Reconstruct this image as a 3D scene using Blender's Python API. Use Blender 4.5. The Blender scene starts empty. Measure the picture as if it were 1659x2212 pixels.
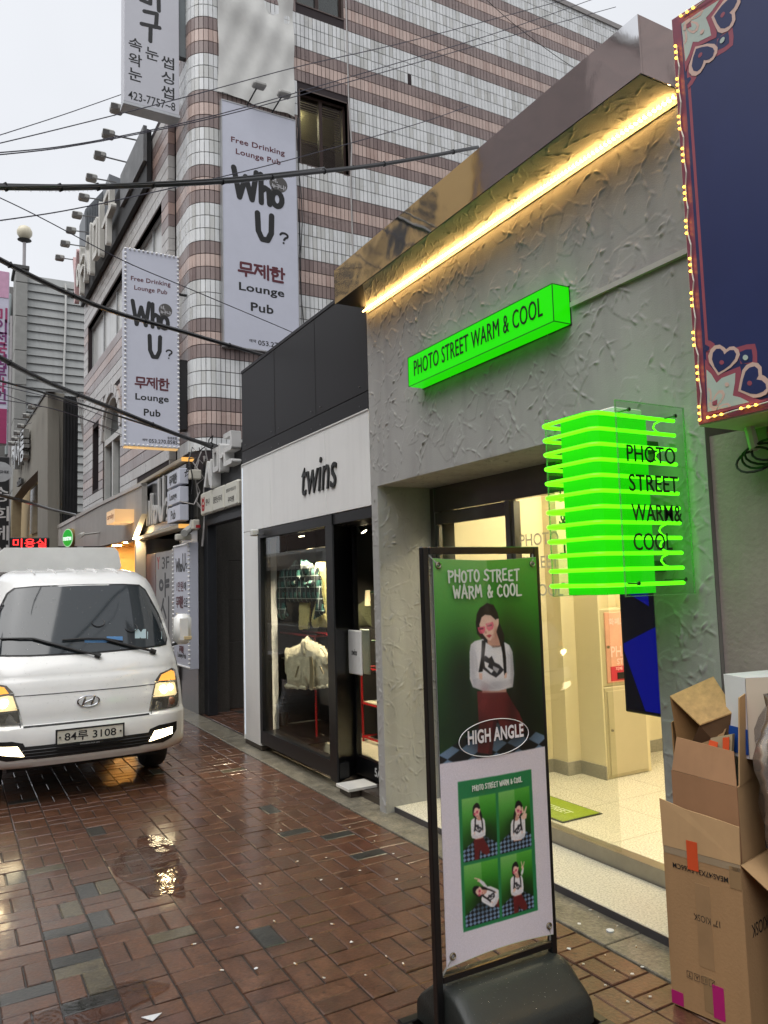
import bpy, bmesh, math, random
import numpy as np
from mathutils import Vector, Matrix
random.seed(7)
SC = bpy.context.scene
COL = SC.collection
R_ = math.radians

# ------------------------------------------------------------------ camera
IW, IH, FOC = 1659.0, 2212.0, 1661.0
CAMZ = 1.7
def _frame():
    vp = np.array([-105.0 - IW/2, 1284.0 - IH/2, FOC]); vp /= np.linalg.norm(vp)
    n = np.cross(vp, np.array([1, -0.0287, 0])); n /= np.linalg.norm(n)
    up = n if n[1] < 0 else -n
    x = np.cross(vp, up)
    if x[0] < 0: x = -x
    return np.array([x, vp, up])
RW = _frame()
def ray(px, py):
    return RW @ np.array([px - IW/2, py - IH/2, FOC])
def fx(px, py, X):
    r = ray(px, py); r = r * (X / r[0]); return Vector((r[0], r[1], r[2] + CAMZ))
def fy(px, py, Y):
    r = ray(px, py); r = r * (Y / r[1]); return Vector((r[0], r[1], r[2] + CAMZ))
def fz(px, py, Z):
    r = ray(px, py); r = r * ((Z - CAMZ) / r[2]); return Vector((r[0], r[1], r[2] + CAMZ))
cam_d = bpy.data.cameras.new('camera')
cam_d.sensor_fit = 'HORIZONTAL'; cam_d.sensor_width = 36.0
cam_d.lens = 36.0 * FOC / IW
cam_d.clip_start = 0.05; cam_d.clip_end = 600
cam = bpy.data.objects.new('camera', cam_d); COL.objects.link(cam)
_m = Matrix(((RW[0][0], -RW[0][1], -RW[0][2], 0), (RW[1][0], -RW[1][1], -RW[1][2], 0),
             (RW[2][0], -RW[2][1], -RW[2][2], CAMZ), (0, 0, 0, 1)))
cam.matrix_world = _m
SC.camera = cam

# ------------------------------------------------------------------ sky, sun, exposure
SUN_EL, SUN_AZ = R_(64), R_(245)
world = bpy.data.worlds.new('World'); SC.world = world; world.use_nodes = True
nt = world.node_tree; nt.nodes.clear()
sky = nt.nodes.new('ShaderNodeTexSky'); sky.sky_type = 'NISHITA'; sky.sun_disc = False
sky.sun_elevation = SUN_EL; sky.sun_rotation = SUN_AZ
sky.air_density = 1.0; sky.dust_density = 6.0; sky.ozone_density = 1.0
hs = nt.nodes.new('ShaderNodeHueSaturation'); hs.inputs['Saturation'].default_value = 0.12
tc = nt.nodes.new('ShaderNodeTexCoord')
nz = nt.nodes.new('ShaderNodeTexNoise'); nz.inputs['Scale'].default_value = 2.2; nz.inputs['Detail'].default_value = 4
rp = nt.nodes.new('ShaderNodeMapRange'); rp.inputs['From Min'].default_value = .3; rp.inputs['From Max'].default_value = .7
rp.inputs['To Min'].default_value = .92; rp.inputs['To Max'].default_value = 1.06
mx = nt.nodes.new('ShaderNodeMix'); mx.data_type = 'RGBA'; mx.inputs[0].default_value = 0.82
mx.inputs[7].default_value = (6.6, 6.8, 7.2, 1)
ml = nt.nodes.new('ShaderNodeVectorMath'); ml.operation = 'SCALE'
bg = nt.nodes.new('ShaderNodeBackground'); bg.inputs['Strength'].default_value = 0.10
wo = nt.nodes.new('ShaderNodeOutputWorld')
nt.links.new(sky.outputs[0], hs.inputs['Color']); nt.links.new(hs.outputs[0], mx.inputs[6])
nt.links.new(tc.outputs['Generated'], nz.inputs['Vector']); nt.links.new(nz.outputs[0], rp.inputs[0])
nt.links.new(mx.outputs[2], ml.inputs[0]); nt.links.new(rp.outputs[0], ml.inputs['Scale'])
nt.links.new(ml.outputs[0], bg.inputs['Color']); nt.links.new(bg.outputs[0], wo.inputs[0])
sun_d = bpy.data.lights.new('sun', 'SUN'); sun_d.energy = 1.5; sun_d.angle = R_(60); sun_d.color = (1.0, .98, .95)
sun = bpy.data.objects.new('sun', sun_d); COL.objects.link(sun)
_d = Vector((math.sin(SUN_AZ) * math.cos(SUN_EL), math.cos(SUN_AZ) * math.cos(SUN_EL), math.sin(SUN_EL)))
sun.rotation_euler = _d.to_track_quat('Z', 'Y').to_euler()
sun.location = _d * 40
vs = SC.view_settings; vs.view_transform = 'Standard'; vs.look = 'None'; vs.exposure = 0.55; vs.gamma = 1; vs.use_curve_mapping = False
SC.cycles.use_denoising = True
SC.cycles.max_bounces = 8; SC.cycles.diffuse_bounces = 3; SC.cycles.glossy_bounces = 4; SC.cycles.transparent_max_bounces = 12
SC.cycles.sample_clamp_indirect = 6.0
SC.cycles.caustics_reflective = False; SC.cycles.caustics_refractive = False

# ------------------------------------------------------------------ materials
def L(r, g, b):
    f = lambda c: (c/255/12.92) if c/255 <= .04045 else ((c/255 + .055)/1.055)**2.4
    return (f(r), f(g), f(b))
_mats = {}
def M(name, col, rough=.6, metal=0.0, var=.10, vscale=5.0, bump=0.0, bscale=60.0, coat=0.0, croug=.05,
      emit=None, estr=0.0, streak=0.0, alpha=None, spec=.5, rvar=0.0, stretch=(1, 1, 1)):
    if name in _mats: return _mats[name]
    m = bpy.data.materials.new(name); m.use_nodes = True
    t = m.node_tree; b = t.nodes['Principled BSDF']
    b.inputs['Base Color'].default_value = (*col, 1)
    b.inputs['Roughness'].default_value = rough; b.inputs['Metallic'].default_value = metal
    b.inputs['Specular IOR Level'].default_value = spec
    if coat: b.inputs['Coat Weight'].default_value = coat; b.inputs['Coat Roughness'].default_value = croug
    if emit is not None:
        b.inputs['Emission Color'].default_value = (*emit, 1); b.inputs['Emission Strength'].default_value = estr
    if alpha is not None: b.inputs['Alpha'].default_value = alpha
    g = None
    def pos(st):
        nonlocal g
        if g is None: g = t.nodes.new('ShaderNodeNewGeometry')
        if st == (1, 1, 1): return g.outputs['Position']
        v = t.nodes.new('ShaderNodeVectorMath'); v.operation = 'MULTIPLY'; v.inputs[1].default_value = st
        t.links.new(g.outputs['Position'], v.inputs[0]); return v.outputs[0]
    if var > 0:
        n = t.nodes.new('ShaderNodeTexNoise'); n.inputs['Scale'].default_value = vscale; n.inputs['Detail'].default_value = 6; n.inputs['Roughness'].default_value = .65
        t.links.new(pos(stretch), n.inputs['Vector'])
        r = t.nodes.new('ShaderNodeMapRange'); r.inputs[1].default_value = .28; r.inputs[2].default_value = .72
        r.inputs[3].default_value = 1 - var; r.inputs[4].default_value = 1 + var
        t.links.new(n.outputs[0], r.inputs[0])
        fac = r.outputs[0]
        if streak > 0:
            n2 = t.nodes.new('ShaderNodeTexNoise'); n2.inputs['Scale'].default_value = 9; n2.inputs['Detail'].default_value = 5
            t.links.new(pos((1, 1, .06)), n2.inputs['Vector'])
            r2 = t.nodes.new('ShaderNodeMapRange'); r2.inputs[1].default_value = .45; r2.inputs[2].default_value = .75
            r2.inputs[3].default_value = 1; r2.inputs[4].default_value = 1 - streak
            t.links.new(n2.outputs[0], r2.inputs[0])
            mm = t.nodes.new('ShaderNodeMath'); mm.operation = 'MULTIPLY'
            t.links.new(fac, mm.inputs[0]); t.links.new(r2.outputs[0], mm.inputs[1]); fac = mm.outputs[0]
        s = t.nodes.new('ShaderNodeVectorMath'); s.operation = 'SCALE'; s.inputs[0].default_value = col
        t.links.new(fac, s.inputs['Scale']); t.links.new(s.outputs[0], b.inputs['Base Color'])
        if rvar > 0:
            r3 = t.nodes.new('ShaderNodeMapRange'); r3.inputs[1].default_value = .3; r3.inputs[2].default_value = .7
            r3.inputs[3].default_value = max(.02, rough - rvar); r3.inputs[4].default_value = min(1, rough + rvar)
            t.links.new(n.outputs[0], r3.inputs[0]); t.links.new(r3.outputs[0], b.inputs['Roughness'])
    if bump > 0:
        n = t.nodes.new('ShaderNodeTexNoise'); n.inputs['Scale'].default_value = bscale; n.inputs['Detail'].default_value = 4
        t.links.new(pos((1, 1, 1)), n.inputs['Vector'])
        bp = t.nodes.new('ShaderNodeBump'); bp.inputs['Strength'].default_value = bump; bp.inputs['Distance'].default_value = .01
        t.links.new(n.outputs[0], bp.inputs['Height']); t.links.new(bp.outputs[0], b.inputs['Normal'])
    _mats[name] = m
    return m
def glass(name, tint=(.9, .95, .93), rough=.02, refl=.10, through=.92):
    """thin architectural glass: mostly clear, Fresnel mirror on top"""
    if name in _mats: return _mats[name]
    m = bpy.data.materials.new(name); m.use_nodes = True; t = m.node_tree; t.nodes.clear()
    o = t.nodes.new('ShaderNodeOutputMaterial'); tr = t.nodes.new('ShaderNodeBsdfTransparent'); gl = t.nodes.new('ShaderNodeBsdfGlossy')
    mixs = t.nodes.new('ShaderNodeMixShader'); lw = t.nodes.new('ShaderNodeLayerWeight'); lw.inputs[0].default_value = .5
    fr = t.nodes.new('ShaderNodeMath'); fr.operation = 'POWER'; fr.inputs[1].default_value = 5
    t.links.new(lw.outputs['Facing'], fr.inputs[0])
    ad = t.nodes.new('ShaderNodeMath'); ad.operation = 'MULTIPLY_ADD'; ad.inputs[1].default_value = 1 - refl/2; ad.inputs[2].default_value = refl/2; ad.use_clamp = True
    tr.inputs[0].default_value = (*[c*through for c in tint], 1); gl.inputs['Roughness'].default_value = rough
    t.links.new(fr.outputs[0], ad.inputs[0]); t.links.new(ad.outputs[0], mixs.inputs[0])
    t.links.new(tr.outputs[0], mixs.inputs[1]); t.links.new(gl.outputs[0], mixs.inputs[2]); t.links.new(mixs.outputs[0], o.inputs[0])
    _mats[name] = m; return m
def emis(name, col, s):
    if name in _mats: return _mats[name]
    m = bpy.data.materials.new(name); m.use_nodes = True; t = m.node_tree
    b = t.nodes['Principled BSDF']; b.inputs['Base Color'].default_value = (*[min(1, c*.35) for c in col], 1); b.inputs['Roughness'].default_value = .35; b.inputs['Specular IOR Level'].default_value = .25
    b.inputs['Emission Color'].default_value = (*col, 1); b.inputs['Emission Strength'].default_value = s
    _mats[name] = m; return m

# ------------------------------------------------------------------ mesh builder and scene helpers
class MB:
    def __init__(s): s.v = []; s.f = []; s.mi = []; s.uv = None
    def add(s, vs, fs, mi=0):
        o = len(s.v); s.v += [tuple(v) for v in vs]; s.f += [[i + o for i in f] for f in fs]; s.mi += [mi]*len(fs); return s
    def box(s, x0, x1, y0, y1, z0, z1, mi=0):
        if x0 > x1: x0, x1 = x1, x0
        if y0 > y1: y0, y1 = y1, y0
        if z0 > z1: z0, z1 = z1, z0
        vs = [(x0,y0,z0),(x1,y0,z0),(x1,y1,z0),(x0,y1,z0),(x0,y0,z1),(x1,y0,z1),(x1,y1,z1),(x0,y1,z1)]
        return s.add(vs, [(0,3,2,1),(4,5,6,7),(0,1,5,4),(1,2,6,5),(2,3,7,6),(3,0,4,7)], mi)
    def rbox(s, x0, x1, y0, y1, z0, z1, r=.005, mi=0):
        """box with chamfered edges"""
        if x0 > x1: x0, x1 = x1, x0
        if y0 > y1: y0, y1 = y1, y0
        if z0 > z1: z0, z1 = z1, z0
        r = min(r, (x1-x0)*.45, (y1-y0)*.45, (z1-z0)*.45)
        vs = []; idx = {}
        for i, X in enumerate((x0, x1)):
            for j, Y in enumerate((y0, y1)):
                for k, Z in enumerate((z0, z1)):
                    sx, sy, sz = (1, -1)[i], (1, -1)[j], (1, -1)[k]
                    for a, p in enumerate(((X, Y+sy*r, Z+sz*r), (X+sx*r, Y, Z+sz*r), (X+sx*r, Y+sy*r, Z))):
                        idx[(i,j,k,a)] = len(vs); vs.append(p)
        fs = []
        for i in (0,1): fs.append([idx[(i,j,k,0)] for j,k in ((0,0),(1,0),(1,1),(0,1))])
        for j in (0,1): fs.append([idx[(i,j,k,1)] for i,k in ((0,0),(1,0),(1,1),(0,1))])
        for k in (0,1): fs.append([idx[(i,j,k,2)] for i,j in ((0,0),(1,0),(1,1),(0,1))])
        for j in (0,1):
            for k in (0,1): fs.append([idx[(0,j,k,1)],idx[(1,j,k,1)],idx[(1,j,k,2)],idx[(0,j,k,2)]])
        for i in (0,1):
            for k in (0,1): fs.append([idx[(i,0,k,0)],idx[(i,1,k,0)],idx[(i,1,k,2)],idx[(i,0,k,2)]])
        for i in (0,1):
            for j in (0,1): fs.append([idx[(i,j,0,0)],idx[(i,j,1,0)],idx[(i,j,1,1)],idx[(i,j,0,1)]])
        for i in (0,1):
            for j in (0,1):
                for k in (0,1): fs.append([idx[(i,j,k,0)],idx[(i,j,k,1)],idx[(i,j,k,2)]])
        return s.add(vs, fs, mi)
    def quad(s, a, b, c, d, mi=0): return s.add([a, b, c, d], [(0,1,2,3)], mi)
    def prism(s, poly, axis, a, b, mi=0):
        """poly of 2D points extruded along axis from a to b; axis x: (y,z); y: (x,z); z: (x,y)"""
        def P(p, t):
            return (t, p[0], p[1]) if axis == 'x' else (p[0], t, p[1]) if axis == 'y' else (p[0], p[1], t)
        n = len(poly)
        vs = [P(p, a) for p in poly] + [P(p, b) for p in poly]
        fs = [list(range(n))[::-1], list(range(n, 2*n))] + [(i, (i+1) % n, n + (i+1) % n, n + i) for i in range(n)]
        return s.add(vs, fs, mi)
    def tube(s, path, r, n=6, caps=True, mi=0, closed=False):
        P = [Vector(p) for p in path]; m = len(P)
        rr = r if isinstance(r, (list, tuple)) else [r]*m
        vs = []; prev = None
        for i in range(m):
            if closed: t = P[(i+1) % m] - P[i-1]
            else: t = P[min(i+1, m-1)] - P[max(i-1, 0)]
            if t.length < 1e-9: t = Vector((0,0,1))
            t.normalize()
            if prev is None:
                a = Vector((0,0,1)) if abs(t.z) < .9 else Vector((1,0,0))
                u = t.cross(a).normalized()
            else:
                u = (prev - t * prev.dot(t))
                u = u.normalized() if u.length > 1e-6 else t.orthogonal().normalized()
            prev = u; w = t.cross(u)
            for k in range(n):
                an = 2*math.pi*k/n
                vs.append(P[i] + (u*math.cos(an) + w*math.sin(an))*rr[i])
        fs = []
        for i in range(m if closed else m-1):
            j = (i+1) % m
            for k in range(n): fs.append((i*n+k, i*n+(k+1)%n, j*n+(k+1)%n, j*n+k))
        if caps and not closed:
            fs.append(list(range(n))[::-1]); fs.append([(m-1)*n+k for k in range(n)])
        return s.add(vs, fs, mi)
    def lathe(s, prof, center=(0,0,0), n=16, mi=0, axis='z'):
        c = Vector(center); vs = []
        for (r, z) in prof:
            for k in range(n):
                a = 2*math.pi*k/n
                p = (r*math.cos(a), r*math.sin(a), z)
                if axis == 'x': p = (p[2], p[0], p[1])
                elif axis == 'y': p = (p[0], p[2], p[1])
                vs.append(c + Vector(p))
        fs = [(i*n+k, i*n+(k+1)%n, (i+1)*n+(k+1)%n, (i+1)*n+k) for i in range(len(prof)-1) for k in range(n)]
        fs.append(list(range(n))[::-1]); fs.append([(len(prof)-1)*n+k for k in range(n)])
        return s.add(vs, fs, mi)
    def build(s, name, mats, parent=None, smooth=False, label=None, cat=None, group=None, kind=None, fixn=True):
        me = bpy.data.meshes.new(name); me.from_pydata(s.v, [], s.f)
        mats = mats if isinstance(mats, (list, tuple)) else [mats]
        for m in mats: me.materials.append(m)
        if len(mats) > 1: me.polygons.foreach_set('material_index', s.mi)
        if fixn and len(s.f) < 20000:
            bm = bmesh.new(); bm.from_mesh(me); bmesh.ops.recalc_face_normals(bm, faces=bm.faces); bm.to_mesh(me); bm.free()
        if smooth:
            me.polygons.foreach_set('use_smooth', [True]*len(me.polygons))
            if smooth != 'all':
                bm = bmesh.new(); bm.from_mesh(me)
                for e in bm.edges:
                    if len(e.link_faces) != 2 or e.calc_face_angle(0) > R_(40): e.smooth = False
                bm.to_mesh(me); bm.free()
        me.update()
        return link(name, me, parent, label, cat, group, kind)
def link(name, me, parent=None, label=None, cat=None, group=None, kind=None):
    o = bpy.data.objects.new(name, me); COL.objects.link(o)
    if parent is not None:
        o.parent = parent
        w = parent; off = Vector((0,0,0))
        while w is not None: off += w.location; w = w.parent
        o.location = -off
    return tag(o, label, cat, group, kind)
def tag(o, label=None, cat=None, group=None, kind=None):
    if label: o['label'] = label
    if cat: o['category'] = cat
    if group: o['group'] = group
    if kind: o['kind'] = kind
    return o
def thing(name, label, cat, loc=(0,0,0), group=None, kind=None):
    o = bpy.data.objects.new(name, None); COL.objects.link(o); o.location = loc; o.empty_display_size = .2
    return tag(o, label, cat, group, kind)
def copy_thing(o, delta, label=None):
    c = o.copy(); COL.objects.link(c); c.location = o.location + Vector(delta)
    if label: c['label'] = label
    def kids(src, dst):
        for ch in list(src.children):
            k = ch.copy(); COL.objects.link(k); k.parent = dst; kids(ch, k)
    kids(o, c); return c
# frame for things drawn on a plane: origin, right, up, normal (towards the viewer)
class Plane:
    def __init__(s, o, r, u, n): s.o = Vector(o); s.r = Vector(r); s.u = Vector(u); s.n = Vector(n)
    def __call__(s, a, b, c=0.0): return s.o + s.r*a + s.u*b + s.n*c
def planeX(X, y, z): return Plane((X, y, z), (0,-1,0), (0,0,1), (-1,0,0))     # faces the street (-X); right is -Y
def planeY(Y, x, z): return Plane((x, Y, z), (1,0,0), (0,0,1), (0,-1,0))      # faces the camera side (-Y)
_txt = {}
def text_pts(body, size=1.0, bold=0.0, align='CENTER', spacing=1.0, shear=0.0, depth=0.0):
    cu = bpy.data.curves.new('glyphs', 'FONT'); cu.body = body; cu.size = size; cu.offset = bold; cu.align_x = align
    cu.space_character = spacing; cu.shear = shear; cu.extrude = depth/2; cu.resolution_u = 3
    ob = bpy.data.objects.new('glyphs', cu); tmp = bpy.data.scenes.new('glyph_bench'); tmp.collection.objects.link(ob)
    vl = tmp.view_layers[0]; vl.update(); dg = vl.depsgraph
    me = bpy.data.meshes.new_from_object(ob.evaluated_get(dg))
    vs = [tuple(v.co) for v in me.vertices]; fs = [list(p.vertices) for p in me.polygons]
    bpy.data.objects.remove(ob); bpy.data.curves.remove(cu); bpy.data.meshes.remove(me); bpy.data.scenes.remove(tmp)
    return vs, fs
def text(mb, pl, body, cx, cy, w=None, h=None, bold=0.0, depth=.003, lift=.003, mi=0, rot=0.0, shear=0.0, spacing=1.0):
    """letters fitted into width w and height h, centred at (cx, cy) on the plane"""
    vs, fs = text_pts(body, 1.0, bold, spacing=spacing, shear=shear, depth=1.0)
    if not vs: return
    a = np.array(vs); lo = a.min(0); hi = a.max(0); sz = hi - lo
    if w is None: w = h * sz[0] / max(sz[1], 1e-6)
    if h is None: h = w * sz[1] / max(sz[0], 1e-6)
    mid = (lo + hi)/2; out = []
    for p in a:
        u = (p[0]-mid[0])/max(sz[0], 1e-6)*w; v = (p[1]-mid[1])/max(sz[1], 1e-6)*h
        u, v = u*math.cos(rot) - v*math.sin(rot), u*math.sin(rot) + v*math.cos(rot)
        out.append(pl(cx+u, cy+v, lift + (p[2]+.5)*depth))
    mb.add(out, fs, mi)
def strokes(mb, pl, lines, cx, cy, w, h, sw, depth=.003, lift=.003, mi=0, box=None, n=6):
    """marker-drawn letters: round-ended strokes given as polylines in a unit box"""
    pts = [p for l in lines for p in l]
    if box is None: box = (min(p[0] for p in pts), min(p[1] for p in pts), max(p[0] for p in pts), max(p[1] for p in pts))
    bw = max(box[2]-box[0], 1e-6); bh = max(box[3]-box[1], 1e-6); k = 0
    for l in lines:
        q = [(cx + ((p[0]-box[0])/bw - .5)*w, cy + ((p[1]-box[1])/bh - .5)*h) for p in l]
        if len(q) == 1: q = [q[0], (q[0][0]+1e-4, q[0][1])]
        for i in range(len(q)-1):
            (x0, y0), (x1, y1) = q[i], q[i+1]
            a = math.atan2(y1-y0, x1-x0); r = sw/2; out = []
            for j in range(n+1):
                t = a + math.pi/2 + math.pi*j/n; out.append((x0 + r*math.cos(t), y0 + r*math.sin(t)))
            for j in range(n+1):
                t = a - math.pi/2 + math.pi*j/n; out.append((x1 + r*math.cos(t), y1 + r*math.sin(t)))
            k += 1; top = lift + depth + k*.00012; m = len(out)
            vs = [pl(u, v, top) for u, v in out] + [pl(u, v, lift) for u, v in out]
            mb.add(vs, [list(range(m))] + [(e, e+m, (e+1) % m + m, (e+1) % m) for e in range(m)], mi)
def arc(cx, cy, rx, ry, a0, a1, n=10):
    return [(cx + rx*math.cos(R_(a0 + (a1-a0)*i/n)), cy + ry*math.sin(R_(a0 + (a1-a0)*i/n))) for i in range(n+1)]

CAMP = Vector((0, 0, CAMZ))
def hit(px, py, p0, n):
    r = Vector(ray(px, py)); n = Vector(n); return CAMP + r*((Vector(p0) - CAMP).dot(n)/r.dot(n))
def panel(name, pxs, p0, n, mat, parent=None, lift=.0, th=.02, **kw):
    """outline seen in the photograph, laid on the plane (p0, n) and given thickness behind it"""
    n = Vector(n).normalized(); a = [hit(x, y, p0, n) + n*lift for x, y in pxs]; k = len(a)
    b = [p - n*th for p in a]
    return MB().add(a + b, [list(range(k)), list(range(k, 2*k))[::-1]] + [(i, (i+1) % k, (i+1) % k + k, i + k) for i in range(k)]).build(name, mat, parent, **kw)
def words(name, mat, parent, pl, body, cx, cy, **kw):
    m = MB(); text(m, pl, body, cx, cy, **kw); return m.build(name, mat, parent)
def drawn(name, mat, parent, pl, lines, *a, **kw):
    m = MB(); strokes(m, pl, lines, *a, **kw); return m.build(name, mat, parent)
def puff(poly, P, th, step=.012, both=True, rough=0.0, seed=0):
    """soft pillow-like piece (clothes): outline poly, P(a,b,c) places it, th its swelling"""
    a = np.array(poly); lo = a.min(0); hi = a.max(0); nx = max(4, int((hi[0]-lo[0])/step)); ny = max(4, int((hi[1]-lo[1])/step))
    xs = np.linspace(lo[0], hi[0], nx); ys = np.linspace(lo[1], hi[1], ny); X, Y = np.meshgrid(xs, ys)
    ins = np.zeros(X.shape, bool); D = np.full(X.shape, 9.0); n = len(poly)
    for i in range(n):
        (x0, y0), (x1, y1) = poly[i], poly[(i+1) % n]
        if y0 != y1:
            c = (y0 > Y) != (y1 > Y); ins ^= c & (X < (x1-x0)*(Y-y0)/(y1-y0) + x0)
        dx, dy = x1-x0, y1-y0; t = np.clip(((X-x0)*dx + (Y-y0)*dy)/(dx*dx+dy*dy+1e-12), 0, 1)
        D = np.minimum(D, np.hypot(X-x0-t*dx, Y-y0-t*dy))
    rnd = np.random.RandomState(seed)
    Hh = th*np.sqrt(np.clip(D/(th*2.2+1e-6), 0, 1)) + rough*(rnd.rand(*X.shape)-.5) + th*.07*np.sin(X*41+seed+Y*9)*np.sin(Y*17)
    keep = ins | (D < step*.6); mb = MB()
    for sgn in ((1, -1) if both else (1,)):
        ids = {}; vs = []; fs = []
        for i in range(ny):
            for j in range(nx):
                if keep[i, j]: ids[(i, j)] = len(vs); vs.append(P(X[i, j], Y[i, j], sgn*(Hh[i, j] if ins[i, j] else 0)))
        for i in range(ny-1):
            for j in range(nx-1):
                q = [(i, j), (i, j+1), (i+1, j+1), (i+1, j)]
                if all(k in ids for k in q): fs.append([ids[k] for k in q])
        mb.add(vs, fs)
    return mb
# ------------------------------------------------------------------ street paving
def wet(name, col, var=.45, rough=.40, grain=.6, film=.85):
    """stone or brick soaked by rain: dark, uneven, with a thin water film whose smoothness varies over the street"""
    m = bpy.data.materials.new(name); m.use_nodes = True; t = m.node_tree; b = t.nodes['Principled BSDF']
    g = t.nodes.new('ShaderNodeNewGeometry')
    def noise(sc, det=5, r=.6):
        n = t.nodes.new('ShaderNodeTexNoise'); n.inputs['Scale'].default_value = sc; n.inputs['Detail'].default_value = det; n.inputs['Roughness'].default_value = r
        t.links.new(g.outputs['Position'], n.inputs['Vector']); return n.outputs[0]
    def mr(src, a, bb, c, d):
        r = t.nodes.new('ShaderNodeMapRange'); r.inputs[1].default_value = a; r.inputs[2].default_value = bb; r.inputs[3].default_value = c; r.inputs[4].default_value = d
        t.links.new(src, r.inputs[0]); return r.outputs[0]
    n1 = noise(9, 8, .7); n2 = noise(60, 4); n3 = noise(.9, 3); n4 = noise(180, 2)
    oi = t.nodes.new('ShaderNodeObjectInfo')
    f1 = mr(n1, .3, .7, 1-var, 1+var); f2 = mr(n2, .3, .75, .60, 1.3)
    mu = t.nodes.new('ShaderNodeMath'); mu.operation = 'MULTIPLY'; t.links.new(f1, mu.inputs[0]); t.links.new(f2, mu.inputs[1])
    sp = mr(n4, .62, .72, 1.0, 1.7)
    mu2 = t.nodes.new('ShaderNodeMath'); mu2.operation = 'MULTIPLY'; t.links.new(mu.outputs[0], mu2.inputs[0]); t.links.new(sp, mu2.inputs[1])
    gum = mr(noise(17, 1), .73, .76, 1.0, .45); mu3 = t.nodes.new('ShaderNodeMath'); mu3.operation = 'MULTIPLY'; t.links.new(mu2.outputs[0], mu3.inputs[0]); t.links.new(gum, mu3.inputs[1]); mu2 = mu3
    s = t.nodes.new('ShaderNodeVectorMath'); s.operation = 'SCALE'; s.inputs[0].default_value = col
    t.links.new(mu2.outputs[0], s.inputs['Scale']); t.links.new(s.outputs[0], b.inputs['Base Color'])
    t.links.new(mr(n1, .3, .7, rough-.1, rough+.16), b.inputs['Roughness'])
    bp = t.nodes.new('ShaderNodeBump'); bp.inputs['Strength'].default_value = grain; bp.inputs['Distance'].default_value = .004
    t.links.new(n2, bp.inputs['Height']); t.links.new(bp.outputs[0], b.inputs['Normal'])
    b.inputs['Coat Weight'].default_value = film; b.inputs['Coat IOR'].default_value = 1.33
    t.links.new(mr(n3, .35, .62, .05, .20), b.inputs['Coat Roughness'])
    bp2 = t.nodes.new('ShaderNodeBump'); bp2.inputs['Distance'].default_value = .004
    t.links.new(mr(n3, .35, .62, .05, .35), bp2.inputs['Strength'])
    t.links.new(noise(34, 3), bp2.inputs['Height']); t.links.new(bp2.outputs[0], b.inputs['Coat Normal'])
    return m
BRICK = [wet('brick_red', L(87, 56, 39)), wet('brick_rust', L(92, 60, 42)), wet('brick_brown', L(81, 53, 38)), wet('brick_plum', L(85, 54, 40)),
         wet('brick_khaki', L(84, 76, 58)), wet('brick_slate', L(50, 50, 47))]
MORTAR = wet('wet_joint', L(44, 36, 30), film=.6, rough=.6)
GRANITE_WET = wet('kerb_granite', L(120, 114, 100), var=.5, film=.45, grain=1.0)
g = MB(); g.quad((-60, -40, -.03), (80, -40, -.03), (80, 140, -.03), (-60, 140, -.03))
g.build('ground', wet('ground_asphalt', L(70, 66, 62), film=.5), kind='structure')
pav = MB().box(-4.2, 2.655, -4, 40, -.025, -.007).build('pavement', MORTAR, kind='structure')
def brick_shape(w, l, seed):
    """brick with worn, chamfered top edges, centred, top at z=0"""
    rnd = random.Random(seed); c = .003 + rnd.random()*.0015; hw, hl = w/2, l/2
    vs = [(-hw,-hl,-.02),(hw,-hl,-.02),(hw,hl,-.02),(-hw,hl,-.02),(-hw,-hl,-c),(hw,-hl,-c),(hw,hl,-c),(-hw,hl,-c),
          (-hw+c,-hl+c,0),(hw-c,-hl+c,0),(hw-c,hl-c,0),(-hw+c,hl-c,0)]
    vs = [(x + rnd.uniform(-.0012,.0012), y + rnd.uniform(-.0012,.0012), z) for x, y, z in vs]
    fs = [(8,9,10,11)] + [(i,(i+1)%4,(i+1)%4+4,i+4) for i in range(4)] + [(i+4,(i+1)%4+4,(i+1)%4+8,i+8) for i in range(4)]
    return vs, fs
PIT = .2225; BX0 = .65; BY0 = 3.609; GAP = .0075
cells = []
for i in range(-21, 9):
    for j in range(-30, 150):
        x0 = BX0 + i*PIT; y0 = BY0 + j*PIT
        if (i + j) % 2 == 0: cells += [(x0 + PIT/2, y0 + PIT*.25, 0), (x0 + PIT/2, y0 + PIT*.75, 0)]
        else: cells += [(x0 + PIT*.25, y0 + PIT/2, 1), (x0 + PIT*.75, y0 + PIT/2, 1)]
for i in range(10, 18):          # mouth of the alley
    for j in range(20, 31):
        x0 = BX0 + i*PIT + .09; y0 = BY0 + j*PIT + .1
        if (i + j) % 2 == 0: cells += [(x0 + PIT/2, y0 + PIT*.25, 0), (x0 + PIT/2, y0 + PIT*.75, 0)]
        else: cells += [(x0 + PIT*.25, y0 + PIT/2, 1), (x0 + PIT*.75, y0 + PIT/2, 1)]
def view_area(x, y):
    c = RW.T @ np.array([x, y, -CAMZ])
    if c[2] < .5: return 0
    u = IW/2 + FOC*c[0]/c[2]; v = IH/2 + FOC*c[1]/c[2]
    if not (-30 < u < IW+20 and 0 < v < IH+30): return 0
    if 915 < u < 1290 and v > 2030: return 0
    if u > 1440 and v > 1700: return 0
    return 1.0/(c[2]**3)
rb = random.Random(11)
def brick_kind(x, y):
    r = rb.random()
    if r < .004: return 4
    if r < .010: return 5
    return rb.choice((0,0,1,1,2,3,0,2))
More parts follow.
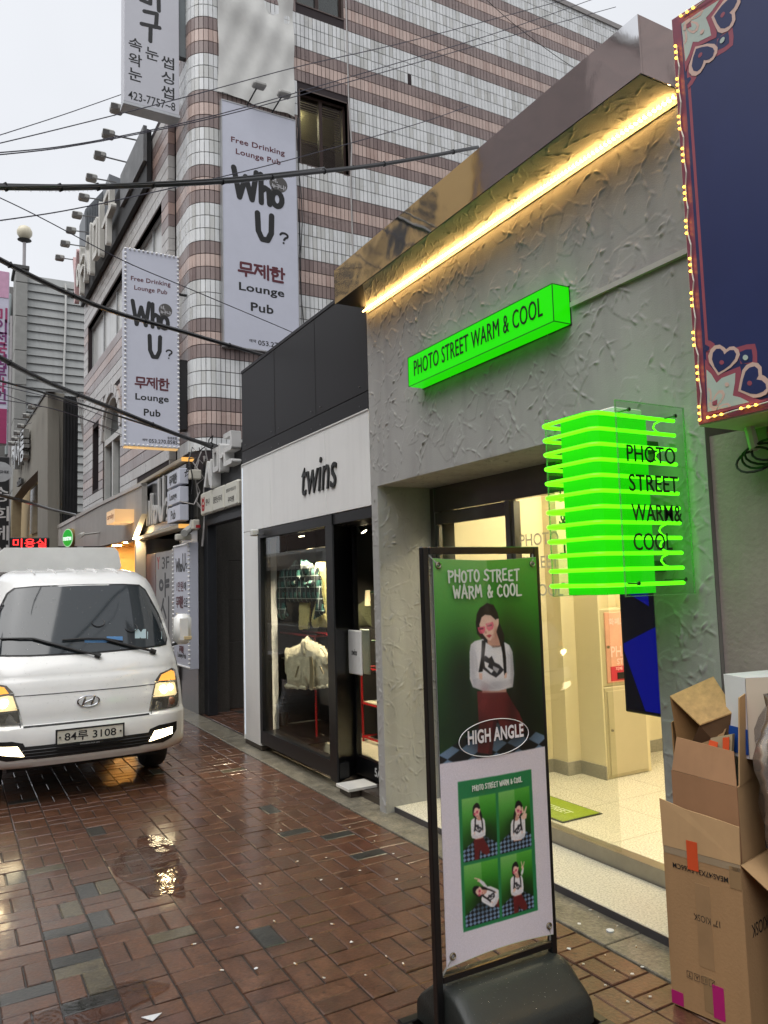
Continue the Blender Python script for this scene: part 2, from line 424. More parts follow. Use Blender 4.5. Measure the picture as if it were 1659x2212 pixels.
# repaired patches of grey and khaki bricks seen in the street
REPAIR = {}
for (px, py, k) in ((185,2055,5),(215,2090,4),(232,2113,4),(232,2150,5),(265,2190,4),(75,2130,5),(295,1985,4),(270,1990,4),(335,2018,4),
                    (182,1923,5),(108,1905,5),(20,1900,5),(225,1990,5),(185,1995,5),(130,1950,5),(155,1955,4),(215,1925,4),(240,1925,4),(110,1870,4),(135,1865,4),
                    (640,1800,5),(590,1745,5),(770,1850,5),(800,1795,4)):
    p = fz(px, py, 0); REPAIR[(round(p.x, 2), round(p.y, 2))] = k
ranked = sorted(range(len(cells)), key=lambda i: -view_area(cells[i][0], cells[i][1]))
top300 = set(ranked[:300])
shapes = {}
rest = MB()
for i, (x, y, o) in enumerate(cells):
    w, l = (PIT-GAP, PIT/2-GAP) if o == 0 else (PIT/2-GAP, PIT-GAP)
    k = brick_kind(x, y)
    for (rx, ry), kk in REPAIR.items():
        if abs(rx-x) < w/2 and abs(ry-y) < l/2: k = kk
    dz = rb.uniform(-.0025, .0015); tx = rb.uniform(-.012, .012); ty = rb.uniform(-.012, .012); sv = rb.randrange(4)
    if i in top300:
        key = (o, k, sv)
        if key not in shapes:
            vs_, fs_ = brick_shape(w, l, sv); me = bpy.data.meshes.new('brick'); me.from_pydata(vs_, [], fs_); me.materials.append(BRICK[k]); me.update(); shapes[key] = me
        ob = bpy.data.objects.new('brick', shapes[key]); COL.objects.link(ob); ob.parent = pav
        ob.location = (x, y, dz); ob.rotation_euler = (tx, ty, 0)
    else:
        vs_, fs_ = brick_shape(w, l, sv)
        rest.add([(x+a, y+b, c + dz + a*ty*.8 + b*tx*.8) for a, b, c in vs_], fs_, k)
rest.build('paving_bricks', BRICK, pav, kind='stuff', fixn=False)
# granite edging along the shop fronts, slab by slab
kerb = MB().box(2.657, 3.4, 0, 21, -.03, -.012).build('kerb', MORTAR, kind='structure')
yk = .2
while yk < 20:
    ln = .62 + rb.random()*.06
    if yk < 8.2 or yk > 10.7: x1 = 2.93
    else: x1 = 2.93
    MB().rbox(2.661, x1, yk+.002, yk+ln-.002, -.028, .004 + rb.uniform(-.002, .002), .004).build('kerb_stone', GRANITE_WET, kerb)
    yk += ln
MB().box(2.93, 4.6, 8.2, 10.6, -.03, -.008).build('alley_ground', MORTAR, kind='structure')
# shallow puddles
WATER = bpy.data.materials.new('puddle_water'); WATER.use_nodes = True
_t = WATER.node_tree; _t.nodes.clear()
_o = _t.nodes.new('ShaderNodeOutputMaterial'); _tr = _t.nodes.new('ShaderNodeBsdfTransparent'); _gl = _t.nodes.new('ShaderNodeBsdfGlossy'); _mx = _t.nodes.new('ShaderNodeMixShader')
_fr = _t.nodes.new('ShaderNodeFresnel'); _fr.inputs[0].default_value = 1.33; _gl.inputs['Roughness'].default_value = .02; _tr.inputs[0].default_value = (.95, .94, .93, 1)
_g = _t.nodes.new('ShaderNodeNewGeometry'); _bp = _t.nodes.new('ShaderNodeBump'); _bp.inputs['Strength'].default_value = .02; _bp.inputs['Distance'].default_value = .01
_vo = _t.nodes.new('ShaderNodeTexVoronoi'); _vo.inputs['Scale'].default_value = 8.0
_wv = _t.nodes.new('ShaderNodeMath'); _wv.operation = 'SINE'; _ms = _t.nodes.new('ShaderNodeMath'); _ms.operation = 'MULTIPLY'; _ms.inputs[1].default_value = 34
_t.links.new(_g.outputs['Position'], _vo.inputs['Vector']); _t.links.new(_vo.outputs['Distance'], _ms.inputs[0]); _t.links.new(_ms.outputs[0], _wv.inputs[0])
_t.links.new(_wv.outputs[0], _bp.inputs['Height']); _t.links.new(_bp.outputs[0], _gl.inputs['Normal']); _t.links.new(_bp.outputs[0], _fr.inputs['Normal'])
_t.links.new(_fr.outputs[0], _mx.inputs[0]); _t.links.new(_tr.outputs[0], _mx.inputs[1]); _t.links.new(_gl.outputs[0], _mx.inputs[2]); _t.links.new(_mx.outputs[0], _o.inputs[0])
def puddle(px, py, rx, ry, seed, label):
    c = fz(px, py, 0); rr = random.Random(seed); ph = [rr.uniform(0, 6.3) for _ in range(4)]; pts = []
    for i in range(40):
        a = 2*math.pi*i/40; k = 1 + .22*math.sin(2*a+ph[0]) + .14*math.sin(3*a+ph[1]) + .08*math.sin(7*a+ph[2])
        pts.append((c.x + rx*k*math.cos(a), c.y + ry*k*math.sin(a), .0035))
    MB().add(pts, [list(range(40))]).build('puddle', WATER, label=label, cat='puddle', group='rain puddles in the street', kind=None)
puddle(330, 1868, .17, .62, 1, 'puddle mirroring the lorry headlight on the brown bricks')
puddle(165, 2200, .34, .17, 2, 'rippled puddle over grey and khaki bricks')
# ------------------------------------------------------------------ photo shop: rough trowelled plaster front
XF = 2.82
YL, YR = 5.20, 2.17          # ends of the front along the street
ZT = 3.855                   # soffit height
OT = 2.43; OY0, OY1 = 2.50, 5.10   # door opening: top, right and left edge
plaster = M('trowelled_plaster', L(160, 159, 156), rough=.82, var=.09, vscale=2.2, bump=.12, bscale=140, streak=.16)
def trowel(U, V, seed, density):
    """height field of trowel smears and the ridges left at their edges, metres"""
    rnd = np.random.RandomState(seed); H = np.zeros_like(U)
    w = U.max() - U.min(); h = V.max() - V.min()
    du = (U.max()-U.min())/(U.shape[1]-1)
    def win(cu, cv, R0):
        i0 = np.searchsorted(V[:,0], cv-R0); i1 = np.searchsorted(V[:,0], cv+R0); j0 = np.searchsorted(U[0], cu-R0); j1 = np.searchsorted(U[0], cu+R0)
        return (i0, i1, j0, j1) if i1-i0 > 1 and j1-j0 > 1 else None
    def field(ix, cu, cv, ang):
        i0, i1, j0, j1 = ix; u = U[i0:i1, j0:j1]-cu; v = V[i0:i1, j0:j1]-cv
        return u*math.cos(ang)+v*math.sin(ang), -u*math.sin(ang)+v*math.cos(ang)
    # overlapping trowel pats, each a thin slab with one crisp edge
    for _ in range(int(w*h*density*.45)):
        cu = U.min() + rnd.rand()*w; cv = V.min() + rnd.rand()*h; ang = rnd.rand()*6.28; ln = .04 + rnd.rand()*.09; wd = ln*(.4 + rnd.rand()*.5)
        ix = win(cu, cv, ln+wd)
        if ix is None: continue
        a, b = field(ix, cu, cv, ang); b = b + 1.5*rnd.randn()*a*a
        m = (np.abs(a) < ln*(1-.3*np.clip(b/wd, 0, 1))) & (b > -wd) & (b < wd)
        H[ix[0]:ix[1], ix[2]:ix[3]] += np.where(m, (.0008 + rnd.rand()*.0020)*np.clip((b+wd)/(2*wd), 0, 1), 0)
    # burrs left where the blade lifted
    for _ in range(int(w*h*density)):
        cu = U.min() + rnd.rand()*w; cv = V.min() + rnd.rand()*h
        ang = rnd.choice([.75, .95, .55, -.7, -.95, 1.2, 2.6, 1.9]) + rnd.randn()*.3
        ln = .022 + rnd.rand()**2*.12; amp = .0030 + rnd.rand()**1.6*.0095; bend = rnd.randn()*3.0; kink = rnd.randn()*.25 if rnd.rand() < .35 else 0
        ix = win(cu, cv, ln+.03)
        if ix is None: continue
        a, b = field(ix, cu, cv, ang); b = b + bend*a*a + kink*np.maximum(a, 0)
        prof_ = np.clip(1-(np.abs(a)/ln)**2.5, 0, 1)*(.55 + .45*np.sin(a*90 + rnd.rand()*6))
        sig = .0033 + rnd.rand()*.0026
        ridge = np.exp(-np.where(b > 0, b/(sig*.8), -b/(sig*1.5))**2)
        H[ix[0]:ix[1], ix[2]:ix[3]] += amp*prof_*ridge
    return H
def plaster_sheet(name, P, w, h, parent, seed, step=.0056, density=105, edge=True):
    """P(u,v,height) -> point; u in 0..w, v in 0..h"""
    nu = max(3, int(w/step)); nv = max(3, int(h/step))
    U, V = np.meshgrid(np.linspace(0, w, nu), np.linspace(0, h, nv))
    H = trowel(U, V, seed, density)
    rnd = np.random.RandomState(seed+1); H += .0012*np.sin(U*7+seed)*np.sin(V*5.3+1)
    if edge:
        e = np.minimum(np.minimum(U, w-U), np.minimum(V, h-V)); H = H*np.clip(e/.012, 0, 1)
    vs = [P(U[i,j], V[i,j], H[i,j]) for i in range(nv) for j in range(nu)]
    fs = [(i*nu+j, i*nu+j+1, (i+1)*nu+j+1, (i+1)*nu+j) for i in range(nv-1) for j in range(nu-1)]
    mb = MB(); mb.add(vs, fs); return mb.build(name, plaster, parent, smooth='all', fixn=False)
shop = thing('photo_shop', 'photo booth shop with rough grey trowelled plaster front and lit cream interior', 'shop', (XF, 3.7, 0))
# wall core behind the plaster skin
core = M('wall_core', L(120, 118, 112), rough=.9)
c = MB()
c.box(XF+.006, XF+.495, OY1+.006, YL, 0, ZT+.2); c.box(XF+.006, XF+.495, YR, OY0-.004, 0, ZT+.2); c.box(XF+.006, XF+.495, OY0-.004, OY1+.006, OT+.006, ZT+.2)
c.build('wall_core', core, shop)
plaster_sheet('plaster_front', lambda u, v, d: (XF - d, YL - u, OT + v), YL-YR, ZT-OT, shop, 3)
plaster_sheet('plaster_jamb_face', lambda u, v, d: (XF - d, YL - u, v), YL-OY1, OT, shop, 4, density=190)
plaster_sheet('plaster_pilaster', lambda u, v, d: (XF - d, OY0 - u, v), OY0-YR, OT, shop, 5, density=220)
plaster_sheet('plaster_reveal', lambda u, v, d: (XF + u, OY1 - d, v), .50, OT, shop, 6, density=150)
plaster_sheet('plaster_reveal', lambda u, v, d: (XF + u, OY1 - v, OT - d), .50, OY1-OY0, shop, 8, density=140)
MB().quad((XF, OY0+.002, 0), (XF+.5, OY0+.002, 0), (XF+.5, OY0+.002, OT), (XF, OY0+.002, OT)).build('plaster_reveal', plaster, shop)
# soffit under the mirror fascia, plastered too; its far corner stays black
XO = 2.555
def soff(u, v, d):
    y = YR + u; x = XO + v
    return (x, y, ZT - d)
plaster_sheet('plaster_soffit', lambda u, v, d: (XO + .003 + v, YR + u*(1 - .145*(1 - v/(XF-XO))), ZT - d), YL-YR, XF-XO-.004, shop, 9, density=140)
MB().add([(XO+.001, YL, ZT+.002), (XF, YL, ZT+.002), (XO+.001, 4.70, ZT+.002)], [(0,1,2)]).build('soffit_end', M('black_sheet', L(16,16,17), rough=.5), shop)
# polished steel fascia
steel_m = bpy.data.materials.new('mirror_steel'); steel_m.use_nodes = True
_t = steel_m.node_tree; _b = _t.nodes['Principled BSDF']; _b.inputs['Base Color'].default_value = (.72, .72, .73, 1); _b.inputs['Metallic'].default_value = 1; _b.inputs['Roughness'].default_value = .05
_n = _t.nodes.new('ShaderNodeTexNoise'); _n.inputs['Scale'].default_value = 3.0; _n.inputs['Detail'].default_value = 2
_n2 = _t.nodes.new('ShaderNodeTexNoise'); _n2.inputs['Scale'].default_value = 160; _n2.inputs['Detail'].default_value = 2
_g = _t.nodes.new('ShaderNodeNewGeometry'); _bp = _t.nodes.new('ShaderNodeBump'); _bp.inputs['Strength'].default_value = .13; _bp.inputs['Distance'].default_value = .02
_bp2 = _t.nodes.new('ShaderNodeBump'); _bp2.inputs['Strength'].default_value = .010; _bp2.inputs['Distance'].default_value = .004
_vm = _t.nodes.new('ShaderNodeVectorMath'); _vm.operation = 'MULTIPLY'; _vm.inputs[1].default_value = (1, 1, .25)
_t.links.new(_g.outputs['Position'], _n.inputs['Vector']); _t.links.new(_g.outputs['Position'], _vm.inputs[0]); _t.links.new(_vm.outputs[0], _n2.inputs['Vector'])
_t.links.new(_n.outputs[0], _bp.inputs['Height']); _t.links.new(_n2.outputs[0], _bp2.inputs['Height']); _t.links.new(_bp.outputs[0], _bp2.inputs['Normal']); _t.links.new(_bp2.outputs[0], _b.inputs['Normal'])
fas = MB().box(XO, XO+.012, YR-.006, YL+.02, ZT+.003, ZT+.275); fas.box(XO+.013, XF+.25, YR-.006, YR+.006, ZT+.003, ZT+.275)
fas.build('mirror_fascia', steel_m, shop)
MB().box(XO+.013, XF+.3, YR+.008, YL+.02, ZT+.21, ZT+.262).build('fascia_lid', M('zinc', L(120,122,125), rough=.4, metal=.8), shop)
roof = MB().box(XF+.2, 7.5, -1.0, YL, ZT+.05, ZT+.2).build('roof', M('roof_felt', L(60,60,60), rough=.9), shop)
# cable duct running along the front
pa, pb = fx(1480, 545, XF), fx(1238, 662, XF)
MB().box(XF-.022, XF-.001, YR+.004, 2.92, (pa.z+pb.z)/2-.013, (pa.z+pb.z)/2+.013).build('cable_duct', M('duct_grey', L(178,176,170), rough=.5), shop)
# LED rope light
warm = (1.0, .62, .22)
rope = thing('led_rope_light', 'warm white LED rope light tucked under the mirror fascia', 'rope light', (XF-.03, 3.7, ZT-.03))
led_on = emis('led_chip', (1.0, .60, .20), 26.0)
MB().box(XF-.010, XF-.006, YR+.01, YL-.01, ZT-.046, ZT-.010).build('channel', M('led_channel', L(170,165,150), rough=.4, metal=.5), rope)
MB().tube([(XF-.028, YR+.02, ZT-.024), (XF-.028, YL-.02, ZT-.024)], .021, 10).build('sleeve', glass('led_sleeve', (1, .97, .92), .05, .03, .99), rope)
lm = MB(); y = YR+.03; k = 0
while y < YL-.03:
    for r_ in range(3):
        yy = y + (.014 if r_ == 1 else 0)
        lm.box(XF-.020-r_*.012, XF-.013-r_*.012, yy, yy+.0105, ZT-.014-r_*.012, ZT-.007-r_*.012)
    y += .028
lm.build('led_chips', led_on, rope, kind='stuff')
# lit green box sign
neon_g = (.10, 1.0, .012)
gs = thing('green_sign', 'long lit green box sign with black lettering on the plaster front', 'sign', (2.76, 3.67, 3.02))
GY0, GY1, GZ0, GZ1, GX = 2.94, 4.40, 3.022, 3.225, 2.70
MB().rbox(GX, XF-.002, GY0, GY1, GZ0, GZ1, .004).build('light_box', emis('green_acrylic_lit', (.016, .74, .001), .60), gs)
ed = MB(); e_ = .004
for z in (GZ0-.001, GZ1-.003): ed.box(GX-.002, GX+.002, GY0, GY1, z, z+.004)
for yy in (GY0-.001, GY1-.003): ed.box(GX-.002, GX+.002, yy, yy+.004, GZ0, GZ1)
ed.box(GX, XF-.002, GY0-.002, GY0+.002, GZ0-.001, GZ0+.003); ed.box(GX, XF-.002, GY0-.002, GY0+.002, GZ1-.003, GZ1+.001)
ed.build('trim', M('green_trim', L(10, 110, 10), rough=.4), gs)
MB().box(XF-.006, XF-.001, GY0-.006, GY1+.006, GZ0-.006, GZ1+.006).build('backplate', M('sign_back', L(30,45,28), rough=.5), gs)
pl = planeX(GX, (GY0+GY1)/2, (GZ0+GZ1)/2)
lb = MB(); text(lb, pl, 'PHOTO STREET WARM & COOL', 0, .006, w=1.30, h=.106, bold=.0, spacing=1.06, depth=.003, lift=.002); lb.build('lettering', M('letter_black', L(12,16,14), rough=.35), gs)
# projecting neon sign
ns = thing('neon_sign', 'projecting green neon sign with clear acrylic plates and black lettering', 'sign', (2.6, 2.46, 1.6))
NX0, NX1, NY0, NY1 = 2.30, 2.785, 2.30, 2.63
NZ0, NZ1 = 1.66, 2.375
bodym = emis('neon_body_green', (.018, .60, .003), .55)
ch = .035
poly = [(NX0+.045+ch, NY0+.05), (2.665, NY0+.05), (2.665, NY1-.05), (NX0+.045+ch, NY1-.05), (NX0+.045, NY1-.05-ch), (NX0+.045, NY0+.05+ch)]
MB().prism(poly, 'z', NZ0-.04, NZ1+.025).build('body', bodym, ns)
for z_ in (NZ0+.05, NZ1-.12): MB().box(2.665, XF-.004, 2.42, 2.48, z_, z_+.05).build('bracket', M('bracket_green', L(40, 90, 35), rough=.5, metal=.4), ns)
MB().rbox(2.50, 2.68, 2.38, 2.50, NZ1+.027, NZ1+.06, .006).build('transformer', M('white_plastic', L(215,215,212), rough=.4), ns)
tube_m = emis('neon_tube', (.10, 1.0, .004), 1.9)
def rounded(pts, r, n=5):
    out = [Vector(pts[0])]
    for i in range(1, len(pts)-1):
        a, b, c2 = Vector(pts[i-1]), Vector(pts[i]), Vector(pts[i+1])
        p = b + (a-b).normalized()*r; q = b + (c2-b).normalized()*r
        for t in range(n+1):
            s = t/n; out.append(p*(1-s)**2 + b*2*s*(1-s) + q*s*s)
    out.append(Vector(pts[-1])); return out
for i in range(12):
    z = NZ1 - (NZ1-NZ0)*i/11
    path = rounded([(NX1, NY0, z), (NX0, NY0, z), (NX0, NY1, z), (NX1-.12, NY1, z)], .05)
    tb = MB(); tb.tube(path, .0085, 8)
    if i < 11 and i % 2 == (1 if i > 5 else 0) or i in (0, 4, 8):
        dz = (NZ1-NZ0)/11
        tb.tube([(NX1-.07 + .0, NY0+.004, z), (NX1-.10, NY0+.02, z-dz*.25), (NX1-.105, NY0+.025, z-dz*.5), (NX1-.09, NY0+.02, z-dz*.8), (NX1-.06, NY0+.004, z-dz)], .004, 6)
    tb.build('neon_tube', tube_m, ns, smooth=True)
acr = glass('acrylic_clear', (.86, .97, .86), .015, .07, .97)
for Yp, nm in ((2.245, 'near'), (2.675, 'far')):
    p_ = MB().box(2.372, 2.785, Yp-.003, Yp+.003, NZ0-.045, NZ1+.045).build('acrylic_plate', acr, ns)
    ep = MB()
    for a in (2.370, 2.783): ep.box(a, a+.003, Yp-.0035, Yp+.0035, NZ0-.046, NZ1+.046)
    for z in (NZ0-.048, NZ1+.045): ep.box(2.37, 2.786, Yp-.0035, Yp+.0035, z, z+.003)
    ep.build('plate_edge', M('acrylic_edge', L(120, 190, 110), rough=.2, alpha=.45), p_)
    sgn = 1 if Yp < 2.4 else -1
    pl = planeY(Yp - .003, 2.58, 0) if sgn > 0 else Plane((2.58, Yp+.003, 0), (-1,0,0), (0,0,1), (0,1,0))
    for s_, x0_, x1_, yy_ in (('PHOTO', 1353, 1457, 978), ('STREET', 1358, 1464, 1042), ('WARM&', 1364, 1472, 1107), ('COOL', 1368, 1451, 1170)):
        q0_, q1_ = fy(x0_, yy_, 2.242), fy(x1_, yy_, 2.242)
        words('lettering', M('letter_black', L(12,16,14), rough=.35), p_, pl, s_, ((q0_.x+q1_.x)/2-2.58)*sgn, q0_.z, w=q1_.x-q0_.x, h=.072, bold=.004, depth=.002, lift=.001)
    for (a, z) in ((2.44, NZ0+.005), (2.72, NZ0+.015), (2.44, NZ1+.01), (2.72, NZ1+.005)):
        MB().tube([(a, Yp - .012*sgn, z), (a, Yp + .10*sgn, z)], .004, 6).tube([(a, Yp-.012*sgn, z), (a, Yp-.004*sgn, z)], .009, 8).build('standoff', M('standoff_steel', L(90,110,85), rough=.3, metal=.8), p_)
# floor, step, interior
terr = M('terrazzo', L(206, 200, 182), rough=.28, var=.10, vscale=90, bump=.02, rvar=.1)
MB().rbox(2.895, 3.32, OY0-.3, OY1+.0, -.02, .045, .006).build('porch_slab', terr, shop)
MB().box(2.889, 2.8945, OY0-.3, OY1, -.02, .043).build('slab_trim', M('steel_trim', L(92,90,96), rough=.35, metal=.7), shop)
MB().box(3.32, 3.40, .2, OY1, 0, .135).build('threshold', M('threshold_steel', L(150,146,138), rough=.32, metal=.85, var=.12, vscale=8), shop)
fl = MB().box(3.40, 7.4, -.8, 6.2, -.02, .13).build('shop_floor', M('floor_grout', L(150,140,115), rough=.5), shop)
for i in range(7):
    for j in range(12):
        MB().box(3.402+i*.6, 3.402+i*.6+.597, -.75+j*.6, -.75+j*.6+.597, .12, .1325).build('floor_tile', terr, fl)
cream = M('cream_wall', L(226, 214, 178), rough=.5, var=.03)
w_ = MB()
w_.box(3.34, 4.35, OY1+.02, OY1+.10, .13, 2.9)      # left side wall
w_.box(4.35, 5.6, 5.9, 6.0, .13, 2.9)
w_.build('interior_wall', cream, shop)
# interior walls, skirting, ceiling light
def wallrun(pts, z0, z1, th, mat, name, parent):
    m = MB()
    for (a, b) in zip(pts[:-1], pts[1:]):
        m.box(min(a[0], b[0])-(th if a[0]==b[0] else 0), max(a[0], b[0]), min(a[1], b[1]), max(a[1], b[1])+(th if a[1]==b[1] else 0), z0, z1)
    return m.build(name, mat, parent)
for o_ in [o for o in shop.children if o.name.startswith('interior_wall')]: bpy.data.objects.remove(o_)
run = [(3.42, 4.93), (4.29, 4.93), (4.29, 4.76), (4.43, 4.76), (4.43, 4.49)]
iw = MB()
iw.box(3.40, 4.29, 4.93, 5.10, .13, 2.75); iw.box(4.29, 4.43, 4.76, 5.10, .13, 2.75); iw.box(4.43, 4.445, 4.49, 4.78, .13, 2.75)
iw.box(4.43, 4.93, 4.76, 4.90, .13, 2.75); iw.box(4.90, 4.93, 4.50, 4.76, .13, 2.75)
iw.box(4.93, 7.4, 4.95, 5.10, .13, 2.75); iw.box(7.3, 7.4, -.8, 5.1, .13, 2.75); iw.box(3.42, 7.4, -.8, -.7, .13, 2.75); iw.box(3.42, 3.5, -.8, 2.45, .13, 2.75)
iw.build('interior_wall', cream, shop)
sk = MB(); skm = M('skirting_stone', L(150, 146, 132), rough=.4, var=.15, vscale=60)
sk.box(3.41, 4.278, 4.918, 4.929, .1335, .235); sk.box(4.278, 4.289, 4.748, 4.918, .1335, .235); sk.box(4.289, 4.418, 4.748, 4.759, .1335, .235)
sk.box(4.416, 4.429, 4.48, 4.748, .1335, .235); sk.box(4.93, 7.2, 4.938, 4.949, .1335, .235)
sk.build('skirting', skm, shop)
MB().box(3.30, 7.4, -.8, 5.1, 2.75, 2.80).build('ceiling', M('ceiling_cream', L(235, 228, 200), rough=.7, var=.02), shop)
tr_ = MB()
for z in (2.24,): tr_.box(3.40, 4.9, 4.90, 4.925, 2.15, 2.16)
for (x_, y_) in ((4.2, 4.2), (4.2, 2.6), (5.6, 3.6), (5.6, 1.6), (3.9, 3.4)):
    MB().box(x_-.28, x_+.28, y_-.28, y_+.28, 2.735, 2.748).build('ceiling_panel_light', emis('panel_warm', (1.0, .88, .62), 17), shop)
# steel door frame, transom and glass
stl = M('brushed_steel', L(128,126,122), rough=.28, metal=.9, var=.12, vscale=7, stretch=(1,1,.1))
dk = M('dark_steel', L(122,119,117), rough=.22, metal=.9, var=.1)
DX = 3.30
fr = MB(); fr.box(DX-.01, DX+.05, 5.045, 5.098, .045, 2.42); fr.box(DX-.01, DX+.05, 4.11, 4.16, .135, 2.23); fr.box(DX-.004, DX+.05, 4.07, 4.095, .135, 2.22)
fr.build('door_frame', stl, shop)
MB().box(DX-.006, DX+.06, OY0, 5.045, 2.23, 2.425).build('transom_panel', dk, shop)
MB().box(DX, DX+.04, 4.16, 5.045, 2.13, 2.225).build('door_header', dk, shop)
MB().box(DX+.002, DX+.03, 5.00, 5.04, .135, 2.13).build('door_stile', stl, shop)
gl_ = glass('shop_glass', (.97, .98, .95), .01, .09, .97)
MB().box(DX+.012, DX+.020, 4.162, 4.998, .14, 2.13).build('glass_panel', gl_, shop)
MB().box(DX+.032, DX+.040, 3.30, 4.068, .14, 2.22).build('glass_door', gl_, shop)
# ghost of the window lettering on the glass
plg = planeX(DX+.030, 3.75, 0)
for s_, zc in (('PHOTO', 1.95), ('STREET', 1.80), ('& COOL', 1.62)): words('window_lettering', M('frosted_white', L(225,222,205), rough=.6, alpha=.55), shop, plg, s_, -.12, zc, h=.08, bold=.01, depth=.0006, lift=.0005)
# change machine
vm = thing('change_machine', 'beige steel banknote change machine with pink printed front', 'machine', (4.66, 4.62, .13))
bm_ = M('beige_enamel', L(196, 184, 150), rough=.35, var=.03)
MB().rbox(4.45, 4.895, 4.49, 4.755, .133, .83, .006).build('lower_cabinet', bm_, vm)
d_ = MB().rbox(4.475, 4.875, 4.480, 4.4895, .16, .80, .003).build('cabinet_door', bm_, vm)
MB().tube([(4.50, 4.479, .50), (4.50, 4.468, .50)], .010, 8).build('lock', M('lock_steel', L(180,178,170), rough=.2, metal=1), d_)
MB().rbox(4.45, 4.895, 4.50, 4.755, .832, 1.435, .006).build('upper_case', bm_, vm)
fp = MB().rbox(4.495, 4.875, 4.490, 4.4995, .86, 1.41, .003).build('front_print', M('print_pink', L(226, 168, 142), rough=.35, var=.22, vscale=3), vm)
plm = planeY(4.4895, 4.685, 0)
for s_, dx_, zc, w0, h0 in (('화폐교환기', 0, 1.335, .30, .055), ('PH.O', -.03, 1.10, .22, .085), ('STREET', .02, 1.02, .2, .045), ('지폐 배출구', 0, .965, .2, .028)):
    words('print_lettering', M('print_white', L(240, 205, 195), rough=.4), fp, plm, s_, dx_, zc, w=w0, h=h0, bold=.012, depth=.0008, lift=.0005)
MB().box(4.53, 4.84, 4.4885, 4.4899, .872, .985).build('note_tray_panel', M('print_red', L(196, 48, 66), rough=.35, var=.05), fp)
MB().box(4.60, 4.82, 4.483, 4.4884, .885, .935).build('note_tray', M('tray_black', L(25,22,22), rough=.4), fp)
MB().tube([(4.51, 4.489, 1.14), (4.51, 4.476, 1.14)], .012, 8).build('lock', M('lock_steel', L(180,178,170), rough=.2, metal=1), vm)
# advertising screen hanging behind the glass, showing a blue studio
sc = thing('wall_screen', 'upright screen showing a deep blue studio picture', 'screen', (3.47, 2.9, .9))
MB().rbox(3.455, 3.50, 2.44, 3.325, .905, 2.20, .006).build('housing', M('screen_black', L(14,14,16), rough=.3), sc)
MB().box(3.4525, 3.4548, 2.46, 3.305, .925, 2.18).build('picture', emis('screen_night', L(7, 8, 16), .8), sc)
MB().add([(3.4515, 3.305, 1.26), (3.4515, 3.305, 1.30), (3.4515, 2.98, 1.44), (3.4515, 2.46, 1.30), (3.4515, 2.46, .927), (3.4515, 3.17, .927)], [(0,1,2,3,4,5)]).build('picture_floor', emis('screen_blue', L(5, 12, 104), .7), sc)
MB().add([(3.4512, 3.305, 1.62), (3.4512, 3.305, 2.18), (3.4512, 3.10, 2.18), (3.4512, 3.10, 1.52)], [(0,1,2,3)]).build('picture_wall', emis('screen_blue_dim', L(5, 10, 90), 1.0), sc)
pf = MB(); pl = planeX(3.4508, 2.98, 0)
strokes(pf, pl, [[(0, 1.50), (.02, 1.25)], [(.02, 1.25), (.0, 1.18)]], .12, 1.36, .05, .30, .10, depth=.0003, lift=.0002)
pf.build('picture_person', emis('screen_white', L(200, 215, 235), .8), sc)
pf = MB(); strokes(pf, pl, [[(0, 1.2), (-.01, 1.0)]], .13, 1.13, .02, .16, .07, depth=.0003, lift=.0002); pf.build('picture_trousers', emis('screen_maroon', L(60, 10, 22), .8), sc)
# green door mat
mt = thing('door_mat', 'lime green door mat with dark rim just inside the shop', 'mat', (3.6, 4.2, .135))
ma, mb_ = fz(1292, 1760, .14), fz(1176, 1790, .14)
MB().rbox(3.43, 3.78, 3.885, 4.55, .1335, .139, .003).build('rim', M('mat_rim', L(40, 44, 22), rough=.8), mt)
MB().box(3.445, 3.765, 3.90, 4.535, .139, .1415).build('pile', M('mat_green', L(140, 160, 30), rough=.95, var=.15, vscale=40, bump=.4, bscale=300), mt)
tt = MB(); text(tt, Plane((3.6, 4.25, .1415), (0,-1,0), (1,0,0), (0,0,1)), 'PHOTO STREET', 0, 0, w=.5, h=.07, bold=.012, depth=.0008, lift=.0003); tt.build('mat_lettering', M('mat_white', L(210, 215, 180), rough=.9), mt)

# ------------------------------------------------------------------ shop on the right: navy sign, string lights, wall, window
nb = thing('neighbour_shop', 'shop front with mauve rendered pier and pale window frame below the navy sign', 'shop', (3.0, 1.2, 0))
mauve = M('mauve_render', L(150, 138, 134), rough=.85, var=.12, vscale=4, bump=.3, bscale=50, streak=.12)
pier = MB(); pier.box(2.845, 3.2, 1.90, YR-.002, 0, 2.285); pier.build('pier', mauve, nb)
MB().box(2.87, 3.2, 1.805, 1.897, 0, 2.285).build('dark_strip', M('dark_grey_panel', L(70, 68, 74), rough=.6), nb)
MB().box(2.84, 3.4, -1.0, 1.80, 2.22, 2.285).build('lintel', M('lintel_cream', L(190, 184, 160), rough=.6), nb)
wf = M('window_frame_cream', L(214, 208, 186), rough=.4)
f_ = MB(); f_.box(2.83, 2.93, 1.70, 1.80, 0, 2.22); f_.box(2.85, 2.92, .9, .97, 0, 2.22); f_.box(2.835, 2.92, .97, 1.70, 2.14, 2.22); f_.box(2.835, 2.92, .97, 1.70, .0, .5)
f_.build('window_frame', wf, nb)
MB().box(2.895, 2.9, .97, 1.70, .5, 2.14).build('window_glass', glass('window_glass', (.85, .9, .85), .02, .12, .8), nb)
MB().box(3.6, 3.7, -1, 1.9, 0, 2.3).build('back_wall', M('neighbour_inside', L(170, 150, 110), rough=.8), nb)
MB().box(2.83, 3.6, -1.0, 1.9, 2.29, 3.6).build('upper_wall', mauve, nb)
nv = thing('navy_sign', 'big navy shop sign with pink border, heart flowers in the corners', 'sign', (2.6, 1.2, 2.28))
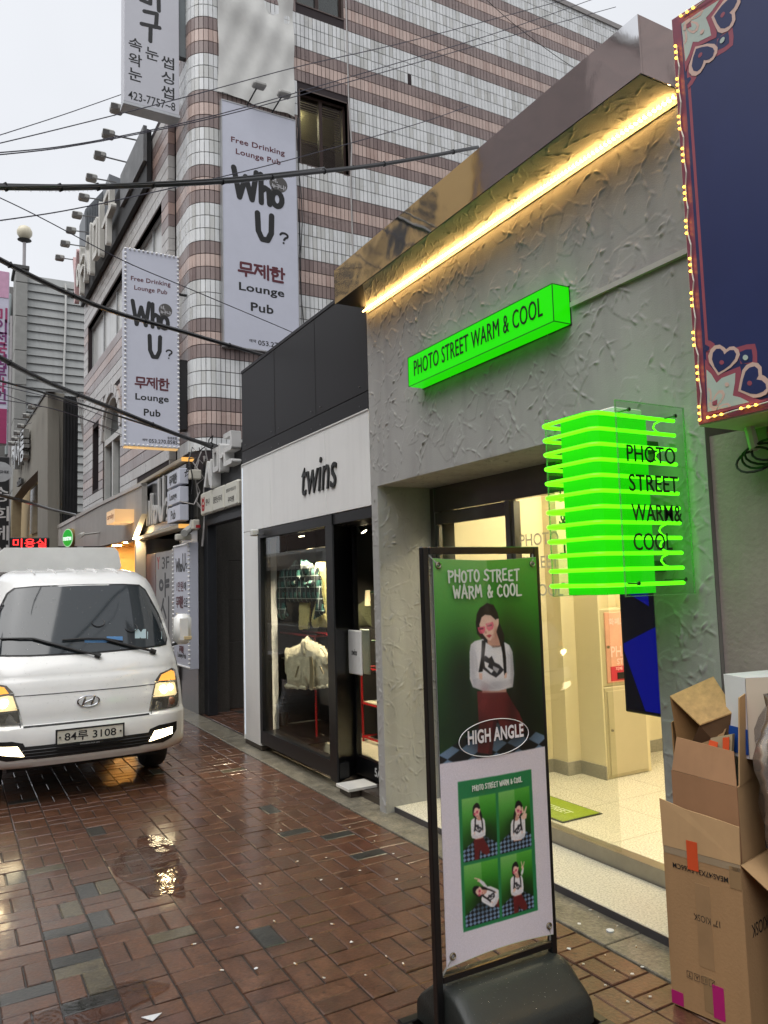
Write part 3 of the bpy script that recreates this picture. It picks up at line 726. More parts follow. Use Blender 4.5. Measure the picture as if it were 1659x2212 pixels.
NVX = 2.56; TL = fx(1450, 42, NVX); T2 = fx(1554, -15, NVX); BLc = fx(1507, 921, NVX)
sl = (T2.z - TL.z)/(T2.y - TL.y)*.6
YN0 = -.9; yl = (TL.y + BLc.y)/2; zb = BLc.z; ztl = TL.z; ztr = ztl + sl*(YN0 - yl)
cream_e = M('sign_edge_cream', L(205, 200, 182), rough=.4)
MB().prism([(yl, zb), (YN0, zb), (YN0, ztr), (yl, ztl)], 'x', NVX+.004, XF+.02).build('sign_box', cream_e, nv)
pink = M('sign_pink', L(132, 66, 84), rough=.4, var=.05); navy = M('sign_navy', L(42, 52, 96), rough=.32, var=.10, vscale=2, streak=.05)
rose = M('sign_rose', L(150, 76, 92), rough=.4, var=.04); blush = M('sign_blush', L(206, 176, 164), rough=.4, var=.03); mint = M('sign_mint', L(176, 190, 182), rough=.4, var=.05)
pl = planeX(NVX, yl, 0)
def edge_poly(d):
    return [(d, zb+d), (yl-YN0-d, zb+d), (yl-YN0-d, ztr - d), (d, ztl - d)]
def flat(name, poly, mat, h, parent=None, pl_=None, th=.0006):
    P_ = pl_ or pl; n = len(poly)
    vs_ = [P_(a, b, h) for a, b in poly] + [P_(a, b, h-th) for a, b in poly]
    return MB().add(vs_, [list(range(n))] + [(i, (i+1) % n, (i+1) % n + n, i+n) for i in range(n)]).build(name, mat, parent)
flat('border', edge_poly(.005), pink, .001, nv); flat('border_line', edge_poly(.047), navy, .002, nv); flat('border_line', edge_poly(.061), rose, .003, nv); flat('field', edge_poly(.075), navy, .004, nv)
def NZ_(x, y):
    p = fx((2600+x/3.913)/1.8227, (1300+y/3.913)/1.8227, NVX); return (yl - p.y, p.z)
ORN = [('petal', rose, .0046, [(700,150),(780,165),(850,215),(830,300),(760,330),(700,300)]), ('petal', navy, .0050, [(700,220),(770,260),(760,310),(705,330)]),
       ('petal', rose, .0046, [(1180,270),(1340,222),(1470,212),(1500,330),(1505,500),(1440,520),(1250,520)]), ('petal', navy, .0050, [(1225,345),(1330,300),(1418,295),(1435,400),(1430,490),(1280,520),(1240,470)]),
       ('petal', rose, .0054, [(700,450),(760,530),(905,700),(1000,655),(1240,560),(1262,640),(1215,945),(1390,1020),(1560,1080),(1640,1065),(1640,1095),(745,1310),(705,600)]),
       ('leaf', mint, .0060, [(725,610),(800,680),(880,815),(960,740),(1170,660),(1165,800),(1130,1010),(1250,1040),(1385,1110),(745,1262)]),
       ('heart', blush, .0064, [(905,703),(830,590),(770,500),(752,400),(790,300),(850,240),(930,226),(1000,268),(1030,300),(1080,260),(1150,252),(1220,300),(1242,380),(1200,480),(1100,580)]),
       ('heart', navy, .0070, [(915,655),(850,560),(812,450),(828,350),(880,290),(940,287),(985,330),(1005,378),(1040,340),(1090,310),(1150,310),(1186,370),(1168,440),(1090,540),(1000,608)]),
       ('heart', blush, .0064, [(1215,942),(1250,750),(1280,620),(1340,540),(1430,498),(1520,508),(1575,570),(1582,690),(1630,712),(1690,770),(1700,900),(1650,990),(1560,1032),(1450,1046),(1330,990)]),
       ('heart', navy, .0070, [(1258,922),(1290,760),(1330,640),(1390,580),(1470,558),(1520,600),(1530,700),(1498,760),(1580,775),(1640,830),(1650,900),(1600,950),(1500,987),(1400,980)]),
       ('petal', blush, .0068, [(815,1100),(860,1000),(915,930),(980,926),(1014,990),(990,1062),(900,1172)]), ('petal', mint, .0073, [(850,1090),(890,1000),(940,968),(976,1000),(958,1060),(900,1140)]),
       ('petal', blush, .0068, [(748,888),(790,905),(808,960),(806,1082),(775,1082)]), ('petal', mint, .0073, [(752,930),(775,950),(780,1060),(760,1060)]),
       ('petal', blush, .0068, [(900,1190),(980,1140),(1060,1123),(1108,1165),(1100,1185),(950,1216)]), ('petal', mint, .0073, [(930,1190),(1000,1160),(1060,1158),(1070,1180),(960,1205)]),
       ('petal', blush, .0076, [(762,1130),(800,1092),(822,1170),(908,1174),(880,1238),(790,1252)]), ('petal', rose, .0080, [(820,1110),(897,1068),(895,1150),(825,1166)])]
for (cx_, cy_, r_, m_) in ((965,500,35,rose),(1395,820,38,rose),(1330,425,42,mint),(1045,840,34,blush),(787,1228,24,mint)):
    ORN.append(('dot', m_, .0078, [(cx_ + r_*math.cos(t*.4488), cy_ + r_*math.sin(t*.4488)) for t in range(14)]))
sl2 = (ztr-ztl)/(yl-YN0)
for (nm_, m_, hh_, ps_) in ORN:
    q_ = [NZ_(*p) for p in ps_]
    flat(nm_, q_, m_, hh_, nv)
    flat(nm_, [(a_, ztl + sl2*a_ - (b_ - zb) - .004) for a_, b_ in q_], m_, hh_, nv)
sl_ = thing('string_lights', 'amber string of little lamps along the edge of the navy sign', 'string lights', (NVX, yl, zb))
bulb = emis('amber_bulb', (1.0, .50, .05), 4.5); wire_w = M('wire_white', L(205,200,190), rough=.5)
bpos = []
nrow = 11
for i in range(nrow):
    z0 = zb + .02 + i*(ztl-zb-.06)/nrow + (.05 if i % 2 else .0)*.2
    trio = [(.022 + .004*math.sin(i*2.1), z0 + j*.026) for j in range(3)]
    bpos.append(trio)
for i in range(6):
    a0 = .06 + i*.145
    bpos.append([(a0 + j*.030, zb + .022 + .006*math.sin(i)) for j in range(3)])
for i in range(5):
    a0 = .06 + i*.15
    bpos.append([(a0 + j*.03, ztl - .022 + sl*-1*(-1)*0 + (ztr-ztl)/(yl-YN0)*(a0+j*.03)) for j in range(3)])
path = []
for i, trio in enumerate(bpos):
    for (a, b) in trio:
        p_ = pl(a, b, .016)
        MB().lathe([(.002,-.006),(.005,-.003),(.0055,.0),(.004,.004),(.002,.006)], p_, 8, axis='x').build('lamp', bulb, sl_)
def looped(seq):
    out = []
    for s0, s1 in zip(seq[:-1], seq[1:]):
        out += [pl(*p, .008) for p in s0]
        m0, m1 = s0[-1], s1[0]; out.append(pl((m0[0]+m1[0])/2 + .012, (m0[1]+m1[1])/2, .014))
    out += [pl(*p, .008) for p in seq[-1]]
    return out
MB().tube(looped(bpos[:nrow]), .003, 5).tube(looped(bpos[nrow:nrow+6]), .003, 5).tube(looped(bpos[nrow+6:]), .003, 5).build('cord', wire_w, sl_)
cb = thing('cable_coil', 'coiled black cable hanging from a white conduit below the navy sign', 'cable', (2.75, 1.95, 2.1))
MB().tube([(2.78, 1.93, 2.275), (2.76, 1.90, 2.18)], .02, 8).build('conduit', M('white_plastic', L(215,215,212), rough=.4), cb)
cp = [(2.76 + .01*math.sin(t*1.7), 1.92 + .075*math.sin(t) - .004*t, 2.13 + .045*math.cos(t) + .002*t) for t in [i*.4 for i in range(60)]]
MB().tube(cp, .005, 5).build('coil', M('cable_black', L(18,18,20), rough=.5), cb)
MB().box(3.0, 3.3, .9, 1.5, 2.16, 2.19).build('ceiling_lamp', emis('neighbour_amber', (1, .52, .14), 22), nb)
# ------------------------------------------------------------------ twins: clothes shop
tw = thing('clothes_shop', 'clothes shop with white fascia, dark upper band and black framed display window', 'shop', (2.95, 6.7, 0))
XT = XF
dark = M('dark_panel', L(24, 24, 27), rough=.45, var=.10, vscale=2, streak=.10)
white_p = M('white_panel', L(228, 228, 226), rough=.42, var=.04, vscale=2, streak=.07)
black = M('black_frame', L(16, 16, 18), rough=.38, var=.15)
TY0, TY1 = YL+.006, 8.215
MB().rbox(XT, XT+.25, TY0, TY1, 3.20, 4.09, .006).build('upper_band', dark, tw)
MB().rbox(XT-.006, XT+.26, TY0, TY1+.004, 4.09, 4.125, .004).build('band_coping', M('coping_dark', L(58,58,62), rough=.5, metal=.5), tw)
MB().rbox(XT-.004, XT+.25, TY0, TY1, 3.056, 3.194, .004).build('lower_band', dark, tw)
MB().box(XT-.012, XT-.006, TY0, TY1, 3.044, 3.055).build('drip_trim', M('white_trim', L(225,225,222), rough=.4), tw)
for (a, b) in ((TY0, 6.02), (6.026, 7.35), (7.356, TY1)):
    MB().rbox(XT-.003, XT+.2, a, b, 2.292, 3.05, .003).build('white_fascia_panel', white_p, tw)
MB().rbox(XT-.003, XT+.2, 7.725, TY1, .05, 2.288, .004).build('white_side_panel', white_p, tw)
MB().box(XT-.002, XT+.2, 7.70, TY1, .012, .046).build('panel_foot', M('foot_steel', L(80,72,62), rough=.5, metal=.5), tw)
# cold LED strip glowing along the end of the white panel
lp = MB()
for i in range(52): lp.box(XT-.006, XT-.0035, TY1-.014, TY1-.009, .10 + i*.056, .10 + i*.056+.0555)
lp.build('led_strip', emis('led_cold', (.75, .86, 1.0), .7), tw, kind='stuff')
MB().box(XT-.012, XT+.1, TY1+.001, TY1+.008, .05, 3.05).build('edge_trim', M('white_trim', L(225,225,222), rough=.4), tw)
pl = planeX(XT-.003, 6.15, 2.66)
tws = [[(.10,1.05),(.055,.45),(.05,.25),(.09,.17),(.15,.24)], [(0,.74),(.2,.82)],
       [(.20,.62),(.27,.72),(.265,.30),(.31,.18),(.37,.26),(.40,.70)], [(.39,.30),(.44,.18),(.50,.30),(.53,.70)],
       [(.57,.60),(.62,.72),(.605,.30),(.64,.18),(.69,.28)], [(.615,.98),(.62,.99)],
       [(.70,.62),(.75,.74),(.735,.18)], [(.74,.52),(.79,.70),(.835,.68),(.83,.30),(.86,.18),(.90,.26)],
       [(1.06,.66),(1.02,.76),(.96,.72),(.95,.60),(1.0,.50),(1.04,.40),(1.03,.26),(.97,.17),(.91,.24)]]
p0_, p1_ = fx(676, 1060, XT), fx(760, 1000, XT)
words('lettering', M('letter_black', L(12,16,14), rough=.35), tw, pl, 'twins', .0, .0, w=.74, h=.30, bold=.0, shear=.22, depth=.012, lift=.003)
# display window
MB().box(XT-.012, XT+.10, 5.90, 7.72, 2.195, 2.285).build('window_head', black, tw)
MB().box(XT-.010, XT+.10, 5.90, 7.72, .085, .215).build('window_sill', black, tw)
MB().box(XT-.012, XT+.10, 7.645, 7.719, .216, 2.194).build('window_jamb', black, tw)
MB().prism([(XT-.014, 6.03), (XT-.014, 5.895), (XT-.002, 5.889), (XT+.262, 6.10), (XT+.262, 6.20), (XT+.03, 6.03)], 'z', .06, 2.194).build('window_pier', black, tw)
MB().box(XT+.02, XT+.028, 6.03, 7.645, .215, 2.195).build('window_glass', glass('window_clear', (.95,.97,.95), .01, .06, .96), tw)
# recessed door
MB().box(XT+.262, XT+.34, 5.22, 6.2, 2.20, 2.29).build('door_head', black, tw)
MB().box(XT, XT+.26, 5.21, 5.898, 2.20, 2.285).build('porch_soffit', dark, tw)
d_ = MB(); d_.box(XT+.264, XT+.31, 6.07, 6.12, .06, 2.2); d_.box(XT+.264, XT+.31, 5.25, 6.07, .06, .215); d_.box(XT+.264, XT+.31, 5.22, 5.25, .06, 2.2)
dr = d_.build('door', black, tw)
MB().box(XT+.28, XT+.286, 5.25, 6.07, .215, 2.2).build('door_glass', glass('window_clear', (.95,.97,.95), .01, .06, .96), dr)
p0_, p1_ = fx(752, 1360, XT+.18), fx(782, 1460, XT+.18)
MB().rbox(XT+.175, XT+.195, p1_.y, p0_.y, p1_.z, p0_.z, .008).build('handle', M('handle_white', L(222,222,218), rough=.35), dr)
plh = planeX(XT+.175, (p0_.y+p1_.y)/2, (p0_.z+p1_.z)/2)
words('handle_lettering', M('letter_black', L(12,16,14), rough=.35), dr, plh, 'twins', .0, .0, w=.10, h=.05, bold=.012, shear=.25, depth=.001, lift=.001)
p0_, p1_ = fx(778, 1358, XT+.38), fx(800, 1458, XT+.38)
MB().rbox(XT+.37, XT+.39, p1_.y, p0_.y, p1_.z, p0_.z, .008).build('handle', M('handle_back', L(200,206,196), rough=.35), dr)
for z in (1.62, 1.22): MB().tube([(XT+.19, 5.62, z), (XT+.37, 5.55, z)], .010, 8).build('handle_bolt', M('standoff_steel', L(90,110,85), rough=.3, metal=.8), dr)
MB().box(XT+.06, XT+.262, 5.22, 5.93, .0, .055).build('door_step', M('step_brown', L(52,44,38), rough=.4, coat=.4), tw)
MB().box(XT-.03, XT+.055, 5.62, 5.82, .006, .055).build('step_block', M('step_brown', L(52,44,38), rough=.4, coat=.4), tw)
MB().rbox(XT-.06, XT+.20, 5.60, 5.83, .0555, .080, .003).build('step_board', M('white_board', L(218,216,210), rough=.3), tw)
# tag letters left on the door sill
words('sill_letters', M('sticker_white', L(190,190,190), rough=.5), dr, planeX(XT+.26, 5.65, .14), '5A.H', 0, 0, w=.2, h=.07, bold=.015, depth=.0006, lift=.0004)
# interior
ins = MB(); ins.box(XT+.30, 6.2, 5.12, 8.2, .05, .20); ins.build('shop_floor', M('pale_floor', L(214,204,176), rough=.35, var=.05), tw)
dw = M('dark_interior', L(38,36,34), rough=.7, var=.2)
MB().box(6.1, 6.2, 5.2, 8.2, .2, 3.2).build('back_wall', dw, tw); MB().box(XT+.12, 6.2, 8.0, 8.2, .2, 3.2).build('side_wall', dw, tw)
MB().box(XT+.12, 6.2, 5.11, 5.19, .2, 3.2).build('side_wall', dw, tw)
MB().box(XT+.10, 6.2, 5.2, 8.2, 2.9, 3.0).build('ceiling', M('dark_ceiling', L(30,30,32), rough=.8), tw)
MB().box(XT+.12, XT+.9, 6.80, 7.9, .2, .205).build('display_floor', M('display_black', L(22,21,20), rough=.35), tw)
MB().box(XT+.78, XT+.82, 6.62, 8.0, .2, 2.6).build('display_back', M('display_board', L(34,32,30), rough=.5, var=.2), tw)
for (x_, y_, z_) in ((3.35, 6.45, 2.3), (4.0, 5.7, 2.6), (4.6, 6.6, 2.6), (3.5, 7.2, 2.45)):
    sp = MB(); sp.lathe([(.012,.16),(.02,.10),(.045,.06),(.085,0),(.08,-.004)], (x_, y_, z_), 14); sp.tube([(x_, y_, z_+.15), (x_, y_, 2.9)], .006, 6)
    o_ = sp.build('pendant_lamp', M('lamp_black', L(20,20,20), rough=.3), tw, smooth=True)
    MB().lathe([(.03,.028),(.045,.015),(.03,.002)], (x_, y_, z_), 10).build('bulb', emis('bulb_warm', (1, .78, .46), 300), o_)
rail_m = M('rail_steel', L(120,112,100), rough=.3, metal=.9)
def TZ(x, y): return ((900+x/1.58)/1.8227, (1800+y/1.58)/1.8227)
def outl(ps, X):
    out = []
    for (x, y) in ps:
        p = fx(*TZ(x, y), X); out.append((p.y, p.z))
    return out
XD = 3.06
a_, b_ = fx(*TZ(355, 590), XD), fx(*TZ(640, 588), XD)
MB().tube([(XD, a_.y, a_.z), (XD, b_.y, a_.z)], .008, 8).tube([(XD, a_.y-.05, a_.z), (XD, a_.y-.05, 2.9)], .005, 6).tube([(XD, b_.y+.1, a_.z), (XD, b_.y+.1, 2.9)], .005, 6).build('garment_rail', rail_m, tw)
plaid = M('plaid_flannel', L(28, 52, 50), rough=.9, var=.15, vscale=30)
def add_plaid(m):
    t = m.node_tree; b = t.nodes['Principled BSDF']; g = t.nodes.new('ShaderNodeNewGeometry'); sx = t.nodes.new('ShaderNodeSeparateXYZ'); t.links.new(g.outputs['Position'], sx.inputs[0])
    def band(src, k, off, w):
        a = t.nodes.new('ShaderNodeMath'); a.operation = 'MULTIPLY_ADD'; a.inputs[1].default_value = k; a.inputs[2].default_value = off; t.links.new(src, a.inputs[0])
        f = t.nodes.new('ShaderNodeMath'); f.operation = 'FRACT'; t.links.new(a.outputs[0], f.inputs[0])
        l = t.nodes.new('ShaderNodeMath'); l.operation = 'LESS_THAN'; l.inputs[1].default_value = w; t.links.new(f.outputs[0], l.inputs[0]); return l.outputs[0]
    col = None
    def mixc(fac, c, prev):
        m_ = t.nodes.new('ShaderNodeMix'); m_.data_type = 'RGBA'; t.links.new(fac, m_.inputs[0]); m_.inputs[7].default_value = (*c, 1)
        if prev is None: m_.inputs[6].default_value = (*L(34, 84, 78), 1)
        else: t.links.new(prev, m_.inputs[6])
        return m_.outputs[2]
    for ax in ('Y', 'Z'):
        col = mixc(band(sx.outputs[ax], 9.0, .4, .42), L(14, 24, 30), col)
    for ax in ('Y', 'Z'):
        col = mixc(band(sx.outputs[ax], 9.0, .0, .07), L(150, 162, 156), col)
    t.links.new(col, b.inputs['Base Color'])
add_plaid(plaid)
def garment(name, polys, X, mat, label, th=.03, rough=0.0, hook=None, extra=()):
    base = outl(polys[0][1], X); lo = min(p[1] for p in base)
    t = thing(name, label, 'garment', (X, base[0][0], lo))
    for k, (pn, ps) in enumerate(polys):
        puff(outl(ps, X), lambda a, b, c: (X - c - .008*k, a, b), th, rough=rough, seed=k+3).build(pn, mat, t, smooth='all')
    if hook:
        h = fx(*TZ(*hook), X); MB().tube([(X, h.y, h.z), (X, h.y, h.z+.10), (X-.0, h.y-.02, h.z+.13), (X, h.y-.035, h.z+.11)], .003, 5).tube([(X, h.y+.12, h.z-.03), (X, h.y, h.z+.005), (X, h.y-.12, h.z-.03)], .006, 5).build('hanger', M('hanger_dark', L(30,28,28), rough=.4), t)
    return t
garment('plaid_shirt', [('torso', [(362,700),(430,640),(455,690),(480,640),(560,690),(575,770),(577,888),(480,905),(360,900)]),
                        ('sleeve', [(366,690),(330,700),(315,780),(308,900),(303,1000),(345,1014),(382,985),(368,960),(352,880),(364,780)]),
                        ('sleeve', [(553,685),(577,760),(592,880),(609,970),(538,1010),(552,940),(560,860)]),
                        ('collar', [(415,650),(440,640),(470,755),(455,790),(430,740)]), ('collar', [(470,640),(500,650),(530,690),(480,770),(468,720)]),
                        ('pocket', [(375,760),(440,765),(438,805),(378,800)]), ('pocket', [(500,775),(560,765),(560,800),(502,812)])],
        XD, plaid, 'green and navy plaid flannel shirt on a hanger in the display window', hook=(448, 645))
fluff = M('fluffy_yellow', L(206, 194, 132), rough=1.0, var=.22, vscale=60, bump=.8, bscale=130)
garment('fluffy_sweater', [('front', [(545,655),(600,650),(640,660),(640,1055),(525,1060),(518,1000),(545,900)])], XD+.06, fluff, 'pale yellow fluffy knit hanging behind the plaid shirt', th=.035, rough=.010)
garment('fluffy_shawl', [('length', [(445,905),(505,895),(506,985),(500,1070),(440,1075)])], XD+.05, fluff, 'pale yellow fluffy length of knit below the plaid shirt', th=.03, rough=.010)
furm = M('shearling', L(206, 198, 172), rough=1.0, var=.15, vscale=30, bump=.7, bscale=110)
garment('shearling_vest', [('body', [(372,1195),(470,1150),(492,1112),(525,1140),(600,1180),(640,1250),(640,1430),(525,1445),(500,1415),(490,1445),(372,1435),(368,1300)]),
                           ('collar', [(472,1150),(485,1118),(500,1112),(540,1180),(562,1222),(530,1248),(500,1235),(474,1215)]),
                           ('armhole_trim', [(365,1185),(392,1188),(400,1260),(385,1360),(366,1350)]), ('hem_trim', [(366,1408),(495,1425),(493,1446),(368,1436)]), ('hem_trim', [(524,1425),(640,1412),(640,1432),(526,1446)]), ('collar_fold', [(478,1150),(492,1120),(505,1135),(500,1235),(480,1215)]), ('armhole_trim', [(600,1182),(640,1230),(640,1300),(612,1290)])],
        XD-.03, furm, 'cream shearling vest with fluffy collar in the display window', th=.04, rough=.006, hook=(497, 1115))
red = M('red_metal', L(150, 22, 24), rough=.35)
rs = thing('red_stand', 'red metal frame stand with pale shelf in the display window', 'stand', (3.2, 7.0, .2))
r0, r1 = fx(*TZ(316, 1090), 3.16), fx(*TZ(535, 1078), 3.16); rz = fx(*TZ(320, 1252), 3.16).z
bars = []
for x_ in (3.16, 3.42):
    for y_ in (r0.y, r1.y): bars.append(((x_, y_, .206), (x_, y_, r0.z)))
    bars.append(((x_, r0.y, r0.z), (x_, r1.y, r0.z)))
for y_ in (r0.y, r1.y): bars.append(((3.16, y_, r0.z), (3.42, y_, r0.z)))
for a, b in bars: MB().tube([a, b], .011, 4).build('bar', red, rs)
MB().box(3.165, 3.415, r1.y+.01, r0.y-.01, rz, rz+.012).build('shelf', M('shelf_pale', L(220,210,180), rough=.4), rs)
rs2 = thing('red_stand', 'tall red metal stand with pale shelf behind the glass door', 'stand', (3.6, 5.6, .2))
q0 = fx(*TZ(832, 1500), 3.45); q1 = fx(*TZ(832, 1300), 3.45); zs = [fx(*TZ(832, v), 3.45).z for v in (1310, 1530, 1735)]
for (x_, y_) in ((3.45, q0.y), (3.45, q0.y-.32), (3.72, q0.y), (3.72, q0.y-.32)): MB().tube([(x_, y_, .2), (x_, y_, zs[0])], .012, 4).build('post', red, rs2)
for z in (zs[0], zs[1], zs[2], .24):
    for a, b in (((3.45, q0.y, z), (3.45, q0.y-.32, z)), ((3.72, q0.y, z), (3.72, q0.y-.32, z)), ((3.45, q0.y, z), (3.72, q0.y, z))): MB().tube([a, b], .010, 4).build('bar', red, rs2)
MB().box(3.46, 3.71, q0.y-.31, q0.y-.01, zs[1]+.011, zs[1]+.02).build('shelf', M('shelf_pale', L(220,210,180), rough=.4), rs2)
pinkk = M('coral_knit', L(206, 122, 98), rough=1.0, var=.2, vscale=60, bump=.8, bscale=120)
garment('coral_cardigan', [('body', [(772,660),(800,645),(850,665),(862,830),(800,825),(774,780)])], 4.0, pinkk, 'coral mohair cardigan behind the glass door', th=.06, rough=.014)
garment('grey_jacket', [('body', [(775,800),(820,805),(850,850),(850,1010),(785,1030)])], 3.75, M('grey_wool', L(92, 94, 86), rough=.95, var=.15, vscale=20), 'grey wool jacket behind the glass door', th=.06)
mn = garment('green_sweater', [('body', [(815,910),(850,885),(900,880),(905,1060),(815,1065)])], 3.62, M('olive_knit', L(58, 60, 38), rough=1.0, var=.25, vscale=60, bump=.9, bscale=90), 'olive cable knit sweater on a mannequin bust behind the door', th=.07)
nk = fx(*TZ(880, 860), 3.62); MB().lathe([(.055,-.10),(.05,0),(.045,.05),(.0,.055)], nk, 12).build('bust_neck', M('bust_cream', L(205,192,160), rough=.6), mn, smooth=True)
bk = fx(*TZ(340, 1745), XD+.06); MB().lathe([(.05,0),(.066,.13),(.06,.13),(.046,.012)], (bk.x, bk.y, .2055), 14).build('metal_bucket', M('bucket_tin', L(120,112,98), rough=.3, metal=.9), label='small tin bucket standing in the display window', cat='bucket')
# small white camera on the fascia edge
cm = thing('security_camera', 'small white security camera on the corner of the clothes shop window', 'camera', (2.78, 7.80, 2.24))
cc = fx(549, 1151, 2.74)
MB().rbox(2.70, 2.78, cc.y-.045, cc.y+.03, cc.z-.035, cc.z+.035, .012).build('body', M('camera_white', L(205,205,200), rough=.4), cm)
MB().tube([(2.76, cc.y-.04, cc.z-.02), (2.80, cc.y-.09, cc.z-.025), (2.815, cc.y-.10, cc.z-.02)], .008, 6).build('bracket', M('cable_black', L(18,18,20), rough=.5), cm)

# track spots over the display and the entrance, lit
for k, (lx, ly, lz, tx_, ty_, tz_, en) in enumerate(((3.0, 6.30, 2.16, 3.08, 6.95, 1.2, 130), (2.98, 6.95, 2.17, 3.08, 6.85, .9, 110), (3.25, 6.15, 2.16, 3.7, 5.7, 1.2, 170), (3.05, 6.15, 2.17, 3.3, 6.4, .2, 110))):
    ts = thing('track_spot', ['small track spot aimed at the plaid shirt', 'small track spot aimed at the shearling vest', 'small track spot aimed at the clothes behind the glass door', 'small track spot aimed at the pale floor of the display'][k], 'spotlight', (lx, ly, lz))
    d_ = (Vector((tx_, ty_, tz_)) - Vector((lx, ly, lz))).normalized()
    MB().tube([Vector((lx, ly, lz)) - d_*.07, Vector((lx, ly, lz))], [.028, .034], 10).build('can', M('lamp_black', L(20,20,20), rough=.3), ts)
    MB().tube([Vector((lx, ly, lz)) + d_*.001, Vector((lx, ly, lz)) + d_*.004], .028, 10).build('lens', emis('spot_lens', (1, .82, .55), 12), ts)
    MB().tube([Vector((lx, ly, lz)) - d_*.05, (lx, ly, 2.9)], .006, 5).build('stem', M('lamp_black', L(20,20,20), rough=.3), ts)
    sd = bpy.data.lights.new('track_spot_beam', 'SPOT'); sd.energy = en; sd.color = (1, .84, .60); sd.spot_size = R_(85); sd.spot_blend = .6; sd.shadow_soft_size = .03
    so_ = bpy.data.objects.new('track_spot_beam', sd); COL.objects.link(so_); so_.parent = ts; so_.location = d_*.02; so_.rotation_euler = (-d_).to_track_quat('Z', 'Y').to_euler()

for y_ in (6.2, 7.2): MB().box(XT-.0015, XT+.01, y_-.003, y_+.003, 3.205, 4.085).build('panel_seam', M('seam_dark', L(12,12,13), rough=.6), tw)
for y_ in (5.35, 6.1, 6.3, 7.1, 7.3, 8.1):
    for z_ in (3.10, 3.26): MB().tube([(XT+.004, y_, z_), (XT-.007, y_, z_)], .006, 6).build('screw', M('screw_steel', L(130,130,132), rough=.4, metal=.8), tw)

sv_ = [o for o in COL.objects if o.name.startswith('shearling_vest')][0]
seamm = M('shearling_seam', L(132, 120, 92), rough=1.0)
for nm_, ps_ in (('front_opening', [(500,1240),(516,1240),(523,1300),(524,1440),(500,1440),(504,1330)]), ('pocket_edge', [(428,1300),(436,1300),(416,1372),(408,1370)]), ('pocket_edge', [(560,1300),(568,1298),(590,1345),(582,1348)])):
    q_ = outl(ps_, XD-.12); MB().prism(q_, 'x', XD-.118, XD-.112).build(nm_, seamm, sv_)
# ------------------------------------------------------------------ tall tiled building with rounded corner
YB = 10.62; XW = 2.95; RC = .32; RH = .1942; ZR = 8.493; TP = .0715
bld = thing('tiled_building', 'tall building clad in white, pink and brown striped tiles with a rounded corner', 'building', (6.0, 14.0, 0))
grout = M('tile_grout', L(52, 44, 46), rough=.9)
def tile_mat(n, c):
    return M(n, c, rough=.30, var=.08, vscale=1.3, spec=.5, streak=.22, rvar=.08)
TM = [tile_mat('tile_white', L(226, 228, 228)), tile_mat('tile_brown', L(148, 132, 128)), tile_mat('tile_pink', L(202, 180, 170)), grout, tile_mat('tile_white_dull', L(206, 207, 204)), tile_mat('tile_brown_dark', L(134, 118, 115)), tile_mat('tile_pink_dull', L(188, 164, 154))]
def row_mat(k): return (1, 2, 1, 0, 0, 0)[k % 6]
# backing walls
ZTOP = 13.05
bk = MB()
bk.box(XW+RC, 4.645, YB+.012, YB+.5, 0, ZTOP); bk.box(5.51, 14.5, YB+.012, YB+.5, 0, ZTOP)
bk.box(4.645, 5.51, YB+.012, YB+.5, 0, 8.30); bk.box(4.645, 5.51, YB+.012, YB+.5, 9.53, 11.0); bk.box(4.645, 5.51, YB+.012, YB+.5, 12.25, ZTOP)
bk.box(14.0, 14.5, YB+.5, YB+2, 0, ZTOP); bk.box(XW+RC+.1, 14.5, YB+1.9, YB+2.0, 0, ZTOP)
n_ = 8; arcp = [(XW+RC - (RC-.012)*math.sin(R_(90*i/n_)), YB+RC - (RC-.012)*math.cos(R_(90*i/n_))) for i in range(n_+1)]
bk.prism(arcp + [(XW+.012, 11.64), (XW+RC+.01, 11.64)], 'z', 3.3, ZTOP)
bk.box(XW+.012, XW+RC+.1, 11.64, YB+1.98, 3.3, ZTOP)
bk.build('backing_wall', grout, bld)
MB().box(XW+.1, 14.6, YB-.03, YB+2.02, ZTOP, ZTOP+.10).build('roof_coping', M('coping_stone', L(150,146,144), rough=.7), bld)
# openings in the side wall
WIN = [(4.67, 5.51, 8.30, 9.53), (4.645, 5.49, 11.0, 12.25)]
def blocked(x0, x1, z0, z1):
    for (a, b, c, d) in WIN:
        if x0 < b-.01 and x1 > a+.01 and z0 < d-.01 and z1 > c+.01: return True
    return False
rt = random.Random(5)
tiles = []      # (center-bottom corner positions, orientation angle, material)
kmin, kmax = int((3.5-ZR)/RH), int((ZTOP-ZR)/RH)
def tile_verts(P, w, h, d):
    e = .004
    f = [(e, e, d), (w-e, e, d), (w-e, h-e, d), (e, h-e, d), (e*.4, e*.4, 0), (w-e*.4, e*.4, 0), (w-e*.4, h-e*.4, 0), (e*.4, h-e*.4, 0)]
    return [P(*q) for q in f], [(0,1,2,3),(4,5,1,0),(5,6,2,1),(6,7,3,2),(7,4,0,3)]
allt = []
for k in range(kmin, kmax+1):
    z0 = ZR + k*RH; z1 = z0 + RH
    x = XW + RC
    while x < 13.6:
        if not blocked(x, x+TP, z0, min(z1, ZTOP)): allt.append(('S', x, z0, row_mat(k)))
        x += TP
    nc = 7
    for i in range(nc): allt.append(('C', i, z0, row_mat(k)))
    y = YB + RC
    while y < 11.55: allt.append(('W', y, z0, row_mat(k))); y += TP
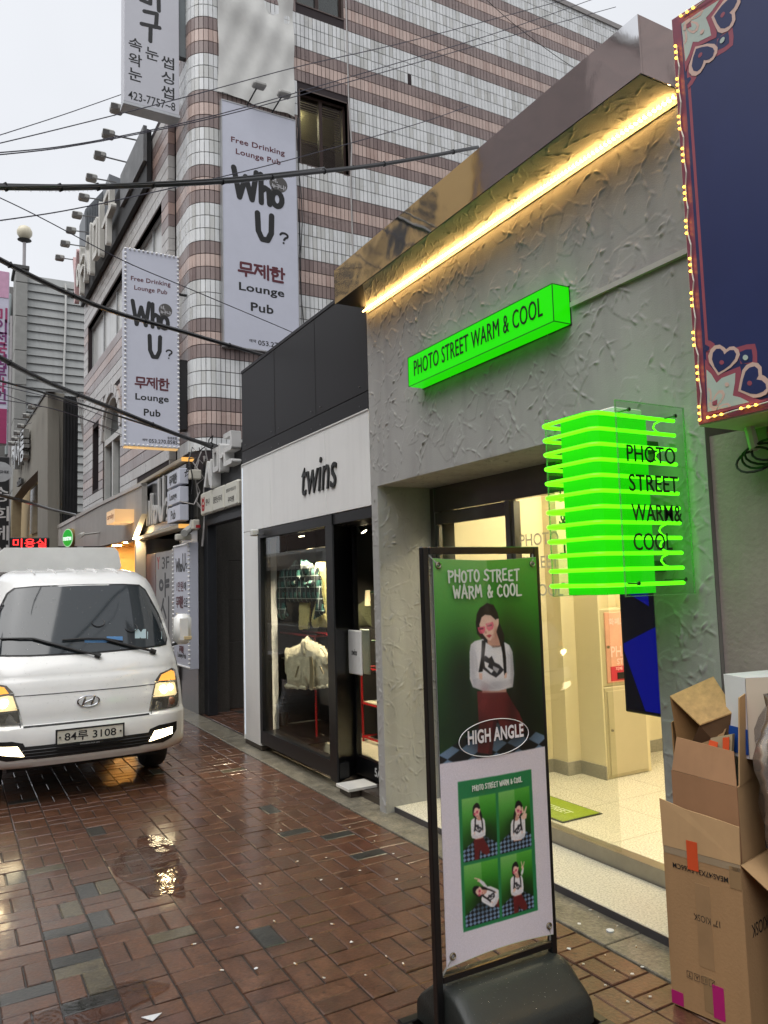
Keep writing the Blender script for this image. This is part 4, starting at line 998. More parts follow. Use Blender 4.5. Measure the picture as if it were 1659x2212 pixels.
def tile_geo(t):
    kind, a, z, m = t; w = TP-.004; h = RH-.005
    if kind == 'S': P = lambda u, v, d: Vector((a + u, YB + .010 - d, z + v))
    elif kind == 'W': P = lambda u, v, d: Vector((XW + .010 - d, a + TP - u, z + v))
    else:
        a0 = R_(90*a/7)
        c0 = Vector((XW+RC - RC*math.cos(a0), YB+RC - RC*math.sin(a0), 0)); a1 = R_(90*(a+1)/7)
        c1 = Vector((XW+RC - RC*math.cos(a1), YB+RC - RC*math.sin(a1), 0)); t_ = (c1-c0); w = t_.length - .003; t_.normalize(); nn = Vector((t_.y, -t_.x, 0))
        P = lambda u, v, d: c0 + t_*u + nn*(d - .010) + Vector((0, 0, z+v))
    return tile_verts(P, w, h, .010 + rt.uniform(-.001, .001))
near = [t for t in allt if (t[0] == 'C' or (t[0] == 'W') or (t[0] == 'S' and t[1] < 3.45)) and 4.0 < t[2] < 10.6]
near = sorted(near, key=lambda t: abs(t[2]-6))[:300]; nset = set(map(id, near))
tb = MB()
for t in allt:
    vs_, fs_ = tile_geo(t)
    q_ = rt.random(); m_ = 3 if q_ < .0006 else (t[3] + 4 if q_ < .22 else t[3])
    if id(t) in nset: MB().add(vs_, fs_).build('tile', TM[m_], bld, fixn=False)
    else: tb.add(vs_, fs_, m_)
tb.build('wall_tiles', TM, bld, kind='stuff', fixn=False)
# windows of the side wall
wfm = M('window_bronze', L(62, 48, 44), rough=.4, metal=.4)
def side_window(a, b, c, d, lit):
    w = thing('x', None, None) if False else bld
    fr_ = MB(); t_ = .045
    fr_.box(a, a+t_, YB+.10, YB+.16, c, d); fr_.box(b-t_, b, YB+.10, YB+.16, c, d); fr_.box(a+t_, b-t_, YB+.10, YB+.16, c, c+t_); fr_.box(a+t_, b-t_, YB+.10, YB+.16, d-t_, d)
    mid = a + (b-a)*.47; fr_.box(mid-.03, mid+.03, YB+.095, YB+.165, c+t_, d-t_)
    wo_ = fr_.build('window', wfm, bld)
    rv = MB(); rv.box(a-.02, a, YB+.0, YB+.2, c-.0, d); rv.box(b, b+.02, YB, YB+.2, c, d); rv.box(a, b, YB, YB+.2, d, d+.02); rv.box(a, b, YB, YB+.2, c-.02, c); rv.build('reveal', M('reveal_stone', L(96, 84, 80), rough=.8), wo_)
    MB().box(a+t_, mid-.03, YB+.125, YB+.130, c+t_, d-t_).build('pane', glass('tower_glass', (.86,.9,.86), .02, .16, .9), wo_)
    MB().box(mid+.03, b-t_, YB+.115, YB+.120, c+t_, d-t_).build('pane', glass('tower_glass', (.86,.9,.86), .02, .16, .9), wo_)
    MB().box(a-.3, b+.3, YB+1.6, YB+1.7, c-.3, d+.3).build('room_wall', M('room_cream', L(206, 196, 160), rough=.8), wo_)
    if lit:
        MB().box(a-.3, b+.3, YB+.17, YB+1.6, d+.02, d+.05).build('room_ceiling', M('room_cream', L(206, 196, 160), rough=.8), wo_)
        MB().box(a+.0, a+.25, YB+.6, YB+1.5, d-.06, d+.0).build('room_lamp', emis('tube_lamp', (1, .88, .6), 9), wo_)
        z = d - .06
        while z > c + .42:
            MB().add([(a+.05, YB+.20, z), (b-.05, YB+.20, z), (b-.05, YB+.235, z+.012), (a+.05, YB+.235, z+.012)], [(0,1,2,3)]).build('blind_slat', M('slat_cream', L(200,190,160), rough=.5), wo_)
            z -= .042
    return wo_
# hollow behind the glass so that the rooms are real
for (a, b, c, d) in WIN: pass
side_window(*WIN[0], True); side_window(*WIN[1], False)
# shopfront level of that building: granite pier and alley wall
gran = M('grey_granite', L(74, 72, 68), rough=.28, var=.30, vscale=55, bump=.05, bscale=200, coat=.3, streak=.15)
gp = MB()
for i, (z0, z1) in enumerate(((0, .92), (.925, 1.50), (1.505, 2.06), (2.065, 2.65), (2.655, 3.30))):
    MB().rbox(XW+.01, XW+.9, YB-.02, YB+.012, z0+.001, z1, .003).build('granite_slab', gran, bld)
    MB().rbox(XW+.905, XW+2.4, YB-.02, YB+.012, z0+.001, z1, .003).build('granite_slab', gran, bld)
    MB().rbox(XW-.03, XW+.012, YB-.22, 11.25, z0+.001, z1, .003).build('granite_slab', gran, bld)
MB().box(XW+.012, XW+.4, YB-.215, YB-.021, 0, 3.3).build('pier_core', gran, bld)
MB().rbox(XW-.031, XW+.3, 11.25, 11.36, 0, 3.4, .003).build('entrance_pier', M('entrance_dark', L(34,33,32), rough=.5), bld)
MB().box(XW+.5, XW+.6, 11.3, 14.2, 0, 3.4).build('entrance_wall', M('entrance_dark', L(34,33,32), rough=.5), bld)
# gate over the alley, beside the clothes shop
gate = thing('alley_gate', 'dark steel gate frame over the alley beside the clothes shop', 'gate', (3.05, 9.4, 0))
gm = M('gate_dark', L(36, 38, 42), rough=.45, var=.15, streak=.15)
MB().rbox(3.0, 3.12, 10.20, 10.395, 0, 3.42, .004).build('post', gm, gate)
MB().rbox(3.0, 3.12, 8.23, 8.33, 0, 3.42, .004).build('post', gm, gate)
MB().rbox(3.005, 3.12, 8.335, 10.195, 2.52, 3.42, .004).build('fascia', gm, gate)
MB().rbox(2.97, 3.004, 8.3, 10.2, 2.52, 2.60, .004).build('fascia_rail', gm, gate)
def G8(x, y): return ((500+x/2.212)/1.8227, (1700+y/2.212)/1.8227)
boxw = M('lightbox_white', L(204, 202, 190), rough=.4, var=.04)
ink = M('sign_ink', L(34,30,28), rough=.5); inkred = M('sign_red', L(170, 40, 44), rough=.5)
for k, (x0, x1, ta, tb_) in enumerate(((10.19, 9.68, '한냐', ''), (9.66, 9.16, '물만난우리', ''), (9.14, 8.62, '쿠마뎀', '삼프로식당고기'))):
    o_ = thing('square_sign', ['square light box sign with a small red emblem, first from the granite pier', 'square light box sign between the red emblem sign and the third one', 'square light box sign with two lines of lettering, next to the clothes shop'][k], 'sign', (2.93, (x0+x1)/2, 2.66))
    MB().rbox(2.90, 2.965, x1+.012, x0-.012, 2.655, 2.955, .02).build('box', boxw, o_)
    MB().rbox(2.965, 3.004, x1+.02, x0-.02, 2.665, 2.945, .01).build('back', M('lightbox_back', L(120,120,118), rough=.5), o_)
    plk = planeX(2.90, (x0+x1)/2, 2.80)
    if k == 0:
        drawn('emblem', inkred, o_, plk, [[(0,.6),(.3,1),(.7,1),(1,.6),(.8,.0),(.2,0),(0,.6)],[(.1,1.2),(.2,.9)],[(.9,1.2),(.8,.9)],[(.3,.4),(.7,.4)]], -.11, .0, .12, .15, .035, depth=.001, lift=.001)
        words('lettering', ink, o_, plk, ta, .09, .01, w=.17, h=.09, bold=.01, depth=.001, lift=.001)
    elif k == 1: words('lettering', ink, o_, plk, ta, .0, .0, w=.36, h=.085, bold=.01, depth=.001, lift=.001)
    else:
        words('lettering', ink, o_, plk, ta, .0, -.06, w=.22, h=.07, bold=.01, depth=.001, lift=.001); words('lettering', ink, o_, plk, tb_, .0, .06, w=.36, h=.045, bold=.0, depth=.001, lift=.001)
# white channel letters on the gate
cl = thing('channel_letters', 'white three dimensional channel letters on the dark alley gate', 'letters', (2.95, 9.2, 3.0))
chm = M('channel_white', L(206,206,204), rough=.4)
plc = planeX(3.0, 9.2, 3.2)
drawn('letter', chm, cl, plc, [[(.35,1),(0,.1)],[(.35,1),(.6,.1)]], -.58, -.03, .22, .26, .07, depth=.12, lift=.004)
drawn('letter', chm, cl, plc, [[(.0,1),(0,0)]], -.40, -.05, .02, .30, .08, depth=.12, lift=.004)
drawn('letter', chm, cl, plc, [[(0,1),(0,.1)],[(0,1),(.8,1)],[(0,.1),(.8,.1)],[(1.2,1.1),(1.2,0)],[(1.2,.6),(1.7,.6)],[(.8,.1),(.8,1)]], -.12, .10, .36, .30, .06, depth=.12, lift=.004)
drawn('letter', chm, cl, plc, [[(0,1),(1,1),(1,.5),(0,.5),(0,0),(1,0)]], .28, .16, .26, .34, .06, depth=.12, lift=.004)
# ---- lounge pub: black sign, small light boxes, rails
pub = thing('pub_sign', 'black lounge pub sign with raised white lettering over the entrance', 'sign', (2.85, 12.1, 2.6))
MB().rbox(2.82, 2.94, 10.60, 13.70, 2.60, 3.43, .006).build('board', M('pub_black', L(18,18,20), rough=.25, coat=.3), pub)
MB().rbox(2.76, 2.95, 10.62, 14.15, 3.455, 3.52, .012).build('lamp_rail', M('rail_cream', L(176,164,140), rough=.45, metal=.3), pub)
MB().rbox(2.72, 2.90, 10.64, 14.22, 2.52, 2.585, .012).build('lamp_rail', M('rail_cream', L(176,164,140), rough=.45, metal=.3), pub)
for z_ in (2.552, 3.487): MB().box(2.722 if z_ < 3 else 2.762, 2.93, 10.612 if z_<3 else 10.60, 10.64 if z_ < 3 else 10.62, z_-.028, z_+.028).build('rail_end_lamp', emis('amber_end', (1, .50, .12), .6), pub)
WHOU = [[(0,1),(.14,.06),(.30,.78),(.46,.06),(.58,1)], [(.70,.98),(.70,.04)], [(.70,.42),(.80,.56),(.90,.50),(.92,.04)], arc(1.12,.27,.13,.24,90,450,14)]
UQ = [[(0,1),(.02,.35),(.14,.06),(.32,.06),(.44,.35),(.46,1)]]
QM = [arc(.8,.42,.13,.13,170,-70,8) + [(.80,.20)], [(.78,.03),(.781,.031)]]
wmat = M('channel_white', L(206,206,204), rough=.4)
plp = planeX(2.82, 12.9, 3.0)
drawn('lettering', wmat, pub, plp, WHOU, .28, -.02, .80, .46, .07, depth=.03, lift=.004)
drawn('lettering', wmat, pub, plp, UQ, .95, .07, .32, .60, .095, depth=.03, lift=.004)
drawn('lettering', wmat, pub, plp, QM, 1.32, -.12, .2, .30, .055, depth=.03, lift=.004)
lil = M('vinyl_lilac', L(200, 203, 216), rough=.38, var=.03)
inkb = M('print_black', L(26, 27, 28), rough=.45); maroon = M('print_maroon', L(92, 36, 46), rough=.45)
MJH = {'무': [[(.15,.95),(.15,.55)],[(.15,.95),(.85,.95),(.85,.55),(.15,.55)],[(0,.32),(1,.32)],[(.5,.32),(.5,0)]],
       '제': [[(0,.95),(.5,.95)],[(.25,.95),(.0,.30)],[(.25,.7),(.5,.32)],[(.48,.62),(.70,.62)],[(.70,1),(.70,.1)],[(.95,1.05),(.95,0)]],
       '한': [[(.2,1.0),(.5,1.0)],[(0,.82),(.68,.82)],arc(.34,.54,.2,.16,0,360,10),[(.85,1.05),(.85,.25)],[(.85,.66),(1.02,.66)],[(.2,.28),(.2,0),(.9,0)]]}
def mujehan(parent, pl, cx, cy, w, h, sw, mat, lift=.002, depth=.001):
    cw = w/3.35
    for i, ch_ in enumerate('무제한'): drawn('lettering', mat, parent, pl, MJH[ch_], cx + (i-1)*cw*1.12, cy, cw, h, sw, depth=depth, lift=lift, box=(0,0,1,1))
for i, (s_, z_) in enumerate((('m', 3.22), ('Lounge', 2.97), ('Pub', 2.72))):
    lb = thing('small_light_box', ['topmost of three small white light boxes beside the pub lettering', 'middle one of three small white light boxes, reading Lounge', 'lowest of three small white light boxes, reading Pub'][i], 'sign', (2.76, 10.8, z_))
    MB().rbox(2.69, 2.815, 10.45, 11.14, z_-.10, z_+.115, .006).build('box', lil, lb)
    plb = planeX(2.69, 10.80, z_)
    if s_ == 'm': mujehan(lb, plb, 0, 0, .42, .12, .022, inkb)
    else: words('lettering', inkb, lb, plb, s_, 0, 0, h=.13, bold=.02, depth=.001, lift=.001)
# vertical pub board at street level with bulb border
def bulbs(parent, pts, r, mat):
    m = MB()
    for p in pts: m.lathe([(r*.4,-r),(r,-r*.3),(r,r*.4),(r*.4,r)], p, 6, axis='x')
    return m.build('bulb_border', mat, parent, smooth=True, kind='stuff')
bulb_off = M('bulb_unlit', L(226,226,224), rough=.35)
vb = thing('pub_board', 'tall white pub board with bulb border standing on the granite pier', 'sign', (2.87, 10.8, .6))
MB().rbox(2.80, XW-.032, 10.36, 11.22, .61, 2.31, .004).build('box', lil, vb)
plv = planeX(2.80, 10.79, 0)
drawn('lettering', inkb, vb, plv, WHOU, -.13, 2.02, .34, .17, .035, depth=.001, lift=.001); drawn('lettering', inkb, vb, plv, UQ, .14, 2.05, .12, .22, .04, depth=.001, lift=.001); drawn('lettering', inkb, vb, plv, QM, .26, 1.98, .07, .1, .02, depth=.001, lift=.001)
words('lettering', maroon, vb, plv, '1만원', -.08, 1.72, w=.36, h=.14, bold=.022, depth=.001, lift=.001); words('lettering', inkb, vb, plv, '에', .18, 1.72, w=.12, h=.12, bold=.02, depth=.001, lift=.001)
mujehan(vb, plv, -.10, 1.50, .38, .14, .024, maroon); words('lettering', inkb, vb, plv, '으로', .22, 1.50, w=.2, h=.12, bold=.022, depth=.001, lift=.001)
words('lettering', inkb, vb, plv, '술먹고 남도 보고', 0, 1.27, w=.72, h=.13, bold=.022, depth=.001, lift=.001)
mujehan(vb, plv, -.02, .85, .24, .08, .016, maroon); words('lettering', inkb, vb, plv, 'Lounge Pub', 0, .76, w=.44, h=.09, bold=.02, depth=.001, lift=.001)
pts = [plv(a, z, .012) for a in (-.42, .42) for z in [.63 + i*.058 for i in range(29)]] + [plv(-.42 + i*.056, z, .012) for i in range(1, 15) for z in (.63, 2.29)]
bulbs(vb, pts, .016, bulb_off)
# board for the third floor, in the entrance
yb = thing('entrance_board', 'grey entrance board with brush lettering and a red Y behind the lorry', 'sign', (2.9, 12.0, .4))
MB().rbox(2.86, 2.93, 11.42, 12.60, .35, 2.27, .006).build('board', M('board_grey', L(150,150,150), rough=.4), yb)
ply = planeX(2.86, 12.01, -.03)
words('lettering', inkred, yb, ply, 'Y', -.42, 2.13, w=.2, h=.2, bold=.02, depth=.001, lift=.001); words('lettering', inkb, yb, ply, '3F', .05, 2.12, w=.46, h=.19, bold=.01, depth=.001, lift=.001)
YSM = {'야': [arc(.2,.5,.2,.22,0,360,10),[(.62,1.05),(.62,-.05)],[(.62,.68),(1.0,.72)],[(.62,.42),(1.0,.46)]], '시': [[(.35,.95),(0,.05)],[(.30,.6),(.62,.05)],[(.9,1.05),(.9,-.05)]],
       '미': [[(.05,.9),(.02,.15)],[(.05,.9),(.5,.85),(.48,.12),(.02,.15)],[(.88,1.05),(.9,-.05)]], '구': [[(.15,.9),(.85,.95),(.8,.5)],[(.0,.42),(1.0,.48)],[(.5,.45),(.48,-.1)]]}
for i, ch_ in enumerate('야시미구'): drawn('brush_lettering', inkb, yb, ply, YSM[ch_], .0 if i else -.05, 1.78-i*.36, .60, .30, .06, depth=.001, lift=.001, box=(0,0,1,1))
MB().rbox(2.86, 2.92, 12.62, 13.30, .4, 2.27, .006).build('poster_case', M('poster_red', L(96, 60, 58), rough=.3, var=.3, vscale=3), label='dark red poster case beside the grey entrance board', cat='poster case')
# projecting signs
def pub_face(parent, pl, w, h, k=1.0):
    """common artwork of the lounge pub boards; plane origin is the centre"""
    words('lettering', maroon, parent, pl, 'Free Drinking', -.02*w, .342*h, w=.72*w, h=.030*h, bold=.016, depth=.001, lift=.001, spacing=1.05)
    words('lettering', maroon, parent, pl, 'Lounge Pub', -.02*w, .297*h, w=.60*w, h=.030*h, bold=.016, depth=.001, lift=.001, spacing=1.05)
    drawn('lettering', inkb, parent, pl, WHOU, -.03*w, .168*h, .64*w, .125*h, .072*w, depth=.001, lift=.0015, box=(0,0,1.25,1))
    drawn('lettering', inkb, parent, pl, UQ, .05*w, .010*h, .19*w, .105*h, .075*w, depth=.001, lift=.0015)
    drawn('lettering', inkb, parent, pl, QM, .31*w, -.02*h, .10*w, .042*h, .028*w, depth=.001, lift=.0015)
    c_ = [(.245*w + .125*w*math.cos(t*.2618), .205*h + .035*h*math.sin(t*.2618)) for t in range(24)]
    flat('bubble', c_, M('bubble_grey', L(84,82,80), rough=.45), .0016, parent, pl)
    flat('bubble_tail', [(.15*w,.188*h),(.19*w,.178*h),(.14*w,.162*h)], M('bubble_grey', L(84,82,80), rough=.45), .0016, parent, pl)
    words('lettering', M('print_pale', L(214,214,218), rough=.5), parent, pl, '너,', .20*w, .218*h, h=.020*h, bold=.015, depth=.0006, lift=.0018)
    words('lettering', M('print_pale', L(214,214,218), rough=.5), parent, pl, '누구니?', .25*w, .194*h, w=.19*w, h=.020*h, bold=.015, depth=.0006, lift=.0018)
    mujehan(parent, pl, .0, -.180*h, .62*w, .054*h, .030*w, maroon)
    words('lettering', inkb, parent, pl, 'Lounge', .0, -.257*h, w=.60*w, h=.042*h, bold=.022, depth=.001, lift=.001, spacing=1.05)
    words('lettering', inkb, parent, pl, 'Pub', .0, -.328*h, w=.30*w, h=.036*h, bold=.022, depth=.001, lift=.001, spacing=1.05)
    words('lettering', inkb, parent, pl, '053.270.8585', .20*w, -.470*h, w=.52*w, h=.020*h, bold=.012, depth=.001, lift=.001)
    words('lettering', inkb, parent, pl, '예약', -.13*w, -.466*h, w=.09*w, h=.013*h, bold=.012, depth=.001, lift=.001)
    words('lettering', inkb, parent, pl, '동성로점', .36*w, -.449*h, w=.17*w, h=.014*h, bold=.012, depth=.001, lift=.001)
fs_ = thing('wall_sign', 'big white lounge pub sign without bulbs fixed flat on the tiled wall', 'sign', (3.95, YB-.05, 5.15))
MB().rbox(3.355, 4.54, YB-.10, YB-.012, 5.16, 8.905, .004).build('box', [lil], fs_)
ed = MB()
for a, b, c, d in ((3.35, 3.362, 5.155, 8.91), (4.533, 4.545, 5.155, 8.91)): ed.box(a, b, YB-.105, YB-.012, c, d)
for c, d in ((5.148, 5.165), (8.898, 8.915)): ed.box(3.352, 4.543, YB-.106, YB-.012, c, d)
ed.build('frame', M('alu_frame', L(180,182,184), rough=.35, metal=.6), fs_)
pub_face(fs_, planeY(YB-.10, 3.947, 7.03), 1.185, 3.745)
jj = thing('projecting_sign', 'white lounge pub sign with bulb border jutting out over the street', 'sign', (2.43, 11.0, 3.68))
MB().rbox(2.045, 2.82, 10.93, 11.08, 3.69, 6.545, .004).build('box', lil, jj)
pub_face(jj, planeY(10.93, 2.432, 5.117), .775, 2.855)
plj = planeY(10.93, 2.432, 5.117)
bulbs(jj, [plj(a, -1.41 + i*.064, .012) for a in (-.372, .372) for i in range(45)] + [plj(-.372 + i*.062, b, .012) for i in range(1, 12) for b in (-1.41, 1.41)], .016, bulb_off)
MB().box(2.06, 2.80, 10.95, 11.06, 3.672, 3.689).build('lamp_slot', emis('amber_slot', (1, .62, .25), .45), jj)
for z in (4.2, 6.0): MB().tube([(2.82, 11.0, z), (2.96, 11.0, z)], .02, 6).build('bracket', M('bracket_black', L(22,22,24), rough=.5), jj)
MB().rbox(2.80, 2.95, 10.98, 11.16, 3.98, 5.02, .01).build('ballast_box', M('bracket_black', L(22,22,24), rough=.5), label='black ballast box on the rounded corner beside the projecting pub sign', cat='box')
tp = thing('phone_sign', 'projecting white sign with vertical Korean lettering and a phone number', 'sign', (2.42, 11.0, 8.7))
MB().rbox(2.03, 2.83, 10.90, 11.12, 8.72, 12.3, .006).build('box', M('vinyl_grey', L(196,197,204), rough=.4, var=.03), tp)
MB().rbox(2.02, 2.84, 10.89, 11.13, 8.67, 8.718, .004).build('sill', M('alu_frame', L(180,182,184), rough=.35, metal=.6), tp)
plt_ = planeY(10.90, 2.43, 8.70)
words('lettering', inkb, tp, plt_, '423-7757~8', .0, .13, w=.68, h=.13, bold=.006, depth=.001, lift=.001)
for s_, a, b in (('속', -.24, .93), ('왁', -.24, .69), ('눈', -.24, .46), ('눈', .0, .86), ('썹', .23, .80), ('싱', .23, .56), ('썹', .23, .33)):
    words('lettering', inkb, tp, plt_, s_, a, b, w=.19, h=.19, bold=.012, depth=.001, lift=.001)
drawn('brush_lettering', inkb, tp, plt_, YSM['구'], -.02, 1.32, .26, .44, .06, depth=.001, lift=.001, box=(0,0,1,1)); drawn('brush_lettering', inkb, tp, plt_, YSM['미'], -.02, 1.80, .30, .40, .06, depth=.001, lift=.001, box=(0,0,1,1))
MB().rbox(2.84, 3.0, 10.97, 11.07, 9.71, 11.2, .006).build('bracket_panel', M('bracket_grey', L(112,118,120), rough=.5, metal=.4), tp)
# old banner sheet, bleached, sagging
def sheet(P, nu, nv):
    vs_ = [P(i/(nu-1), j/(nv-1)) for j in range(nv) for i in range(nu)]
    return MB().add(vs_, [(j*nu+i, j*nu+i+1, (j+1)*nu+i+1, (j+1)*nu+i) for j in range(nv-1) for i in range(nu-1)])
def bn(u, v):
    z = 9.05 + v*2.2 - .05*u*(1-v)**6; x = 3.33 + u*1.235 - .02*(1-v)**8
    d = .05 + .05*math.sin(v*11 + u*3)*math.exp(-((v-.75)/.25)**2) + .02*math.sin(u*9 + v*6) + .012*math.sin(u*23 - v*15)
    return (x, YB - d, z)
clothm = M('banner_cloth', L(216, 216, 212), rough=.9, var=.10, vscale=3)
clothm.node_tree.nodes['Principled BSDF'].inputs['Alpha'].default_value = .9
sheet(bn, 20, 40).build('old_banner', clothm, smooth='all', label='bleached blank banner sheet hanging on the tiled wall above the pub sign', cat='banner')
for k, (x_, z_) in enumerate(((3.87, 9.12), (4.27, 9.10))):
    fl_ = thing('floodlight', ['floodlight on a bent arm above the flat wall sign, nearer the rounded corner', 'floodlight on a bent arm above the flat wall sign, nearer the window'][k], 'floodlight', (x_, YB-.1, 8.92))
    MB().tube([(x_-.12, YB-.05, 8.92), (x_-.02, YB-.28, z_+.02)], .012, 6).build('arm', M('bracket_black', L(22,22,24), rough=.5), fl_)
    MB().rbox(x_-.10, x_+.10, YB-.38, YB-.24, z_, z_+.07, .02).build('head', M('flood_grey', L(168,168,164), rough=.5), fl_)
# cables and conduit on the wall
MB().tube([(5.525, YB-.01, 12.9), (5.53, YB-.012, 9.6), (5.56, YB-.02, 8.8), (5.53, YB-.01, 8.2), (5.55, YB-.01, 4.5)], .012, 6).build('conduit', M('conduit_grey', L(176,172,170), rough=.5), bld)
cbk = M('cable_black', L(18,18,20), rough=.5)
for i in range(4):
    x_ = 4.58 + i*.045; MB().tube([(x_ - .1 + .03*math.sin(t*1.3+i), YB - .03 - .008*i, 9.0 - t*.42) for t in range(12)], .008, 5).build('cable', cbk, bld)
# ------------------------------------------------------------------ street wing of the tiled building (turns slightly with the street)
FP = Vector((2.84, 11.65, 0)); FD = Vector((-.022, 1, 0)).normalized(); FN = Vector((-FD.y, FD.x, 0))   # plane along the street, normal to the street
def FAp(s, z, lift=0.0): return FP + FD*s + FN*lift + Vector((0, 0, z))
wing = thing('tiled_wing', 'street wing of the tiled building with arched window, wide pale windows and dark roof sign', 'building', tuple(FAp(4, 0)))
SEND = 7.6
def sbox(mb, s0, s1, z0, z1, l0, l1, mi=0):
    c = [FAp(s, z, l) for l in (l0, l1) for (s, z) in ((s0, z0), (s1, z0), (s1, z1), (s0, z1))]
    return mb.add(c, [(0,1,2,3),(7,6,5,4),(0,4,5,1),(1,5,6,2),(2,6,7,3),(3,7,4,0)], mi)
sbox(MB(), -.0, SEND, 2.62, 9.4, -6, -.4).build('backing_wall', grout, wing)
pale_win = M('pale_window', L(206, 208, 206), rough=.25, var=.08, vscale=2, streak=.15)
HOLES = [(3.0, 7.08, 6.74, 7.86), (.40, 2.32, 6.0, 7.88), (3.50, 5.20, 3.2, 5.66), (5.67, 6.40, 3.9, 5.3), (-.05, 2.1, 2.62, 3.54)]
ws = MB()
k = int((3.0-ZR)/RH) - 1
while ZR + k*RH < 9.2:
    z0 = ZR + k*RH; z1 = z0 + RH
    cuts = [0.0, SEND]
    segs = [(0.0, SEND)]
    for (a, b, c, d) in HOLES:
        if z0 < d-.02 and z1 > c+.02:
            ns_ = []
            for (p, q) in segs:
                if b <= p or a >= q: ns_.append((p, q))
                else:
                    if a > p: ns_.append((p, a))
                    if b < q: ns_.append((b, q))
            segs = ns_
    for (p, q) in segs:
        s = p
        while s < q-.02:
            e = min(q, s + .78); sbox(ws, s, e-.006, z0+.008, z1-.008, -.02, 0, row_mat(k)); s = e
    k += 1
TMW = [tile_mat('wing_tile_white', L(186, 182, 178)), tile_mat('wing_tile_brown', L(140, 122, 118)), tile_mat('wing_tile_pink', L(178, 152, 142)), grout]
ws.build('tile_courses', TMW, wing, kind='stuff')
bwall = MB()
def wallhole():
    zs = sorted({2.62, 9.4} | {h[2] for h in HOLES} | {h[3] for h in HOLES})
    for z0, z1 in zip(zs[:-1], zs[1:]):
        segs = [(0.0, SEND)]
        for (a, b, c, d) in HOLES:
            if z0 < d and z1 > c:
                segs = [(p, q) for (p0, q0) in segs for (p, q) in ([(p0, q0)] if b <= p0 or a >= q0 else [(p0, max(p0, a)), (min(b, q0), q0)]) if q-p > .01]
        for (p, q) in segs: sbox(bwall, p, q, z0, z1, -.4, -.012)
wallhole(); bwall.build('masonry', grout, wing)
# near end return of the wing, tiled
er = MB(); k = int((3.0-ZR)/RH) - 1
while ZR + k*RH < 9.2:
    z0 = ZR + k*RH; er.box(2.843, 2.943, 11.632, 11.649, z0+.004, z0+RH-.004, row_mat(k)); k += 1
er.build('return_tiles', TMW, wing, kind='stuff')
frame_d = M('reveal_dark', L(74, 66, 62), rough=.7)
for (a, b, c, d), nm in zip(HOLES[:2], ('far', 'near')):
    m = MB(); n_p = max(2, int((b-a)/1.25)); st = (b-a)/n_p
    f = MB()
    for i in range(n_p+1): sbox(f, a+i*st-.025, a+i*st+.025, c+.05, d-.05, -.16, -.10)
    sbox(f, a, b, c, c+.05, -.16, -.08); sbox(f, a, b, d-.05, d, -.16, -.08)
    wo_ = f.build('window', M('alu_window', L(170,172,172), rough=.4, metal=.3), wing)
    for i in range(n_p):
        sbox(MB(), a+i*st+.025, a+(i+1)*st-.025, c+.05, d-.05, -.15, -.13).build('pane', pale_win, wo_)
    rv = MB(); sbox(rv, a, b, d, d+.03, -.38, .004); rv.build('lintel', frame_d, wo_)
# arched window
a, b, c, d = HOLES[2]; mid = (a+b)/2; AR = (b-a)/2; fw_ = M('white_sash', L(206,206,202), rough=.4)
f = MB(); sbox(f, a, a+.09, c, d-AR, -.2, -.03); sbox(f, b-.09, b, c, d-AR, -.2, -.03); sbox(f, mid-.05, mid+.05, c, d-AR-.05, -.2, -.03); sbox(f, a+.09, b-.09, d-AR-.12, d-AR, -.2, -.02)
aw = f.build('window', fw_, wing)
ar = MB(); n_ = 12
for i in range(n_):
    t0, t1 = math.pi*i/n_, math.pi*(i+1)/n_
    R0, R1 = (b-a)/2, (b-a)/2 - .09
    q = [(mid + R0*math.cos(t0), d-AR+R0*math.sin(t0)), (mid + R0*math.cos(t1), d-AR+R0*math.sin(t1)), (mid + R1*math.cos(t1), d-AR+R1*math.sin(t1)), (mid + R1*math.cos(t0), d-AR+R1*math.sin(t0))]
    ar.add([FAp(s, z, l) for l in (-.2, -.02) for s, z in q], [(0,1,2,3),(7,6,5,4),(0,4,5,1),(1,5,6,2),(2,6,7,3),(3,7,4,0)])
ar.build('arch_frame', fw_, aw)
sbox(MB(), a+.02, b-.02, c, d, -.15, -.14).build('pane', M('dim_glass', L(60, 68, 70), rough=.08, var=.4, vscale=1.5), aw)
sp_ = MB()
for side in (-1, 1):
    pts = [(mid + side*(b-a)/2*math.cos(t), d-AR+(b-a)/2*math.sin(t)) for t in [math.pi/2*i/6 for i in range(7)]] + [(mid, d+.02), (mid+side*(b-a)/2, d+.02)]
    sp_.add([FAp(s, z, -.002) for s, z in pts], [list(range(len(pts)))])
sp_.build('spandrel', TMW[2], aw, kind='stuff')
ho = MB()
for i in range(11):
    t0, t1 = math.pi*i/11 + .02, math.pi*(i+1)/11 - .02; R0, R1 = (b-a)/2 + .17, (b-a)/2
    q = [(mid + R0*math.cos(t0), d-AR+R0*math.sin(t0)), (mid + R0*math.cos(t1), d-AR+R0*math.sin(t1)), (mid + R1*math.cos(t1), d-AR+R1*math.sin(t1)), (mid + R1*math.cos(t0), d-AR+R1*math.sin(t0))]
    ho.add([FAp(s, z, l) for l in (-.05, .03) for s, z in q], [(0,1,2,3),(7,6,5,4),(0,4,5,1),(1,5,6,2),(2,6,7,3),(3,7,4,0)])
ho.build('arch_stones', TMW[0], aw, kind='stuff')
a, b, c, d = HOLES[3]; f = MB(); sbox(f, a, a+.08, c, d, -.3, -.2); sbox(f, b-.08, b, c, d, -.3, -.2); sbox(f, a+.08, b-.08, c, c+.08, -.3, -.2)
w2 = f.build('window', fw_, wing); sbox(MB(), a+.08, b-.08, c+.08, d, -.26, -.25).build('pane', M('dim_glass', L(60, 68, 70), rough=.08), w2)
